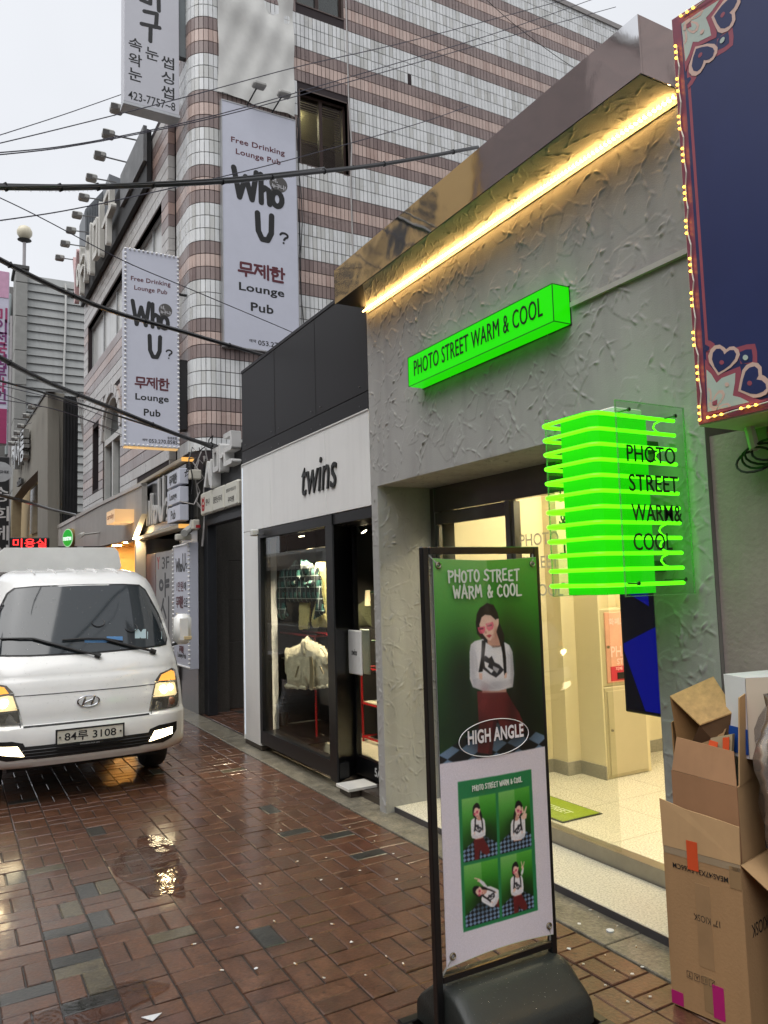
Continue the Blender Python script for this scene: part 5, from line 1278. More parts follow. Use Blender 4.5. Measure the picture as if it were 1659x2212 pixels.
# dark roof sign with white channel letters, floodlights on arms
rs_ = thing('roof_sign', 'black roof edge sign with tall white Korean channel letters', 'sign', tuple(FAp(5, 8.2)))
blk = M('roof_sign_black', L(22,22,23), rough=.55, var=.2)
sbox(MB(), .95, SEND-.1, 8.50, 9.42, .02, .10).build('board', blk, rs_)
sbox(MB(), .93, 2.75, 8.84, 9.46, .101, .16).build('plain_panel', M('roof_panel_grey', L(120,122,124), rough=.6, var=.2), rs_)
plr = Plane(FAp(4.9, 9.0, .12), -FD, (0,0,1), FN)
lt = M('channel_ivory', L(214,212,204), rough=.4)
for i, ch_ in enumerate('야시미구'): drawn('channel_letter', lt, rs_, plr, YSM[ch_], -1.75 + i*1.05, .02, .80, .95, .12, depth=.10, lift=.05, box=(0,0,1,1))
drawn('channel_letter', M('channel_pink', L(206,170,170), rough=.4), rs_, plr, [[(0,1),(.5,.5),(1,1)],[(.5,.5),(.5,0)]], -2.4, .1, .5, 1.1, .14, depth=.1, lift=.05)
heads = [(254.7,235.5,325.8,253),(236.5,290.4,299,303.6),(218.3,336.7,277.8,351.5),(200,384.6,251,393.5),(183.5,426.6,236.5,433.2),(168.7,464.7,216.6,469.6),(155.5,497.7,205,503.3),(142.9,526.5,191.8,534),(131,557,173,563)]
fgrey = M('flood_grey', L(168,168,164), rough=.5); fdark = M('flood_glass', L(96,94,92), rough=.3)
def flood(hx, hy, ax, ay, p0, n, label, group):
    a = hit(ax, ay, p0, n); r = Vector(ray(hx, hy)); h = CAMP + r*(a.y/r.y)
    o = thing('floodlight', label, 'floodlight', tuple(a), group)
    k = (h-a).length*.028 + .05
    MB().tube([a, h], .014, 5).build('arm', M('arm_grey', L(120,120,122), rough=.5), o)
    MB().rbox(h.x-.12, h.x+.08, h.y-.10, h.y+.10, h.z-.06, h.z+.05, .025).build('head', fgrey, o)
    MB().box(h.x-.125, h.x-.02, h.y-.105, h.y-.101, h.z-.075, h.z+.02).build('lens', fdark, o)
for q in heads: flood(*q, FAp(0, 0, .1), FN, 'floodlight on a thin arm along the top of the black roof sign', 'floodlights on the roof sign')
# ribbed metal roof house behind the roof sign
rbm = M('ribbed_metal', L(112, 116, 120), rough=.5, metal=.3)
rh = thing('roof_house', 'ribbed grey metal roof house above the tiled wing', 'roof house', (3.2, 19.2, 9.4))
p_ = [fy(184, 600, 19.5), fy(184, 452, 19.5), fy(222, 412, 19.5), fy(222, 600, 19.5)]
MB().prism([(p_[0].x, 9.4), (p_[1].x, p_[1].z), (p_[2].x, p_[2].z), (p_[2].x, 9.4)], 'y', 19.5, 20.5).build('gable', rbm, rh)
rb_ = MB(); x = p_[0].x
while x < p_[2].x - .03:
    t = (x-p_[0].x)/(p_[2].x-p_[0].x); rb_.box(x, x+.028, 19.47, 19.5, 9.4, p_[1].z + (p_[2].z-p_[1].z)*t - .03); x += .06
rb_.build('ribs', rbm, rh, kind='stuff')
MB().prism([(p_[2].x, 9.4), (p_[2].x, p_[2].z), (p_[2].x+1.0, p_[2].z-.2), (p_[2].x+1.0, 9.4)], 'y', 18.6, 20.4).build('side', rbm, rh)

# ------------------------------------------------------------------ white fronted shop further along
sh2 = thing('white_shop', 'white fronted shop with warm lit recess beyond the lounge pub', 'shop', tuple(FAp(5.2, 0, .1)))
wp2 = M('offwhite_fascia', L(178, 174, 168), rough=.55, var=.05, streak=.1)
P2 = FAp(0, 0, .13)
panel('fascia', [(124.6,1135),(213.5,1087),(306,1043),(306,1110),(286,1165),(216,1180),(124,1180)], P2, FN, wp2, sh2, th=.09)
panel('fascia_edge', [(124.6,1135),(213.5,1087),(306,1043),(306,1050),(213.5,1094),(126,1142)], P2, FN, M('fascia_edge', L(196,192,186), rough=.5), sh2, lift=.02, th=.1)
panel('left_return', [(124.6,1136),(131,1133),(131,1180),(124,1180)], P2, FN, M('fascia_edge', L(196,192,186), rough=.5), sh2, lift=.01, th=.1)
amber = M('recess_ochre', L(214, 168, 98), rough=.6, var=.06)
a0, a1 = hit(216, 1181, P2, FN), hit(312, 1160, P2, FN)
zs_ = (a0.z + a1.z)/2
so = MB().add([FAp(1.8, zs_, .1), FAp(4.3, zs_, .1), FAp(4.3, zs_, -1.4), FAp(1.8, zs_, -1.4)], [(0,1,2,3)]).build('soffit', amber, sh2)
MB().add([FAp(1.8, 0, -1.4), FAp(4.3, 0, -1.4), FAp(4.3, zs_, -1.4), FAp(1.8, zs_, -1.4)], [(0,1,2,3)]).build('recess_wall', amber, sh2)
MB().add([FAp(4.3, 0, -1.4), FAp(4.3, 0, .1), FAp(4.3, zs_, .1), FAp(4.3, zs_, -1.4)], [(0,1,2,3)]).build('recess_end', amber, sh2)
MB().add([FAp(1.8, 0, -1.4), FAp(1.8, 0, .1), FAp(1.8, zs_, .1), FAp(1.8, zs_, -1.4)], [(0,1,2,3)]).build('recess_end', wp2, sh2)
sbox(MB(), 1.70, 1.79, 0, zs_, -.06, .10).build('white_jamb', wp2, sh2)
for (px, py) in ((253, 1178), (278, 1172), (298, 1163)):
    p_ = fz(px, py, zs_-.005); MB().lathe([(.085,.0),(.085,.006),(.05,.008)], (p_.x, p_.y, zs_-.012), 12).build('downlight', emis('downlight', (1, .74, .38), 120), sh2)
# small lit sign
cs = thing('lit_sign', 'small warm lit box sign with thin lettering on the white shop front', 'sign', tuple(hit(285, 1115, P2, FN)))
c0, c1 = hit(271, 1108, P2, FN), hit(290, 1128, P2, FN)
s0 = (c0-FP).dot(FD); s1 = (c1-FP).dot(FD)
sbox(MB(), s1, s0, c1.z, c0.z, .131, .45).build('box', emis('lit_cream', (1.0, .62, .30), .38), cs)
words('lettering', M('thin_brown', L(150, 96, 70), rough=.5), cs, Plane((FAp((s0+s1)/2, (c0.z+c1.z)/2, .451)), -FD, (0,0,1), FN), 'carnaby', 0, 0, w=(s0-s1)*.8, h=.12, depth=.002, lift=.002)
# round green sign
mc = hit(159, 1162, P2, FN); g_s = (mc-FP).dot(FD); rz_ = abs(hit(159, 1142, P2, FN).z - hit(159, 1180, P2, FN).z)/2
rg = thing('round_sign', 'round lit green sign with white lettering on the white shop front', 'sign', tuple(mc))
DN = (FN + Vector((0, -.42, 0))).normalized(); DR = Vector((-DN.y, DN.x, 0)); DC = FAp(g_s, mc.z, .26)
def disc(r, l0, l1, n=28):
    v = [DC + DR*(r*math.cos(2*math.pi*i/n)) + Vector((0, 0, r*math.sin(2*math.pi*i/n))) + DN*l for l in (l1, l0) for i in range(n)]
    return MB().add(v, [list(range(n))] + [(i, (i+1) % n, (i+1) % n + n, i+n) for i in range(n)])
disc(rz_*1.08, -.10, .0).build('rim', M('rim_ochre', L(150,130,80), rough=.5), rg); disc(rz_*1.03, -.02, .006).build('ring', emis('rim_mint', (.5, .85, .5), .5), rg); disc(rz_*.93, .0, .012).build('face', emis('sign_leaf_green', L(30, 160, 50), .7), rg)
words('lettering', emis('letter_white_lit', (.75, .95, .8), .9), rg, Plane(DC + DN*.0125, DR, (0,0,1), DN), 'mentree', 0, -.01, w=rz_*1.65, h=rz_*.5, bold=.02, depth=.002, lift=.002)
cm2 = thing('security_camera', 'white security camera on the white shop front below the lit sign', 'camera', tuple(hit(215, 1152, P2, FN)))
p_ = hit(209, 1155, P2, FN) + FN*.25; q_ = hit(216, 1150, P2, FN)
MB().tube([q_ , p_], .02, 6).build('arm', fgrey, cm2); MB().tube([p_ + Vector((.0,.1,.02)), p_ - Vector((.12,.22,.05))], [.045,.05], 8).build('body', M('camera_white', L(205,205,200), rough=.4), cm2)
# red scrolling LED sign
ls = thing('led_sign', 'black LED sign showing red Korean letters above the lorry', 'sign', tuple(fy(62, 1175, 21)))
l0, l1 = fy(21, 1161, 20.5), fy(107, 1184, 20.5)
MB().rbox(l0.x, l1.x, 20.5, 20.7, l1.z-.1, l0.z, .02).build('housing', M('led_black', L(16,14,14), rough=.5), ls)
words('lettering', emis('led_red', (1, .03, .03), 2.2), ls, planeY(20.5, (l0.x+l1.x)/2, (fy(62, 1164, 20.5).z + fy(62, 1182, 20.5).z)/2), '미용실', .0, .0, w=(l1.x-l0.x)*.84, h=.21, bold=.006, depth=.004, lift=.004)
# ------------------------------------------------------------------ grey rendered building with angled top
gb = thing('grey_building', 'grey rendered building with slanting top edge and steel lettering', 'building', tuple(fy(90, 1200, 23)))
grey = M('grey_render', L(140, 136, 126), rough=.8, var=.06, vscale=.8, streak=.10)
e0, e1 = fy(103, 847, 22.5), fy(139.5, 847, 22.5)
FP3 = Vector((e0.x, 22.5, 0)); FD3 = Vector((-.055, 1, 0)).normalized(); FN3 = Vector((-FD3.y, FD3.x, 0))
panel('street_wall', [(102.7,846),(33,955),(26,1080),(48,1050),(82,1016),(81,1180),(103,1185)], FP3, FN3, grey, gb, th=.3)
panel('street_wall', [(24.5,1080),(27,1080),(24,1180),(20,1180)], FP3, FN3, M('cream_render', L(170,156,126), rough=.8), gb, th=.3)
MB().box(e0.x+.01, e1.x, 22.5, 22.9, 2.0, e0.z).build('end_wall', grey, gb)
panel('recess_wall', [(25,1078),(81,1016),(81,1185),(22,1185)], FP3 + Vector((.55, 0, 0)), FN3, M('recess_tan', L(168, 146, 106), rough=.8, var=.1), gb, th=.1)
panel('recess_window', [(66,1060),(81,1046),(81,1150),(64,1155)], FP3 + Vector((.48, 0, 0)), FN3, M('recess_glass', L(120, 112, 96), rough=.15, var=.3, vscale=1), gb, th=.03)
panel('coping', [(139.5,847),(102.7,846),(33,955),(33,951),(102,842),(139.5,843)], FP3, FN3, M('coping_dark2', L(60,58,56), rough=.6), gb, lift=.03, th=.2)
plg_ = Plane(hit(53, 975, FP3, FN3), -FD3, (0,0,1), FN3)
words('steel_lettering', M('letter_steel', L(170,170,168), rough=.25, metal=.8), gb, plg_, '헤어롱', 0, 0, w=2.9, h=1.0, bold=.02, depth=.16, lift=.05)
words('steel_lettering', M('letter_dark', L(60,58,56), rough=.4), gb, plg_, 'salon', -.2, -.95, w=1.0, h=.26, bold=.01, depth=.08, lift=.05)
for q in ((46,920,68,913),(58,898,78,893),(70,879,90,878),(38,935,58,931),(33,948,50,945),(26,958,42,957)):
    flood(*q, FP3 + FN3*.05, FN3, 'small floodlight on an arm over the slanting edge of the grey building', 'floodlights on the grey building')
cor = M('black_corrugated', L(34,34,36), rough=.6, var=.4, vscale=3, streak=.4)
bc = thing('black_clad_strip', 'narrow black corrugated wall with loose cables beside the grey building', 'wall', (e1.x, 22.3, 0))
c0, c1 = fy(139.5, 855, 22.2), fy(169, 850, 22.2)
MB().box(c0.x, c1.x, 22.2, 22.9, 2.0, c0.z).build('sheet', cor, bc)
rb_ = MB(); x = c0.x
while x < c1.x*.985: rb_.box(x, x+.035, 22.17, 22.2, 2.0, c0.z); x += .08
rb_.build('ribs', cor, bc, kind='stuff')
for i in range(3):
    MB().tube([(c0.x+.3+i*.05, 22.1, c0.z-.02), (c0.x+.38+i*.05, 22.08, c0.z-.5), (c0.x+.5+.02*i, 22.1, c0.z-1.4-.4*i)], .015, 5).build('cable', M('conduit_grey', L(176,172,170), rough=.5), bc)
# ------------------------------------------------------------------ tall grey siding building with stone pier
sb = thing('siding_building', 'tall building with pale grey horizontal siding and a granite pier', 'building', tuple(fy(100, 1100, 36)))
YS = 36.0; stone = M('pier_granite', L(142, 142, 138), rough=.7, var=.12, vscale=3); sid = M('siding_grey', L(160, 162, 160), rough=.5, var=.08, vscale=1.2, metal=.1, streak=.12)
s0, s1, s2 = fy(33, 600, YS), fy(59, 600, YS), fy(172, 640, YS)
zt = fy(58, 602, YS).z
MB().box(s1.x, s2.x+3, YS+.06, YS+8, 0, zt).build('backing_wall', M('siding_back', L(110,112,110), rough=.8), sb)
z = 3.0
while z < zt - .1:
    MB().add([(s1.x, YS+.05, z+.355), (s2.x+3, YS+.05, z+.355), (s2.x+3, YS-.03, z), (s1.x, YS-.03, z), (s1.x, YS+.05, z), (s2.x+3, YS+.05, z)], [(0,1,2,3),(3,2,5,4),(0,3,4),(1,5,2)]).build('siding_board', sid, sb); z += .36
z = 3.0; i = 0
while z < zt + .2:
    MB().rbox(s0.x, s1.x, YS-.35, YS+1.2, z+.01, min(z+1.5, zt+.25), .02).build('granite_block', stone, sb); z += 1.51
MB().rbox(s0.x-.1, s1.x+.05, YS-.45, YS+1.3, zt+.26, zt+.42, .02).build('pier_cap', M('cap_dark', L(70,70,68), rough=.6), sb)
MB().tube([fy(142, 615, YS)+Vector((-.0,-.1,0)), fy(141, 700, YS)+Vector((0,-.1,0)), fy(138, 780, YS)+Vector((0,-.1,0)), fy(137, 850, YS)+Vector((0,-.1,0))], .05, 6).build('drain_pipe', M('pipe_white', L(200,200,196), rough=.5), sb)
bp_ = fy(52.5, 600, YS); bt = fy(53, 510, YS)
pole = thing('ball_finial', 'slim pole with a cream ball on top of the granite pier', 'finial', tuple(bp_))
MB().tube([(bp_.x, YS+.2, zt+.4), (bp_.x, YS+.2, bt.z)], .07, 8).build('pole', M('pole_steel', L(150,146,146), rough=.35, metal=.6), pole)
MB().lathe([(.03,-.34),(.2,-.27),(.31,-.1),(.32,.05),(.24,.22),(.1,.3),(.02,.32)], (bp_.x, YS+.2, bt.z+.25), 16).build('ball', M('ball_cream', L(206,198,174), rough=.4), pole, smooth='all')
MB().lathe([(.1,-.1),(.3,0),(.1,.02)], (bp_.x, YS+.2, bt.z-.1), 10).build('collar', M('cap_dark', L(70,70,68), rough=.6), pole)
# ------------------------------------------------------------------ signs and buildings at the far left
YF = 33.0
fb = thing('glass_building', 'narrow building with stacked glass bays and steel pipe at the bend of the street', 'building', tuple(fy(25, 1100, 40)))
a_, b_ = fy(14, 700, 40), fy(30, 700, 40)
MB().box(fy(-60, 700, 42).x, b_.x, 40, 48, 0, fy(28, 760, 40).z + 3.2).build('walls', M('far_wall', L(118,116,114), rough=.8, var=.2, vscale=.5), fb)
for i in range(6):
    z0 = 6.0 + i*2.1
    if z0 + 1.7 < fy(28, 705, 40).z + 3: MB().rbox(a_.x, b_.x-.15, 39.5, 40, z0, z0+1.5, .05).build('glass_bay', M('far_glass', L(150,158,158), rough=.15, var=.15, vscale=1), fb)
MB().tube([(b_.x-.1, 39.6, 3), (b_.x-.1, 39.6, fy(27, 690, 40).z)], .14, 8).build('pipe', M('pole_steel', L(150,146,146), rough=.35, metal=.6), fb)
ps = thing('pink_sign', 'tall white vertical sign with pink and purple Korean lettering', 'sign', tuple(fy(5, 960, YF)))
q0, q1 = fy(-14, 582, YF), fy(15, 960, YF)
MB().rbox(q0.x, q1.x, YF, YF+.4, q1.z, q0.z, .03).build('box', M('vinyl_pale', L(190,188,204), rough=.4), ps)
MB().rbox(q0.x+.02, q1.x-.02, YF-.02, YF-.002, q1.z+.02, q1.z+1.4, .02).build('bottom_band', M('sign_magenta', L(150, 44, 92), rough=.4), ps)
MB().rbox(q0.x+.02, q1.x-.02, YF-.02, YF-.002, q0.z-1.1, q0.z-.02, .02).build('top_band', M('sign_softpink', L(196, 150, 176), rough=.4), ps)
plq = planeY(YF, (q0.x+q1.x)/2, 0)
for i, s_ in enumerate('미인천국피부라인'):
    zc = q0.z - 1.8 - i*(q0.z-q1.z-3.6)/7.2; words('lettering', M('sign_plum', L(110, 40, 100), rough=.4) if i % 3 else M('sign_magenta', L(150, 44, 92), rough=.4), ps, plq, s_, 0, zc, w=(q1.x-q0.x)*.8, h=.6, bold=.02, depth=.01, lift=.01)
ks = thing('black_sign', 'tall black vertical sign with white Korean lettering and a pale round badge', 'sign', tuple(fy(6, 1170, 30)))
q0, q1 = fy(-16, 985, 30), fy(18, 1185, 30)
MB().rbox(q0.x, q1.x, 30, 30.4, q1.z-1, q0.z, .03).build('box', M('sign_black_far', L(24,24,26), rough=.4), ks)
cc_ = ((q0.x+q1.x)/2, q0.z-.55)
flat('badge', [(.36*math.cos(t*.3927), .36*math.sin(t*.3927)) for t in range(16)], M('badge_grey', L(168,170,172), rough=.5), .012, ks, Plane((cc_[0], 30, cc_[1]), (1,0,0), (0,0,1), (0,-1,0)), th=.01)
words('lettering', M('badge_ink', L(40,40,44), rough=.5), ks, planeY(30, cc_[0], cc_[1]), 'ONGHEE', 0, 0, w=.5, h=.1, bold=.02, depth=.004, lift=.014)
for i, s_ in enumerate('송희헤어'): words('lettering', M('letter_far_white', L(206,206,206), rough=.5), ks, planeY(30, cc_[0], 0), s_, 0, q0.z-1.35-i*.68, w=.55, h=.52, bold=.012, depth=.01, lift=.01)

for (s_, l_) in ((2.4, -.5), (3.4, -.5), (3.6, -1.0), (2.6, -1.0)):  # further downlights, added to brighten the ochre recess
    p_ = FAp(s_, zs_-.012, l_); MB().lathe([(.085,.0),(.085,.006),(.05,.008)], p_, 12).build('downlight', emis('downlight', (1, .74, .38), 120), sh2)
sbox(MB(), 4.35, SEND, 0, 2.61, -.4, -.02).build('shop_wall', wp2, sh2)
# ------------------------------------------------------------------ white lorry
TC = 1.015; TYF = 6.85
lorry = thing('lorry', 'white light lorry with lit headlights driving up the wet street', 'lorry', (TC, TYF+1.2, 0))
_pz = [(.285,.14),(.30,.05),(.36,.012),(.44,0),(.56,.004),(.615,.02),(.635,.05),(.66,.055),(.76,.062),(.86,.09),(.96,.115),(1.0,.14),(1.03,.15),(1.10,.19),(1.135,.225),(1.75,.60),(1.80,.66),(1.86,.80),(1.90,1.05),(1.915,1.6)]
def prof(z):
    for (a, ya), (b, yb) in zip(_pz[:-1], _pz[1:]):
        if z <= b: t = max(0, (z-a)/(b-a)); return ya + (yb-ya)*t
    return _pz[-1][1]
_wz = [(.2,.80),(.36,.845),(.62,.85),(.80,.84),(1.0,.825),(1.13,.805),(1.4,.77),(1.7,.70),(1.80,.655),(1.88,.58),(1.915,.5)]
def Wd(z):
    for (a, ya), (b, yb) in zip(_wz[:-1], _wz[1:]):
        if z <= b: t = max(0, (z-a)/(b-a)); return ya + (yb-ya)*t
    return _wz[-1][1]
def plan(u, z): return .07*u*u + .20*abs(u)**7
def F(x, z):
    u = max(-1, min(1, x/Wd(z))); return prof(z) + plan(u, z)
def loc(x, y, z): return Vector((TC + x, TYF + y, z))
def T1(x, y): return (x*.26457, 1124.7 + y*.26457)
def tx(zx, zy):
    """zoomed photo point -> (x, z) on the lorry's front"""
    px, py = T1(zx, zy); y = .1
    for _ in range(25):
        p = fy(px, py, TYF + y); x = p.x - TC; z = p.z; y = .5*y + .5*F(x, max(.29, min(1.91, z)))
    return (x, z)
paint = M('lorry_white', L(232, 232, 230), rough=.22, var=.035, coat=.6, croug=.06)
blk_t = M('lorry_black', L(20, 20, 21), rough=.45)
# cab shell
zs = [.285,.295,.305,.33,.36,.40,.44,.50,.56,.60,.615,.635,.66,.70,.76,.81,.86,.91,.96,.98,1.0,1.015,1.03,1.06,1.10,1.135,1.25,1.4,1.55,1.65,1.75,1.78,1.80,1.83,1.86,1.88,1.90,1.91,1.915]
us = [-1,-.985,-.96,-.93,-.89,-.84,-.78,-.7,-.6,-.48,-.36,-.24,-.12,0,.12,.24,.36,.48,.6,.7,.78,.84,.89,.93,.96,.985,1]
sh_ = MB(); vs_ = []
for z in zs:
    row = [loc(u*Wd(z), min(1.6, prof(z)+plan(u, z)), z) for u in us]
    row = [loc(-Wd(z)-.0, 1.62, z)] + row + [loc(Wd(z), 1.62, z)]
    vs_ += row
nu = len(us)+2
sh_.add(vs_, [(i*nu+j, i*nu+j+1, (i+1)*nu+j+1, (i+1)*nu+j) for i in range(len(zs)-1) for j in range(nu-1)] + [[i*nu for i in range(len(zs))] + [i*nu+nu-1 for i in reversed(range(len(zs)))]])
sh_.build('cab', paint, lorry, smooth=True, fixn=False)
def patch(name, poly, mat, parent=None, off=.004, th=.02, cuts=2, smooth='all'):
    bm = bmesh.new(); vs = [bm.verts.new((x, 0, z)) for x, z in poly]; f = bm.faces.new(vs)
    bmesh.ops.triangulate(bm, faces=[f])
    for _ in range(cuts): bmesh.ops.subdivide_edges(bm, edges=[e for e in bm.edges if e.calc_length() > .05], cuts=1, use_grid_fill=True); bmesh.ops.triangulate(bm, faces=bm.faces)
    be = [e for e in bm.edges if e.is_boundary]
    front = list(bm.verts)
    ret = bmesh.ops.extrude_edge_only(bm, edges=be); back = [g for g in ret['geom'] if isinstance(g, bmesh.types.BMVert)]
    for v in front: x, z = v.co.x, v.co.z; v.co = loc(x, F(x, z) - off, z)
    for v in back: x, z = v.co.x, v.co.z; v.co = loc(x, F(x, z) - off + th, z)
    me = bpy.data.meshes.new(name); bm.to_mesh(me); bm.free(); me.materials.append(mat); me.polygons.foreach_set('use_smooth', [True]*len(me.polygons))
    bm = bmesh.new(); bm.from_mesh(me); bmesh.ops.recalc_face_normals(bm, faces=bm.faces)
    for e in bm.edges:
        if e.calc_face_angle(0) > R_(40): e.smooth = False
    bm.to_mesh(me); bm.free()
    return link(name, me, parent or lorry)
def mir(poly): return [(-x, z) for x, z in poly][::-1]
P_ = lambda ps: [tx(*p) for p in ps]
# windscreen
half = P_([(725,528),(1000,525),(1130,532),(1180,570),(1290,770),(1355,950),(1345,1005),(1110,1040),(725,1075)])
ws_poly = half + mir(half[1:-1])
ws_poly = [p for p in half] + [(-x, z) for x, z in half[::-1][1:-1]]
seal = [(x*1.02, z + (.012 if z > 1.4 else -.012)) for x, z in ws_poly]
patch('windscreen_seal', seal, blk_t, off=.003, cuts=3)
wsm = bpy.data.materials.new('windscreen_glass'); wsm.use_nodes = True
_b = wsm.node_tree.nodes['Principled BSDF']; _b.inputs['Base Color'].default_value = (*L(44, 50, 54), 1); _b.inputs['Roughness'].default_value = .06; _b.inputs['IOR'].default_value = 1.6; _b.inputs['Coat Weight'].default_value = .3
wsn = patch('windscreen', ws_poly, wsm, off=.008, cuts=3)
# things lying on the dash, seen low behind the glass
pap = M('dash_paper', L(168, 190, 196), rough=.7, var=.1)
for (a, b, c_, d) in ((1100,885,1190,960),(1200,905,1320,965),(870,945,1000,985),(690,975,870,995)):
    q = P_([(a,b),(c_,b),(c_,d),(a,d)]); patch('dash_paper', q, pap if d < 980 else M('dash_blue', L(70, 120, 170), rough=.6), wsn, off=.0095, th=.001, cuts=0)
for (a, b, r_) in ((800, 830, 26), (1068, 873, 24)):
    c_ = tx(a, b); m = MB(); m.tube([loc(c_[0] + .055*math.cos(t*.449), F(c_[0], c_[1]+.05*math.sin(t*.449)) - .010, c_[1] + .035*math.sin(t*.449)) for t in range(14)], .004, 5, closed=True); m.build('suction_ring', blk_t, wsn)
# seams
def seam(name, pts, w=.006, mat=blk_t, off=.004, parent=None):
    q = P_(pts); m = MB()
    path = []
    for (x0, z0), (x1, z1) in zip(q[:-1], q[1:]):
        for i in range(6): t = i/6; x = x0+(x1-x0)*t; z = z0+(z1-z0)*t; path.append(loc(x, F(x, z)-off+.003, z))
    path.append(loc(q[-1][0], F(*q[-1])-off+.003, q[-1][1])); m.tube(path, w/2, 5); return m.build(name, mat, parent or lorry)
def both(fn, pts):
    q = P_(pts); return q
up = P_([(725,1385),(1000,1365),(1262,1335)]); lo = P_([(725,1642),(1000,1605),(1215,1575)])
def seam_xz(name, q, w, mat=blk_t):
    path = []
    for (x0, z0), (x1, z1) in zip(q[:-1], q[1:]):
        for i in range(8): t = i/8; x = x0+(x1-x0)*t; z = z0+(z1-z0)*t; path.append(loc(x, F(x, z)-.001, z))
    path.append(loc(q[-1][0], F(*q[-1])-.001, q[-1][1])); MB().tube(path, w/2, 5).build(name, mat, lorry)
zu = sum(z for x, z in up)/3; zl = sum(z for x, z in lo)/3; xu = up[-1][0]; xl = lo[-1][0]
seam_xz('panel_gap', [(-xu, zu), (xu, zu)], .007); seam_xz('panel_gap', [(-xl, zl), (xl, zl)], .022)
seam_xz('panel_gap', [(xu, zu), (xl+.02, zl)], .006); seam_xz('panel_gap', [(-xu, zu), (-xl-.02, zl)], .006)
seam_xz('panel_gap', [(.80, 1.12), (.815, 1.0), (.83, .9)], .004); seam_xz('panel_gap', [(-.80, 1.12), (-.815, 1.0), (-.83, .9)], .004)
# roof ribs
for i in range(5):
    x = -.36 + i*.18; MB().tube([loc(x, .80, 1.862), loc(x, .95, 1.892), loc(x, 1.5, 1.917)], [.004,.014,.014], 6).build('roof_rib', paint, lorry, smooth=True)
# emblem
ec = tx(720, 1470); em = MB()
chrome = M('chrome', L(210, 212, 214), rough=.12, metal=1.0, var=0)
em.tube([loc(ec[0]+.085*math.cos(t*.2244), F(0, ec[1]) - .014, ec[1]+.043*math.sin(t*.2244)) for t in range(28)], .0065, 6, closed=True)
for sx in (-1, 1): em.tube([loc(ec[0]+sx*.036-.014, F(0, ec[1])-.014, ec[1]-.036), loc(ec[0]+sx*.034, F(0, ec[1])-.016, ec[1]), loc(ec[0]+sx*.036+.014, F(0, ec[1])-.014, ec[1]+.036)], [.006,.010,.006], 6)
em.tube([loc(ec[0]-.036, F(0, ec[1])-.015, ec[1]-.012), loc(ec[0]+.036, F(0, ec[1])-.015, ec[1]+.012)], .007, 6)
em.build('emblem', chrome, lorry, smooth=True)
# lower grille
gq = P_([(725,1862),(1000,1815),(1165,1760),(1190,1725),(1000,1770),(725,1810)])
gz0 = .375; gz1 = .475
patch('grille', [(-.60,gz1),(-.55,gz0+.015),(-.4,gz0-.005),(.4,gz0-.005),(.55,gz0+.015),(.60,gz1)], blk_t, off=.004, cuts=3)
for z in (.395,.42,.445): MB().tube([loc(x, F(x, z)-.008, z) for x in [-.52+.08*i for i in range(14)]], .004, 4).build('grille_bar', M('grille_bar', L(34,34,36), rough=.4), lorry)
# number plate
pc0, pc1 = fy(117.7, 1575.8, TYF-.02), fy(265.4, 1591.9, TYF-.02)
plt = MB().rbox(TC-.26+.005, TC+.26+.005, TYF-.030, TYF-.012, pc1.z, pc1.z+.112, .006).build('number_plate', M('plate_ivory', L(212,210,198), rough=.4), lorry)
fr2 = MB(); zc_ = pc1.z+.056
for (a, b, c_, d) in ((TC-.262, TC+.272, pc1.z-.006, pc1.z+.004), (TC-.262, TC+.272, pc1.z+.108, pc1.z+.118), (TC-.262, TC-.25, pc1.z+.004, pc1.z+.108), (TC+.26, TC+.272, pc1.z+.004, pc1.z+.108)): fr2.box(a, b, TYF-.034, TYF-.02, c_, d)
fr2.box(TC-.1, TC+.1, TYF-.032, TYF-.02, pc1.z-.022, pc1.z-.006)
fr2.build('plate_frame', blk_t, plt)
words('plate_number', M('plate_ink', L(18,18,20), rough=.5), plt, planeY(TYF-.030, TC+.005, zc_), '84루 3108', 0, 0, w=.40, h=.075, bold=.012, depth=.001, lift=.0006)
words('plate_frame_lettering', M('frame_ink', L(170,170,170), rough=.5), plt, planeY(TYF-.032, TC+.0, pc1.z-.014), 'HYUNDAI FOR LIFE', 0, 0, w=.15, h=.009, depth=.0005, lift=.0004)
for sx in (-.235, .235): MB().tube([(TC+.005+sx, TYF-.031, zc_), (TC+.005+sx, TYF-.038, zc_)], .008, 8).build('bolt', blk_t, plt)
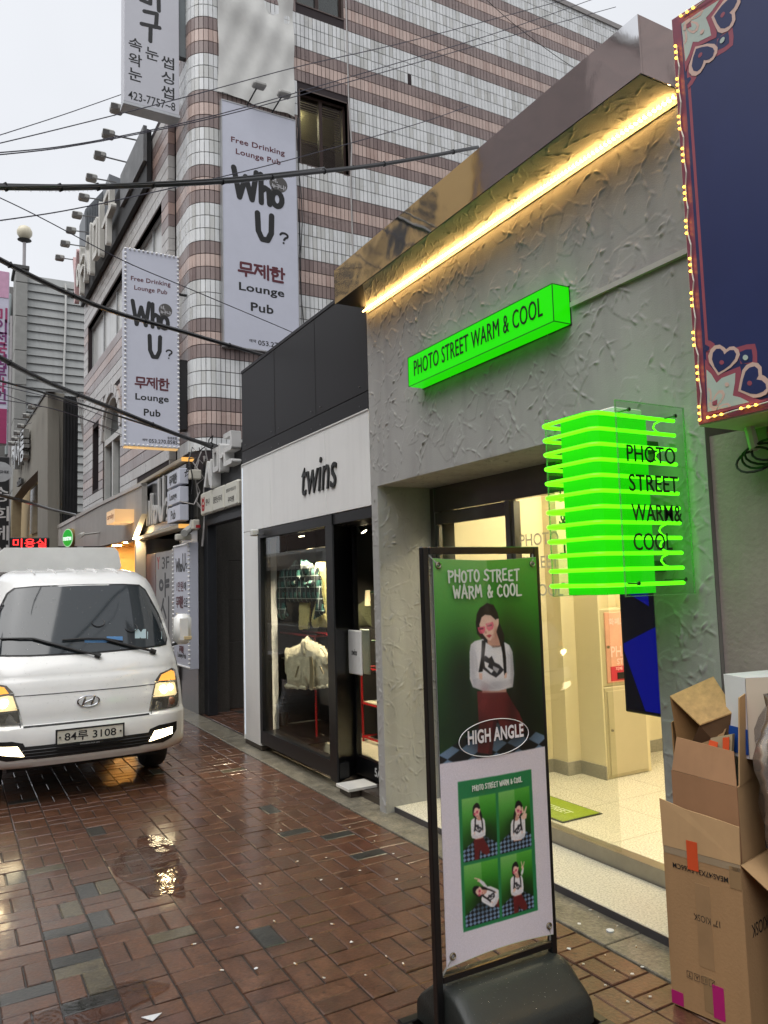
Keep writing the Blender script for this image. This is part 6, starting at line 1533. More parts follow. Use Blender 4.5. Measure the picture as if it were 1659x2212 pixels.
# headlamps
hl = P_([(1215,1555),(1240,1420),(1268,1300),(1305,1245),(1400,1200),(1432,1215),(1455,1380),(1458,1510)])
low = P_([(1250,1440),(1272,1330),(1300,1320),(1425,1320),(1440,1400),(1430,1420)])
ind = P_([(1295,1305),(1320,1255),(1395,1218),(1420,1230),(1430,1295)])
ndw = P_([(1232,1538),(1245,1455),(1445,1435),(1448,1500)])
lens = M('lamp_silver', L(186, 184, 178), rough=.12, metal=.75, var=.3, vscale=25)
on = emis('headlamp_on', (1.0, .80, .46), 26); amb = emis('indicator', (1.0, .40, .07), .9)
for sgn in (1, -1):
    q = (lambda p: p) if sgn > 0 else mir
    o_ = patch('headlamp', q(hl), lens, off=.006, cuts=2)
    patch('lamp_rim', q([(x*1.0 + (.0 if i else 0), z) for i, (x, z) in enumerate(hl)]), blk_t, o_, off=.003, cuts=1)
    patch('low_beam', q(low), M('lamp_warm', L(224,208,170), rough=.15, metal=.4, emit=(1, .74, .36), estr=.55, var=.3, vscale=30), o_, off=.010, cuts=1)
    cx_ = sum(x for x, z in low)/len(low); cz_ = sum(z for x, z in low)/len(low)
    for dx, dz, rr in ((-.035, .0, .040), (.035, .01, .030)):
        p_ = loc(sgn*(cx_+dx), 0, 0); p_ = loc(sgn*(cx_+dx), F(sgn*(cx_+dx), cz_+dz)-.012, cz_+dz)
        MB().lathe([(.004,-.012),(rr*.5,-.010),(rr*.8,-.005),(rr*.9,0)], p_, 14, axis='y').build('bulb', on, o_)
    patch('indicator', q(ind), amb, o_, off=.010, cuts=1)
    patch('side_lamp', q(ndw), M('lamp_grey', L(120,118,112), rough=.2, metal=.5, var=.4, vscale=40), o_, off=.009, cuts=1)
    fs0 = P_([(1165,1830),(1225,1700),(1300,1668),(1442,1635),(1442,1700),(1400,1770),(1330,1808)])
    fo = patch('fog_lamp_bezel', q(fs0), blk_t, off=.004, cuts=2)
    fg = P_([(1215,1800),(1262,1715),(1405,1680),(1406,1735),(1235,1797)])
    patch('fog_lamp', q(fg), emis('fog_on', (1.0, .82, .50), 7), fo, off=.008, cuts=1)
# wipers
wm = blk_t
def wip(name, pts, r): 
    q = P_(pts); MB().tube([loc(x, F(x, z)-.03, z) for x, z in q], r, 6).build(name, wm, lorry)
wip('wiper_blade', [(505,972),(700,960),(850,962),(1000,985)], .009); wip('wiper_arm', [(850,965),(980,1000),(1120,1035),(1225,1060)], .011); wip('wiper_pivot', [(1222,1058),(1262,1072)], .024)
wip('wiper_blade', [(0,962),(150,960),(260,960),(400,1000)], .009); wip('wiper_arm', [(270,962),(450,1010),(640,1060),(780,1090)], .011); wip('wiper_pivot', [(775,1088),(815,1105)], .024)
# mirrors
for sgn in (1, -1):
    c0 = fy(*T1(1482, 885), TYF+.75); mx_ = c0.x - TC
    m_ = MB().rbox(TC + sgn*mx_ - .085, TC + sgn*mx_ + .085, TYF+.66, TYF+.80, c0.z-.145, c0.z+.150, .045).build('door_mirror', paint, lorry, smooth=True)
    MB().tube([loc(sgn*(mx_-.03), .74, c0.z-.13), loc(sgn*(mx_-.10), .76, c0.z-.15), loc(sgn*.80, .80, c0.z-.11)], .016, 6).build('mirror_arm', blk_t, m_)
    MB().rbox(TC+sgn*mx_+.0, TC+sgn*mx_+.075, TYF+.652, TYF+.664, c0.z-.10, c0.z-.065, .004).build('mirror_indicator', M('lamp_amberclear', L(200,180,140), rough=.2), m_)
# side windows, doors
for sgn in (1, -1):
    m = MB(); q = [(.60, 1.14), (.98, 1.70), (1.48, 1.74), (1.48, 1.14)]
    m.add([loc(sgn*(Wd(z)+.004), y, z) for y, z in q] + [loc(sgn*(Wd(z)-.02), y, z) for y, z in q], [(0,1,2,3),(7,6,5,4)] + [(i,(i+1)%4,(i+1)%4+4,i+4) for i in range(4)])
    m.build('side_window', wsm, lorry)
# wheels, chassis, bed, roof deflector
tyre = M('tyre_black', L(24,23,22), rough=.7); rimm = M('rim_grey', L(150,150,150), rough=.4, metal=.6)
for (y, sx) in ((.93, 1), (.93, -1), (3.7, 1), (3.7, -1)):
    w = thing('x', None, None) if False else None
    t_ = MB().lathe([(.20,-.095),(.285,-.095),(.305,-.07),(.308,0),(.305,.07),(.285,.095),(.20,.095)], loc(sx*.70, y, .308), 26, axis='x').build('wheel', tyre, lorry, smooth=True)
    MB().lathe([(.02,.0),(.16,.02),(.2,.09*1)], loc(sx*.70, y, .308), 18, axis='x').build('rim', rimm, t_)
MB().box(TC-.45, TC+.45, TYF+.35, TYF+4.9, .34, .60).build('chassis', M('chassis_black', L(18,18,18), rough=.8), lorry)
MB().box(TC-.6, TC+.6, TYF+.18, TYF+.5, .26, .40).build('underguard', M('chassis_black', L(18,18,18), rough=.8), lorry)
MB().rbox(TC-.84, TC+.84, TYF+1.75, TYF+4.95, .80, 1.18, .01).build('bed', paint, lorry)
d0 = fy(*T1(940, 218), TYF+2.0); d1 = fy(*T1(990, 405), TYF+2.0); hw = d1.x - TC
dp = [(-hw, d1.z+.0), (-hw, d1.z+.05), (-hw+.03, d0.z-.05), (-hw+.07, d0.z), (hw-.07, d0.z), (hw-.03, d0.z-.05), (hw, d1.z+.05), (hw-.02, d1.z)]
MB().prism([(TC+x, z) for x, z in dp], 'y', TYF+2.0, TYF+4.4).build('roof_box', M('box_white', L(236,236,232), rough=.45, var=.05, vscale=6), lorry)
MB().box(TC-hw+.1, TC+hw-.1, TYF+1.7, TYF+4.3, 1.18, d1.z-.002).build('load_body', M('load_grey', L(120,120,120), rough=.7), lorry)

# rain on the paint and glass
dl = MB(); rdl = random.Random(17)
for i in range(420):
    x = rdl.uniform(-.8, .8); z = rdl.choice((rdl.uniform(.62, 1.12), rdl.uniform(1.15, 1.72))); r = rdl.uniform(.002, .0055)
    if abs(x) > Wd(z)*.96: continue
    p_ = loc(x, F(x, z) - (.011 if z > 1.14 else .0), z); dl.lathe([(r, 0), (r*.8, -r*.35), (r*.3, -r*.5)], p_, 6, axis='y')
dl.build('raindrops', glass('water_drop', (1,1,1), .0, .12, .98), lorry, smooth='all', kind='stuff')
for sgn in (1, -1):
    # lamp bowls and dividers behind the lens line
    for (a, b, c_) in ((1262,1312,1432), (1242,1428,1446)):
        q = P_([(a, b), (c_, b-4)]); q = q if sgn > 0 else [(-x, z) for x, z in q]
        MB().tube([loc(x, F(x, z)-.013, z) for x, z in q], .004, 5).build('lamp_divider', chrome, lorry)
    c0_ = tx(1395, 1470); x_, z_ = sgn*c0_[0], c0_[1]
    MB().lathe([(.006,-.012),(.02,-.010),(.032,-.004),(.036,0)], loc(x_, F(x_, z_)-.008, z_), 14, axis='y').build('side_reflector', M('lamp_copper', L(150,110,90), rough=.25, metal=.5), lorry)
# ------------------------------------------------------------------ banner stand
YS_ = 2.45
st = thing('banner_stand', 'black steel banner stand with weighted base holding the photo shop banner', 'banner stand', (1.83, YS_, 0))
bs = M('stand_black', L(14, 14, 15), rough=.32, var=.1, coat=.25)
SX0, SX1, SZT = 1.532, 2.095, 1.826
for x in (SX0, SX1-.028): MB().rbox(x, x+.028, YS_-.014, YS_+.014, .02, SZT, .003).build('post', bs, st)
MB().rbox(SX0+.0285, SX1-.0285, YS_-.014, YS_+.014, SZT-.028, SZT, .003).build('top_rail', bs, st)
MB().rbox(SX0+.0285, SX1-.0285, YS_-.014, YS_+.014, .262, .288, .003).build('lower_rail', bs, st)
# base frame and water tank
bf = MB()
for y in (2.235, 2.655): MB().rbox(1.50, 2.17, y-.02, y+.02, .012, .055, .004).build('base_bar', bs, st)
for x in (1.50, 2.13): MB().rbox(x, x+.04, 2.256, 2.634, .013, .053, .004).build('base_bar', bs, st)
for x in (SX0+.03, SX1-.03): MB().rbox(x-.006, x+.006, YS_-.05, YS_+.05, .05, .13, .003).build('base_gusset', bs, st)
tk = M('tank_plastic', L(32, 36, 34), rough=.55, var=.12, vscale=20, bump=.2, bscale=160, coat=.12, croug=.3)
prof_t = [(-.19,.058),(-.19,.115),(-.184,.140),(-.168,.160),(-.145,.178),(-.085,.226),(-.065,.238),(-.04,.243),(.0,.245),(.04,.243),(.065,.238),(.085,.226),(.145,.178),(.168,.160),(.184,.140),(.19,.115),(.19,.058)]
tm = MB(); xs_ = [1.565,1.572,1.59,1.62,1.78,1.95,2.05,2.08,2.098,2.105]
def sc_(i): return {0:.86,1:.93,2:.98,9:.86,8:.93,7:.98}.get(i, 1.0)
vs_ = []
for i, x in enumerate(xs_):
    s = sc_(i); vs_ += [(x, YS_ + y*(s*.2+.8), .058 + (z-.058)*s) for y, z in prof_t]
n_ = len(prof_t)
tm.add(vs_, [(i*n_+j, i*n_+j+1, (i+1)*n_+j+1, (i+1)*n_+j) for i in range(len(xs_)-1) for j in range(n_-1)] + [list(range(n_))[::-1], [(len(xs_)-1)*n_+j for j in range(n_)]])
tm.build('water_tank', tk, st, smooth=True)
dropm = glass('water_drop', (1,1,1), .0, .12, .98)
dm = MB(); rd = random.Random(3)
for i in range(190):
    x = rd.uniform(1.60, 2.08); y = rd.uniform(-.17, .06); z = np.interp(y, [p[0] for p in prof_t], [p[1] for p in prof_t]); r = rd.uniform(.0015, .005)
    dm.lathe([(r, 0), (r*.8, r*.35), (r*.3, r*.5)], (x, YS_+y, z-.0005), 6)
for i in range(46):
    x = rd.uniform(SX0+.03, SX1-.03); r = rd.uniform(.002, .005); dm.lathe([(r, 0), (r*.8, r*.45), (r*.3, r*.6)], (x, YS_+rd.uniform(-.01,.01), .288), 6); dm.lathe([(r, 0), (r*.8, r*.45), (r*.3, r*.6)], (x, YS_+rd.uniform(-.01,.01), SZT), 6)
dm.build('raindrops', dropm, st, smooth='all', kind='stuff')
# ---- printed artwork, painted pixel by pixel here
BX0, BX1, BZ0, BZ1 = 1.575, 2.075, .312, 1.784
CW, CH = 340, 1000; SS = 2
img = np.zeros((CH*SS, CW*SS, 3), np.float32); gy, gx = np.mgrid[0:CH*SS, 0:CW*SS].astype(np.float32); gx /= CW*SS; gy /= CH*SS     # u right, v down
def uv(px, py):
    p = fy(px, py, YS_-.012); return ((p.x-BX0)/(BX1-BX0), (BZ1-p.z)/(BZ1-BZ0))
def A2(x, y): return uv((1600+x/2.2114)/1.8227, (2100+y/2.2114)/1.8227)
def A3(x, y): return uv((1600+x/1.954)/1.8227, (2900+y/1.954)/1.8227)
def pmask(ps):
    m = np.zeros(gx.shape, bool); n = len(ps)
    us_ = [p[0] for p in ps]; vs__ = [p[1] for p in ps]
    j0 = max(0, int(min(us_)*CW*SS)-1); j1 = min(CW*SS, int(max(us_)*CW*SS)+2); i0 = max(0, int(min(vs__)*CH*SS)-1); i1 = min(CH*SS, int(max(vs__)*CH*SS)+2)
    if j1 <= j0 or i1 <= i0: return m
    X = gx[i0:i1, j0:j1]; Y = gy[i0:i1, j0:j1]; s = np.zeros(X.shape, bool)
    for i in range(n):
        (x0, y0), (x1, y1) = ps[i], ps[(i+1) % n]
        if y0 != y1: s ^= ((y0 > Y) != (y1 > Y)) & (X < (x1-x0)*(Y-y0)/(y1-y0) + x0)
    m[i0:i1, j0:j1] = s; return m
def fill(ps, c, a=1.0, clip=None):
    m = pmask(ps)
    if clip is not None: m &= clip
    img[m] = img[m]*(1-a) + np.array(c, np.float32)/255*a
def soft(c, r, col, a, clip=None):
    d = ((gx-c[0])/r[0])**2 + ((gy-c[1])/r[1])**2; w = (np.exp(-d*1.2)*a)[..., None]
    if clip is not None: w = w*clip[..., None]
    img[:] = img*(1-w) + np.array(col, np.float32)/255*w
def room(clip, T, hz):
    """green corner studio: two walls, dark towards the floor, chequered floor"""
    (ul, vt) = T(0, 0); (ur, vb) = T(1, 1); v = np.clip((gy-vt)/(vb-vt), 0, 1); u = (gx-ul)/(ur-ul)
    left = np.stack([np.interp(v, [0,.25,.55,.85], [c0, c1, c2, c3]) for c0, c1, c2, c3 in ((120,80,44,16),(186,160,112,56),(98,64,34,14))], -1)/255
    right = np.stack([np.interp(v, [0,.25,.55,.85], [c0, c1, c2, c3]) for c0, c1, c2, c3 in ((84,50,20,8),(170,138,76,32),(60,36,16,8))], -1)/255
    w = (u < .50 + .03*v)[..., None]; img[clip] = np.where(w, left, right)[clip]
    a_ = (u - .5)*hz[0] + v*hz[1]; b_ = -(u-.5)*hz[0] + v*hz[1]
    fl = clip & (v > hz[2] + np.abs(u-.52)*hz[3])
    ck = ((np.floor(a_) + np.floor(b_)) % 2 == 0); img[fl & ck] = np.array((122, 150, 182))/255; img[fl & ~ck] = np.array((14, 16, 20))/255
def figure(T, clip, hands=None, pants=True):
    """T maps the big portrait's own coordinates to the banner"""
    f = lambda ps, c, a=1.0: fill([T(*p) for p in ps], c, a, clip)
    hair = (18, 16, 18); skin = (226, 190, 172); shade = (196, 150, 132); knit = (226, 226, 230); kn2 = (188, 188, 196)
    if pants:
        f([(595,1370),(850,1370),(905,1470),(965,1560),(1005,1650),(1010,1725),(930,1760),(800,1690),(770,1610),(740,1760),(720,1920),(600,1900),(610,1650)], (96, 30, 32)); f([(740,1600),(770,1610),(742,1760),(722,1920),(690,1910)], (62, 18, 20)); f([(600,1500),(640,1440),(680,1450),(650,1560)], (110, 40, 40), .6)
    f([(640,1350),(850,1350),(850,1378),(640,1384)], shade)
    f([(600,700),(625,650),(690,606),(745,622),(780,690),(800,790),(835,880),(840,960),(790,990),(680,960),(640,920),(600,870),(590,780)], hair)
    f([(690,905),(765,850),(792,930),(805,990),(740,1000),(688,955)], shade)
    f([(545,965),(580,935),(650,918),(685,955),(740,990),(800,985),(838,945),(880,970),(908,1030),(920,1220),(908,1335),(780,1366),(640,1366),(560,1335),(535,1265),(535,1030)], knit)
    f([(560,1270),(600,1255),(760,1350),(640,1366),(565,1338)], kn2, .5); f([(700,1300),(900,1262),(905,1300),(790,1355)], kn2, .35); f([(575,1000),(600,1080),(605,1200),(590,1200)], kn2, .5); f([(860,1010),(850,1200),(870,1230),(880,1060)], kn2, .5)
    f([(640,1080),(672,1062),(700,1085),(725,1065),(748,1120),(790,1140),(830,1185),(800,1218),(760,1252),(705,1222),(650,1178)], (44, 44, 50)); f([(660,1110),(700,1130),(690,1160),(740,1190),(720,1215),(665,1160)], knit); f([(735,1150),(790,1175),(770,1215),(735,1180)], knit, .7)
    f([(615,740),(640,703),(720,712),(772,760),(788,795),(765,850),(748,900),(715,932),(690,926),(652,880),(625,832)], skin)
    f([(715,932),(748,900),(770,850),(786,800),(760,830),(735,885)], shade, .6); f([(610,720),(650,695),(690,690),(640,730),(622,790)], hair); f([(690,690),(740,700),(788,770),(792,740),(760,660)], hair)
    f([(604,816),(668,808),(672,835),(660,868),(628,874),(612,850)], (222, 84, 116), .85); f([(674,784),(738,768),(746,800),(736,832),(702,850),(684,830)], (222, 84, 116), .85)
    f([(620,826),(655,820),(655,832),(622,838)], (60,30,40), .8); f([(690,800),(728,790),(728,802),(692,812)], (60,30,40), .8); f([(662,850),(682,850),(686,868),(668,872)], shade)
    f([(678,890),(706,878),(728,884),(706,908)], (176, 62, 72))
    f([(765,745),(790,740),(790,790),(772,800)], skin)
    f([(640,930),(675,930),(662,1060),(645,1200),(610,1205),(632,1080)], hair); f([(795,920),(832,930),(850,1080),(852,1230),(832,1232),(818,1040)], hair)
    f([(612,1212),(642,1216),(640,1272),(616,1262)], skin); f([(838,1215),(858,1205),(852,1255),(830,1258)], skin)
    if hands:
        for h in hands: f(h, skin)
full = np.ones(gx.shape, bool)
img[:] = np.array((214, 209, 219))/255
vmid = A2(285, 2005)[1]
top = gy < vmid
room(top, lambda a, b: (a, b*vmid), (4.6, 13.2, .80, .30))
soft(A2(480, 1250), (.22, .13), (4, 16, 4), .75, top); soft(A2(980, 1300), (.2, .15), (3, 12, 3), .85, top); soft(A2(740, 1600), (.45, .12), (4, 10, 4), .55, top); soft(A2(860, 900), (.12, .09), (10, 40, 8), .5, top)
figure(A2, top)
for (c_, r_, col_, al_) in ((A2(560,1150), (.035,.08), (120,120,130), .35), (A2(905,1150), (.03,.08), (90,92,100), .45), (A2(740,1330), (.12,.02), (120,118,126), .4), (A2(640,1020), (.05,.03), (245,245,248), .35), (A2(700,780), (.03,.02), (246,214,196), .4), (A2(760,860), (.02,.025), (170,118,100), .5), (A2(690,650), (.03,.015), (58,54,58), .6), (A2(660,1450), (.05,.04), (128,48,48), .4), (A2(900,1560), (.06,.06), (40,10,12), .6), (A2(640,1750), (.08,.05), (40,10,12), .6)):
    soft(c_, r_, col_, al_, top)
img[top] *= .94
fill([A3(383,345), A3(948,247), A3(1003,1333), A3(430,1503)], (34, 122, 72))
u0, v0 = A3(383,345); u1, v1 = A3(1003, 1333); gw = u1-u0
cells4 = [(.045, .12, .48, .545, 0), (.515, .12, .955, .545, 1), (.045, .565, .48, .975, 2), (.515, .565, .955, .975, 3)]
vT, vB = A3(383,345)[1], A3(430,1503)[1]; uL, uR = A3(400,900)[0], A3(975,800)[0]
for (a, b, c, d, k) in cells4:
    x0, x1, y0, y1 = uL+(uR-uL)*a, uL+(uR-uL)*c, vT+(vB-vT)*b, vT+(vB-vT)*d
    cl_ = (gx > x0) & (gx < x1) & (gy > y0) & (gy < y1)
    room(cl_, lambda p, q: (x0+(x1-x0)*p, y0+(y1-y0)*q), (8.5, 14.0, .60, .42))
    soft((x0+.5*(x1-x0), y0+.62*(y1-y0)), ((x1-x0)*.35, (y1-y0)*.2), (5, 14, 4), .7, cl_)
    asp = (CW/CH)*((BZ1-BZ0)/(BX1-BX0))/( (CW/CH)*((BZ1-BZ0)/(BX1-BX0)) )
    kx = (x1-x0)/900.0; ky = kx*(BX1-BX0)/(BZ1-BZ0)
    sc0 = {0: 1.0, 1: 1.12, 2: 1.0, 3: .95}[k]; ox = {0: -30, 1: 60, 2: 40, 3: 0}[k]; oy = {0: .10, 1: .20, 2: .26, 3: .14}[k]
    def T(x, y, k=k, sc0=sc0, ox=ox, oy=oy):
        X = (x-740)*sc0; Y = (y-608)*sc0
        if k == 2: an = -1.0; X, Y = X*math.cos(an)-(Y-300)*math.sin(an), X*math.sin(an)+(Y-300)*math.cos(an)+300
        if k == 1: X = -X
        return (x0 + (x1-x0)*.5 + (X+ox)*kx, y0 + (y1-y0)*oy + Y*ky)
    hands = {1: [[(480,900),(560,860),(640,930),(600,1000),(500,990)], [(520,880),(470,760),(500,750),(570,860)], [(560,860),(590,740),(620,750),(610,880)]],
             3: [[(860,760),(920,740),(950,800),(900,840)], [(890,750),(860,640),(885,635),(915,745)], [(920,745),(960,650),(980,662),(945,760)], [(600,1230),(670,1180),(690,1240),(620,1290)]], 2: [[(860,640),(930,640),(930,700),(870,710)], [(900,640),(880,540),(905,535),(925,640)]]}.get(k)
    if k in (1, 2, 3): fill([T(*p) for p in {1: [(545,965),(600,940),(560,1010),(510,990)], 3: [(880,970),(930,900),(950,800),(905,790),(850,900)], 2: [(860,980),(920,820),(930,700),(870,700),(820,900)]}[k]], (214,214,220), 1, cl_)
    figure(T, cl_, hands, pants=(k != 1))
img = img.reshape(CH, SS, CW, SS, 3).mean((1, 3))
for ax in (0, 1):
    for _ in range(2): img = .25*np.roll(img, 1, ax) + .5*img + .25*np.roll(img, -1, ax)
rn = np.random.RandomState(0); img = np.clip(img*(1 + .03*rn.randn(CH, CW, 1)), 0, 1)
im = bpy.data.images.new('banner_print', CW, CH); buf = np.ones((CH, CW, 4), np.float32); buf[..., :3] = img[::-1]; im.pixels.foreach_set(buf.ravel()); im.update(); im.pack()
bmat = bpy.data.materials.new('banner_vinyl'); bmat.use_nodes = True; _t = bmat.node_tree; _b = _t.nodes['Principled BSDF']; _b.inputs['Roughness'].default_value = .38
_i = _t.nodes.new('ShaderNodeTexImage'); _i.image = im; _t.links.new(_i.outputs[0], _b.inputs['Base Color'])
bn_ = thing('banner', 'green photo shop banner showing a woman with pink glasses above four snapshots', 'banner', (1.825, YS_-.02, BZ0))
def bpt(u, v):     # slack vinyl: corners pulled, edges bowed
    x = BX0 + (BX1-BX0)*u; z = BZ1 - (BZ1-BZ0)*v
    sag = .010*math.sin(math.pi*u)
    if v < .06: z -= sag*(1-v/.06)
    if v > .9: z += 2.0*sag*((v-.9)/.1)**1.5
    d = .012*math.sin(math.pi*u)*math.sin(math.pi*min(1, v*1.1)) + .010*(v**6)*math.sin(math.pi*u)
    return (x, YS_ - .016 - d, z)
nu_, nv_ = 24, 60; bm_ = MB(); vs_ = [bpt(i/(nu_-1), j/(nv_-1)) for j in range(nv_) for i in range(nu_)]
bm_.add(vs_, [(j*nu_+i, (j+1)*nu_+i, (j+1)*nu_+i+1, j*nu_+i+1) for j in range(nv_-1) for i in range(nu_-1)])
bo = bm_.build('print', bmat, bn_, smooth='all', fixn=False)
ul_ = bo.data.uv_layers.new(name='UVMap')
for p in bo.data.polygons:
    for li, vi in zip(p.loop_indices, p.vertices): ul_.data[li].uv = ((vi % nu_)/(nu_-1), 1 - (vi//nu_)/(nv_-1))
MB().add([(x, y+.003, z) for x, y, z in vs_], [(j*nu_+i, j*nu_+i+1, (j+1)*nu_+i+1, (j+1)*nu_+i) for j in range(nv_-1) for i in range(nu_-1)]).build('backing', M('vinyl_back', L(196,194,200), rough=.5), bn_, smooth='all', fixn=False)
ring = M('eyelet_brass', L(150,140,120), rough=.25, metal=.9)
for (u, v, cx_, cz_) in ((.045,.018,SX0+.03,SZT-.03),(.955,.018,SX1-.03,SZT-.03),(.05,.975,SX0+.03,.29),(.955,.975,SX1-.03,.29)):
    p = Vector(bpt(u, v)); MB().tube([p + Vector((.010*math.cos(t*.524), -.003, .010*math.sin(t*.524))) for t in range(12)], .004, 6, closed=True).build('eyelet', ring, bn_, smooth=True)
    MB().tube([p + Vector((0,-.003,0)), p*.5 + Vector((cx_, YS_-.01, cz_))*.5, Vector((cx_, YS_-.006, cz_))], .004, 5).build('tie', M('tie_clear', L(150,150,146), rough=.3), bn_)
# hand-lettered title
HF = {'P': [[(.12,.0),(.10,1)],[(.0,.95),(.7,.92),(.8,.7),(.55,.5),(.12,.45)]], 'H': [[(.05,.05),(.08,.95)],[(.08,.62),(.75,.45)],[(.8,1),(.72,.0)]], 'O': [arc(.42,.5,.38,.48,100,450,10)], 'T': [[(0,.95),(.85,1)],[(.45,.98),(.40,.0)]],
      'S': [[(.8,.9),(.5,1),(.15,.85),(.2,.62),(.6,.45),(.75,.22),(.45,.02),(.0,.1)]], 'R': [[(.1,0),(.12,1)],[(.0,.97),(.6,.95),(.72,.72),(.5,.52),(.12,.48)],[(.35,.5),(.8,.0)]], 'E': [[(.7,1),(.1,.95),(.08,.05),(.75,.05)],[(.1,.5),(.55,.55)]],
      'W': [[(0,1),(.22,.05),(.48,.7),(.72,.05),(1,1)]], 'A': [[(0,0),(.4,1),(.8,0)],[(.15,.35),(.75,.35)]], 'M': [[(0,0),(.12,1),(.45,.35),(.8,1),(.95,0)]], '&': [[(.8,.1),(.25,.75),(.38,1),(.55,.8),(.15,.35),(.3,.05),(.6,.1),(.85,.5)]],
      'C': [[(.75,.85),(.45,1),(.1,.7),(.08,.3),(.4,.02),(.75,.15)]], 'L': [[(.1,1),(.05,.05),(.8,.08)]]}
inkw = M('print_offwhite', L(206, 214, 204), rough=.45)
def handline(s, u0, v0, u1, h, sw, lift=.0136):
    """one brush-lettered line on the banner face"""
    tot = sum({' ': .55, 'W': 1.15, 'M': 1.1}.get(c, .95) for c in s); x = 0; m = MB()
    wpx = (u1-u0)*(BX1-BX0)
    pl_ = Plane((BX0 + u0*(BX1-BX0), YS_-.016, BZ1 - v0*(BZ1-BZ0)), (1,0,0), (0,0,1), (0,-1,0))
    for i, c in enumerate(s):
        w = {' ': .55, 'W': 1.15, 'M': 1.1}.get(c, .95)
        if c in HF:
            cw = wpx/tot; dy = .06*h*math.sin(i*2.3)
            strokes(m, pl_, HF[c], (x + w*.44)*cw, dy, w*.80*cw, h*(1+.06*math.sin(i*1.7)), sw, depth=.0004, lift=lift, box=(0,0,1 if c in 'WM' else .85,1), n=4)
        x += w
    return m.build('hand_lettering', inkw, bn_)
(ua, va), (ub, vb_) = A2(340, 385), A2(965, 355); handline('PHOTO STREET', ua, (va+vb_)/2, ub, .044, .0075)
(ua, va), (ub, vb_) = A2(385, 510), A2(985, 495); handline('WARM & COOL', ua, (va+vb_)/2, ub, .046, .0075)
(ua, va), (ub, vb_) = A3(485, 390), A3(870, 325); handline('PHOTO STREET WARM & COOL', ua, (va+vb_)/2, ub, .019, .0035)
(ua, va) = A2(742, 1742); plH = Plane((BX0+ua*(BX1-BX0), YS_-.016, BZ1-va*(BZ1-BZ0)), (1,0,0), (0,0,1), (0,-1,0))
words('bold_lettering', M('print_paper', L(224,222,226), rough=.45), bn_, plH, 'HIGH ANGLE', .008, .0, w=.265, h=.052, bold=.03, depth=.0005, lift=.0145, spacing=1.04)
MB().tube([plH(.165*math.cos(t*.1309) + .0, .068*math.sin(t*.1309)-.012, .0148) for t in range(48)], .0016, 4, closed=True).build('oval_outline', M('print_paper', L(224,222,226), rough=.45), bn_)
words('shirt_lettering', M('print_grey', L(90,90,92), rough=.5), bn_, Plane(plH(-.0, .33, 0), (1,0,0), (0,0,1), (0,-1,0)), 'GEORGIA', .025, .0, w=.04, h=.008, bold=.01, depth=.0003, lift=.0136)

# ------------------------------------------------------------------ cardboard boxes
card = M('cardboard', L(168, 132, 92), rough=.85, var=.10, vscale=4, bump=.12, bscale=90, stretch=(1,1,.2), streak=.10)
card2 = M('cardboard_pale', L(186, 150, 108), rough=.85, var=.10, vscale=5, streak=.12); cin = M('cardboard_inside', L(150, 112, 70), rough=.9, var=.12)
tape = M('tape_brown', L(150, 122, 88), rough=.2, var=.05)
ca = Vector((2.525, 2.268, 0)); cb_ = Vector((2.582, 1.958, 0)); e1 = (cb_-ca).normalized(); e2 = Vector((-e1.y, e1.x, 0))
if e2.x < 0: e2 = -e2
WA, DA = (cb_-ca).length, .25
def boxpt(a, d, z): return ca + e1*a + e2*d + Vector((0, 0, z))
def slab(mb, pts, n, th):
    """board from four corners, thickness th along n"""
    n = Vector(n).normalized(); q = [Vector(p) for p in pts]; b = [p + n*th for p in q]; k = len(q)
    return mb.add(q + b, [list(range(k)), list(range(k, 2*k))[::-1]] + [(i, (i+1) % k, (i+1) % k + k, i+k) for i in range(k)])
bxA = thing('cardboard_box', 'tall open cardboard box with black kiosk print standing on the pavement', 'box', tuple(boxpt(WA/2, DA/2, 0)))
HA = .612
slab(MB(), [boxpt(0,0,.006), boxpt(WA,0,.006), boxpt(WA,0,HA), boxpt(0,0,HA)], e2, .005).build('front', card, bxA)
slab(MB(), [boxpt(WA,.0052,.006), boxpt(WA,DA,.006), boxpt(WA,DA,HA), boxpt(WA,.0052,HA)], -e1, .005).build('side', card, bxA)
slab(MB(), [boxpt(0,.0052,.006), boxpt(0,DA,.006), boxpt(0,DA,HA), boxpt(0,.0052,HA)], e1, .005).build('side', card, bxA)
slab(MB(), [boxpt(.006,DA-.006,.006), boxpt(WA-.006,DA-.006,.006), boxpt(WA-.006,DA-.006,HA), boxpt(.006,DA-.006,HA)], e2, .005).build('back', card, bxA)
rag = [boxpt(0,-.002,HA+.001), boxpt(WA,-.002,HA+.001), boxpt(WA,.008,HA+.135), boxpt(WA*.8,.010,HA+.142), boxpt(WA*.55,.012,HA+.150), boxpt(WA*.3,.012,HA+.156), boxpt(.02,.012,HA+.172), boxpt(-.012,.012,HA+.178)]
slab(MB(), rag, e2, .005).build('flap', card2, bxA)
slab(MB(), [boxpt(WA+.003,.0,HA), boxpt(WA+.003,DA*.9,HA), boxpt(WA+.11,DA*.9,HA-.09), boxpt(WA+.13,.06,HA-.13)], -e1, .005).build('flap', card2, bxA)
plA = Plane(boxpt(WA/2, -.0004, 0), e1, (0,0,1), -e2)
cink = M('box_ink', L(36,30,26), rough=.7)
words('print', cink, bxA, plA, 'MEAS:47X31.5X66CM', -.006, .545, w=.225, h=.020, bold=.006, rot=math.pi, depth=.0004, lift=.0016)
words('print', cink, bxA, plA, '17" KIOSK', .01, .37, w=.105, h=.026, rot=math.pi, depth=.0004, lift=.0004)
plA2 = Plane(boxpt(WA+.0004, .12, 0), e2, (0,0,1), e1)
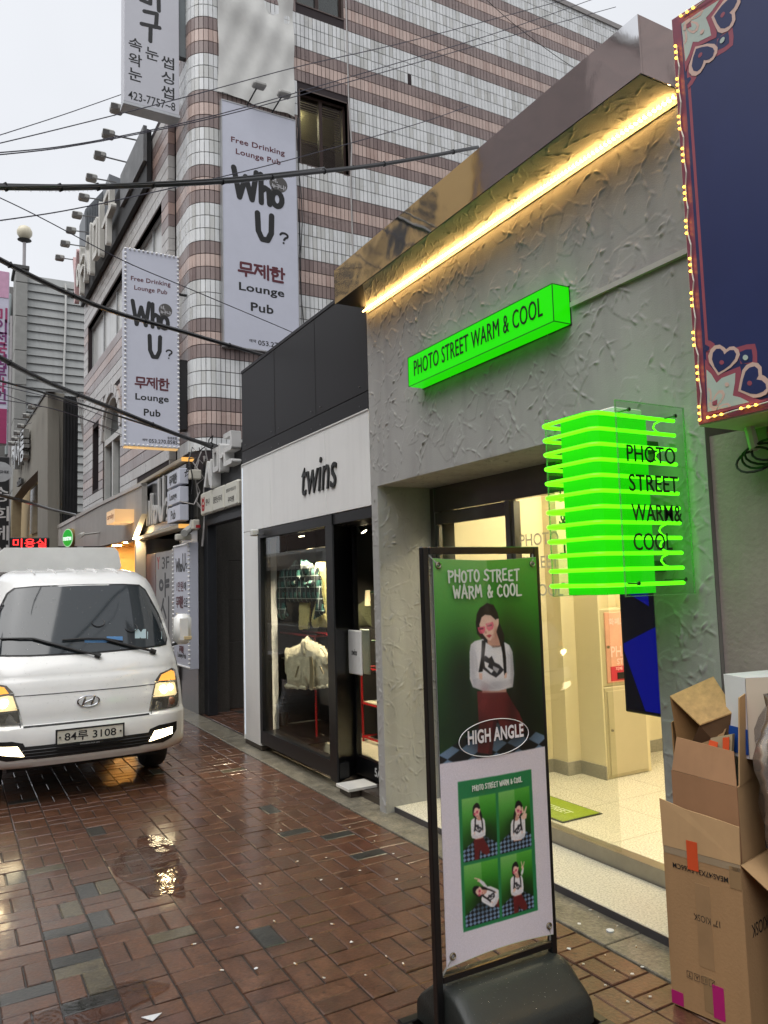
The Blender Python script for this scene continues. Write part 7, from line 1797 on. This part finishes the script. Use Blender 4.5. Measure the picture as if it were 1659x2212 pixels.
words('print', cink, bxA, plA2, '17" KIOSK', .03, .36, w=.2, h=.05, rot=math.pi, depth=.0004, lift=.0006)
for i in range(4): 
    fr3 = MB(); x_ = -.075 + i*.030
    fr3.tube([plA(x_-.011,.13,.001), plA(x_+.011,.13,.001), plA(x_+.011,.155,.001), plA(x_-.011,.155,.001)], .0008, 4, closed=True)
    strokes(fr3, plA, [[[(0,0),(1,0)],[(.5,0),(.5,1)]], [[(0,.6),(.5,.2),(1,.6)],[(.5,.2),(.5,0)]], [[(.2,0),(.2,1)],[(.8,0),(.8,1)]], [[(.1,1),(.5,0),(.9,1)]]][i][0:1] + [[[(.5,0),(.5,1)]], [[(.5,.2),(.5,0)]], [[(.8,0),(.8,1)]], [[(.5,.5),(.51,.5)]]][i], x_, .1425, .011, .013, .002, depth=.0003, lift=.0004)
    fr3.build('handling_mark', cink, bxA)
orange_s = M('sticker_orange', L(214, 84, 44), rough=.4); pink_t = M('tape_magenta', L(176, 34, 110), rough=.35)
def decal(name, a0, a1, z0, z1, mat, parent=bxA, off=.0012): return slab(MB(), [plA(a0, z0, off), plA(a1, z0, off), plA(a1, z1, off), plA(a0, z1, off)], e2, .001).build(name, mat, parent)
decal('sticker', -.055, -.010, .545, .655, orange_s, off=.0022); decal('tape', -WA/2+.005, WA/2-.002, .585, .612, M('tape_clear', L(190,170,140), rough=.1, alpha=.5)); decal('tape', WA/2-.045, WA/2, .52, .60, tape)
decal('tape', .015, .06, .02, .14, pink_t); decal('tape', -WA/2, -WA/2+.05, .01, .06, pink_t); decal('tape', -.02, .016, .03, .16, tape, off=.0009); decal('tape', -.03, .03, .19, .5, M('tape_wide', L(158,126,90), rough=.6), off=.0007)
# second carton standing in the first
ox = lambda a, d, z: ca + e1*a + e2*(d+.035) + Vector((0,0,z))
bxB = thing('carton', 'brown carton with raised flaps standing inside the tall kiosk box', 'box', tuple(ox(WA/2, .1, .5)))
Z1 = .905
slab(MB(), [ox(.035,0,.45), ox(WA-.012,0,.45), ox(WA-.012,0,Z1-.02), ox(.035,0,Z1)], e2, .005).build('front', M('carton_brown', L(160,118,84), rough=.85, var=.08, streak=.12), bxB)
slab(MB(), [ox(.037,.002,Z1+.002), ox(WA-.014,.002,Z1-.018), ox(WA-.03,.03,Z1+.105), ox(.05,.03,Z1+.13)], e2, .005).build('flap', M('carton_flap', L(168,126,92), rough=.85, var=.10, streak=.15), bxB)
slab(MB(), [ox(WA-.012,.006,.45), ox(WA-.012,.20,.45), ox(WA-.012,.20,Z1), ox(WA-.012,.006,Z1-.02)], -e1, .005).build('side', card2, bxB)
slab(MB(), [ox(WA-.010,.02,Z1-.02), ox(WA-.010,.20,Z1), ox(WA-.0,.19,1.245), ox(WA-.0,.045,1.215)], -e1, .005).build('flap', card2, bxB)
slab(MB(), [ox(.035,.006,.45), ox(.035,.20,.45), ox(.035,.20,Z1), ox(.035,.006,Z1)], e1, .005).build('side', card, bxB)
slab(MB(), [ox(.02,.05,.88), ox(.0,.18,.90), ox(-.01,.19,1.10), ox(.0,.08,1.08)], e1, .005).build('flap', cin, bxB)
# folded boards and smaller cartons poking out
fb_ = thing('folded_carton', 'folded brown carton with open end poking out of the upper carton', 'box', tuple(ox(.14, .1, .95)))
slab(MB(), [ox(.02,.05,1.195), ox(.16,.02,1.10), ox(.26,.12,1.15), ox(.14,.19,1.27)], (0,0,-1), .005).build('top', M('carton_wet', L(176,138,88), rough=.7, var=.25, vscale=30), fb_)
slab(MB(), [ox(.02,.05,1.19), ox(.14,.19,1.265), ox(.14,.17,.95), ox(.03,.08,.94)], e1, .005).build('end', cin, fb_)
slab(MB(), [ox(.155,.025,1.095), ox(.26,.12,1.145), ox(.22,.10,.98), ox(.07,.055,.955)], e2, .005).build('side', M('carton_dark', L(96,70,46), rough=.9), fb_)
for i in range(3): slab(MB(), [ox(.06+.02*i,.03+.01*i,.95), ox(.22,.06+.012*i,1.02+.012*i), ox(.23,.07+.012*i,1.06+.012*i), ox(.07+.02*i,.04+.01*i,.985)], e2, .004).build('folded_board', card, fb_)
sm = thing('small_carton', 'small carton with orange sticker inside the upper carton', 'box', tuple(ox(.2, .06, .9)))
slab(MB(), [ox(.175,.03,.86), ox(.255,.035,.85), ox(.27,.06,1.07), ox(.185,.05,1.045)], e2, .02).build('body', M('carton_grey', L(168,150,118), rough=.8), sm)
slab(MB(), [ox(.235,.028,.87), ox(.255,.030,.865), ox(.262,.050,1.06), ox(.238,.044,1.055)], e2, .002).build('sticker', orange_s, sm)
slab(MB(), [ox(.178,.030,1.0), ox(.215,.032,.995), ox(.220,.040,1.035), ox(.186,.040,1.04)], e2, .002).build('sticker', orange_s, sm)
wb = thing('white_carton', 'white carton with a blue band on top of the cardboard pile', 'box', tuple(ox(.33, .12, 1.0)))
slab(MB(), [ox(.235,.10,.98), ox(.32,.08,.98), ox(.315,.10,1.285), ox(.215,.13,1.29)], e2, .005).build('front', M('carton_white', L(214,210,216), rough=.5, var=.03), wb)
slab(MB(), [ox(.322,.08,.98), ox(.48,.11,.98), ox(.47,.13,1.30), ox(.318,.10,1.285)], e2, .005).build('side', M('carton_cream', L(206,190,172), rough=.5, var=.03), wb)
slab(MB(), [ox(.215,.13,1.291), ox(.317,.10,1.286), ox(.47,.13,1.302), ox(.36,.20,1.31)], (0,0,-1), .004).build('top', M('carton_white', L(214,210,216), rough=.5), wb)
slab(MB(), [ox(.238,.096,.995), ox(.321,.076,.995), ox(.320,.082,1.09), ox(.232,.106,1.095)], e2, .002).build('blue_band', M('band_blue', L(24,70,150), rough=.5), wb)
# shiny silver bag at the edge
sg = MB(); vs_ = []
for j in range(14):
    for i in range(10):
        t = j/13; a = i/9*2*math.pi*.9; r = .10 + .02*math.sin(i*2.1+j) + .05*math.sin(math.pi*t)
        c = ox(.50, .08, .62 + .62*t); vs_.append(c + e1*r*math.cos(a) + e2*r*math.sin(a)*.7)
sg.add(vs_, [(j*10+i, j*10+(i+1)%10, (j+1)*10+(i+1)%10, (j+1)*10+i) for j in range(13) for i in range(10)])
sg.build('silver_bag', M('silver_film', L(190,188,194), rough=.22, metal=.9, var=.15, vscale=6), smooth='all', label='crinkled silver film bag leaning beside the cardboard boxes', cat='bag')
MB().box(2.66, 2.84, 1.45, 1.75, .02, .60).build('plastic_crate', M('crate_grey', L(90,88,84), rough=.6), label='grey crate under the silver bag beside the cardboard boxes', cat='crate')
# ------------------------------------------------------------------ overhead cables
cabk = M('overhead_cable', L(20,20,23), rough=.45, coat=.3); cabt = M('thin_cable', L(48,46,60), rough=.5)
def wire(pts, y0, y1, r, label, name='overhead_cable', group=None, mat=None, drops=0, ties=0):
    n = len(pts); P = []
    xs_ = [p[0] for p in pts]
    for i in range(n-1):
        for k in range(6):
            t = (i + k/6)/(n-1); a = k/6
            # smooth through the picture points
            p0 = pts[max(0, i-1)]; p1 = pts[i]; p2 = pts[i+1]; p3 = pts[min(n-1, i+2)]
            q = [.5*((2*p1[c]) + (-p0[c]+p2[c])*a + (2*p0[c]-5*p1[c]+4*p2[c]-p3[c])*a*a + (-p0[c]+3*p1[c]-3*p2[c]+p3[c])*a**3) for c in (0, 1)]
            iy = (1-t)/y0 + t/y1; P.append(fy(q[0], q[1], 1/iy))
    P.append(fy(*pts[-1], y1))
    o = thing(name, label, 'cable', tuple(P[0]), group)
    MB().tube(P, r, 6).build('cable', mat or cabk, o, smooth=True)
    rr = random.Random(len(pts)*7+int(pts[0][1]))
    if drops:
        d = MB()
        for _ in range(drops):
            i = rr.randrange(len(P)-1); t = rr.random(); p = P[i].lerp(P[i+1], t); d.lathe([(.0015,.006),(.004,0),(.003,-.004),(.001,-.006)], p - Vector((0,0,r+.003)), 6)
        d.build('raindrops', glass('drop_clear', (1,1,1), .02, .2, .97), o, kind='stuff')
    for k in range(ties):
        i = int((k+.6)*(len(P)-1)/ties); MB().tube([P[i] - (P[i+1]-P[i])*.03, P[i] + (P[i+1]-P[i])*.03], r*1.35, 6).build('cable_tie', cabk, o)
    return o
wire([(-30,403),(130,405),(260,402),(480,392),(640,376),(830,354),(1032,318)], 4.6, 6.4, .020, 'thick bundled black cable sagging across the street to the mirror fascia roof', drops=120, ties=9)
wire([(-30,404),(130,402),(260,398),(480,386),(640,370),(700,362)], 4.55, 5.6, .007, 'thin cable wrapped along the thick bundled cable')
wire([(-30,545),(90,607),(230,668),(400,718),(570,768)], 6.0, 8.1, .020, 'black cable running down to the dark band of the clothes shop', ties=4)
wire([(-30,755),(90,820),(250,885),(400,945),(495,972)], 7.5, 9.8, .024, 'lowest thick black cable reaching the alley gate', ties=4)
wire([(-30,815),(100,850),(260,900),(400,946),(480,978)], 8.0, 9.9, .011, 'thinner black cable just below the lowest thick cable')
wire([(-30,1062),(60,1085),(110,1100),(163,1112)], 14, 19.5, .030, 'short black cable ending at the grey building beside the round sign')
for q, y0, y1, lb in (([(-20,298),(130,250),(265,203)], 10, 12, 'thin cable rising to the phone sign'),
                  ([(-20,314),(130,278),(380,215),(640,145),(900,85),(1330,-30)], 8, 9.5, 'upper thin cable crossing the tiled wall towards the sky'),
                  ([(-20,331),(120,318),(280,290),(480,245),(760,165),(1060,75),(1290,-5)], 7.6, 9.3, 'middle thin cable with raindrops crossing the tiled wall'),
                  ([(-20,336),(120,321),(280,293),(480,250),(760,175),(1060,90),(1330,15)], 7.6, 9.3, 'lower of two close thin cables with raindrops crossing the tiled wall'),
                  ([(-20,479),(130,457),(300,422),(520,372),(700,325),(900,268),(1010,230)], 7.0, 9.0, 'thin cable passing under the thick bundled cable'),
                  ([(-20,418),(80,466),(260,560),(400,620),(590,700),(640,722)], 9, 10.3, 'thin black cable sloping across both pub signs')):
    wire(q, y0, y1, .006, lb, mat=cabt, drops=40)
for i, q in enumerate(([(-20,840),(60,870),(140,890),(250,930)], [(-20,860),(100,880),(180,905),(265,940)], [(-20,828),(120,862),(200,890),(300,930)])): wire(q, 11, 13, .005, ['faint wire above the grey building, highest of three', 'faint wire above the grey building, middle of three', 'faint wire above the grey building, lowest of three'][i], mat=cabt)
wire([(1040,-10),(1120,60),(1230,140),(1300,170)], 10.2, 10.5, .006, 'thin cable slanting down the upper tiled wall', mat=cabk)
# tangle of cables over the pub sign corner
tg = thing('cable_tangle', 'tangle of black and grey cables at the corner above the pub sign', 'cable', (2.9, 10.4, 3.5))
rt_ = random.Random(9)
for i in range(9):
    a = fy(rt_.uniform(405, 470), rt_.uniform(960, 1000), 10.3); pts = [a]
    for k in range(6): pts.append(pts[-1] + Vector((rt_.uniform(-.12,.16), rt_.uniform(-.05,.05), rt_.uniform(-.22,.12))))
    MB().tube(pts, .009, 5).build('cable', cabk if i % 3 else M('conduit_grey', L(176,172,170), rough=.5), tg, smooth=True)
p0_ = [fy(441, 985, 10.35), fy(447, 1020, 10.35), fy(441, 1060, 10.35), fy(443, 1120, 10.35), fy(437, 1180, 10.35)]
MB().tube(p0_, .018, 6).build('cable', M('conduit_grey', L(176,172,170), rough=.5), tg)
for i, (a, b, c_, d) in enumerate(((408,1015,433,1036), (414,1123,429,1144))):
    q0, q1 = fy(a, b, 10.3), fy(c_, d, 10.3); MB().rbox(q0.x, q1.x, 10.24, 10.34, q1.z, q0.z, .01).build('junction_box', M('junction_cream', L(196,192,180), rough=.5), label=['cream junction box beside the top light box of the pub', 'pale meter box with a red label beside the lower pub rail'][i], cat='box')
    if i: MB().box(q0.x+.04, q0.x+.10, 10.236, 10.2395, q1.z+.02, q1.z+.06).build('red_label', inkred, [o for o in COL.objects if o.name.startswith('junction_box')][-1])
cm3 = thing('security_camera', 'grey security camera under the pub sign lower rail', 'camera', tuple(fy(405, 1145, 10.3)))
q0, q1 = fy(398, 1152, 10.2), fy(410, 1142, 10.4); MB().tube([q0, q1], .05, 8).build('body', fgrey, cm3); MB().tube([q1, q1 + Vector((.05, .1, .12))], .02, 6).build('bracket', fgrey, cm3)
q0, q1 = fy(380, 1162, 10.35), fy(412, 1154, 10.35); MB().rbox(q0.x, q1.x, 10.3, 10.42, q0.z-.03, q1.z, .01).build('strip_lamp_housing', M('junction_cream', L(196,192,180), rough=.5), label='white strip lamp housing above the bulb bordered pub board', cat='lamp')
# ------------------------------------------------------------------ litter on the wet bricks
lit = M('butt_white', L(214,210,200), rough=.8); lit2 = M('butt_filter', L(176,140,96), rough=.8); paperm = M('wet_paper', L(205,206,210), rough=.5)
rl = random.Random(21)
butt = None; nb_ = 0
def on_pave(px, py):
    p = fz(px, py, .006); return p
spots = [(895,1560),(870,1640)]
LP = [(612,1790),(600,1830),(640,1868),(690,1895),(740,1915),(560,1905),(470,1965),(520,2010),(600,1985),(665,2030),(720,2000),(760,2030),(830,2060),(790,2110),(870,2080),(850,1905),(880,1860),(905,1900),(640,2085),(560,2090),(700,2110),(480,2100),(415,2040),(1235,2050),(1262,2085),(1300,2060),(1330,2095),(1360,2110),(1290,1990),(1340,2000),(1380,2040),(1250,2000),(1310,2130),(1355,2160),(1400,2150),(1385,2085),(1270,1965),(750,1795),(815,1810),(845,1840),(770,1880),(700,1850)]
lab = 'tiny white cigarette end on the wet bricks'
for i, (px, py) in enumerate(LP):
    px += rl.uniform(-8, 8); py += rl.uniform(-8, 8); p = fz(px, py, .005); a = rl.uniform(0, 3.14); l_ = rl.uniform(.010, .026); r = rl.uniform(.0028, .0042)
    if i % 4 == 3:
        pts = [(p.x + rl.uniform(.6,1)*.012*math.cos(t*1.257), p.y + rl.uniform(.6,1)*.012*math.sin(t*1.257), .0045 + rl.uniform(0,.004)) for t in range(5)]
        MB().add(pts + [(x, y, z-.0012) for x, y, z in pts], [(0,1,2,3,4),(9,8,7,6,5)] + [(k,(k+1)%5,(k+1)%5+5,k+5) for k in range(5)]).build('paper_scrap', paperm, label='little scrap of wet white paper on the bricks', cat='litter', group='paper scraps on the pavement')
    else:
        d = Vector((math.cos(a), math.sin(a), 0))*l_/2
        if butt is None:
            o = thing('cigarette_end', lab, 'litter', (p.x, p.y, 0), 'cigarette ends on the pavement')
            MB().tube([p-d, p+d*.4], r, 7).build('paper', lit, o); MB().tube([p+d*.4, p+d], r*1.02, 7).build('filter', lit2, o); butt = o
        else:
            c_ = copy_thing(butt, (0,0,0)); c_.location = (p.x, p.y, 0); c_.rotation_euler = (0, 0, a + rl.uniform(-1, 1)); k = rl.uniform(.7, 1.3); c_.scale = (k, k, 1)
q = [fz(305, 2197, .006), fz(350, 2187, .006), fz(330, 2205, .006)]
MB().add([Vector(p) for p in q] + [Vector(p) - Vector((0,0,.002)) for p in q], [(0,1,2),(5,4,3),(0,1,4,3),(1,2,5,4),(2,0,3,5)]).build('paper_piece', paperm, label='torn triangle of white paper lying on the bricks', cat='paper')
p = fz(1318, 2010, .01); MB().lathe([(.018,0),(.019,.006),(.016,.008)], (p.x, p.y, .006), 14).build('bottle_cap', paperm, label='round white plastic cap lying on the granite kerb', cat='cap')
# ------------------------------------------------------------------ the other side of the street (mirrored in the steel fascia and in the windows)
ob_ = thing('brick_building', 'dark red brick building across the street with a yellow rooftop sign', 'building', (-4.6, 8, 0))
rbk = bpy.data.materials.new('red_brickwork'); rbk.use_nodes = True; _t = rbk.node_tree; _b = _t.nodes['Principled BSDF']; _b.inputs['Roughness'].default_value = .85
_br = _t.nodes.new('ShaderNodeTexBrick'); _br.inputs['Scale'].default_value = 1; _br.inputs['Color1'].default_value = (*L(158,136,131),1); _br.inputs['Color2'].default_value = (*L(138,121,118),1); _br.inputs['Mortar'].default_value = (*L(170,162,156),1)
_br.inputs['Brick Width'].default_value = .21; _br.inputs['Row Height'].default_value = .067; _br.inputs['Mortar Size'].default_value = .006
_g = _t.nodes.new('ShaderNodeNewGeometry'); _sx = _t.nodes.new('ShaderNodeSeparateXYZ'); _cx = _t.nodes.new('ShaderNodeCombineXYZ')
_t.links.new(_g.outputs['Position'], _sx.inputs[0]); _t.links.new(_sx.outputs['Y'], _cx.inputs['X']); _t.links.new(_sx.outputs['Z'], _cx.inputs['Y']); _t.links.new(_cx.outputs[0], _br.inputs['Vector']); _t.links.new(_br.outputs[0], _b.inputs['Base Color'])
XOPP = -4.6
MB().box(-9, XOPP, 9.3, 26, 0, 11.4).build('wall', rbk, ob_)
MB().box(-9.05, XOPP+.05, 9.25, 26, 11.4, 11.6).build('coping', M('coping_stone', L(150,146,144), rough=.7), ob_)
for i in range(5):
    for j in range(3):
        y0 = 9.4 + i*3.0; z0 = 3.6 + j*2.6
        if z0 < 8.5:
            w_ = MB().box(XOPP, XOPP+.03, y0, y0+1.5, z0, z0+1.4).build('window', fw_, ob_); MB().box(XOPP+.031, XOPP+.035, y0+.06, y0+1.44, z0+.06, z0+1.34).build('pane', M('dim_glass', L(60,68,70), rough=.08), w_)
MB().box(XOPP, XOPP+.1, 8.8, 25.5, .2, 2.9).build('shopfront', M('opp_shop', L(96,92,86), rough=.5, var=.3, vscale=1), ob_)
ysn = thing('yellow_sign', 'yellow rooftop sign across the street with film clapper and dark lettering', 'sign', (XOPP, 16, 9.5))
MB().rbox(XOPP+.0, XOPP+.14, 12.7, 20.6, 9.55, 11.05, .02).build('board', M('sign_yellow', L(226, 184, 110), rough=.5, var=.06), ysn)
plo = Plane((XOPP+.14, 17.0, 10.3), (0,1,0), (0,0,1), (1,0,0))
ink2 = M('sign_ink', L(34,30,28), rough=.5)
words('lettering', ink2, ysn, plo, '영화', 2.1, -.05, w=1.9, h=.95, bold=.02, depth=.01, lift=.005); words('lettering', ink2, ysn, plo, 'DVD', .1, .1, w=1.2, h=.5, bold=.02, depth=.01, lift=.005)
words('lettering', ink2, ysn, plo, 'THEATER', .1, -.35, w=1.1, h=.14, depth=.01, lift=.005); words('lettering', ink2, ysn, plo, '왕', -2.5, .0, w=1.0, h=1.0, bold=.02, depth=.01, lift=.005)
flat('clapper', [(-1.7,-.5),(-.75,-.5),(-.75,.3),(-1.7,.3)], ink2, .008, ysn, plo); flat('clapper', [(-1.7,.36),(-.75,.52),(-.75,.66),(-1.7,.5)], ink2, .008, ysn, plo)
ob2 = thing('rendered_building', 'plain grey rendered building across the street next to the brick one', 'building', (-4.8, 2, 0))
MB().box(-9, -4.8, -9, 6.6, 0, 6.4).build('wall', M('opp_render', L(134,130,124), rough=.85, var=.1, vscale=.6, streak=.15), ob2)
MB().box(-4.8, -4.7, -8.5, 6.2, .3, 2.8).build('shopfront', M('opp_shop', L(96,92,86), rough=.5, var=.3, vscale=1), ob2)
MB().box(-9.05, -4.75, -9.05, 6.65, 6.4, 6.55).build('coping', M('coping_stone', L(150,146,144), rough=.7), ob2)

ob3 = thing('mirrored_brick_block', 'unseen tall brick block added as a reflection for the steel fascia end', 'building', (13, -6, 0))  # out of view, added so the fascia's end face mirrors brick instead of sky
MB().box(9.5, 19, -10, -3, 0, 21).build('wall', rbk, ob3)
MB().box(9.4, 19.1, -10.1, -2.9, 21, 21.3).build('coping', M('coping_stone', L(150,146,144), rough=.7), ob3)
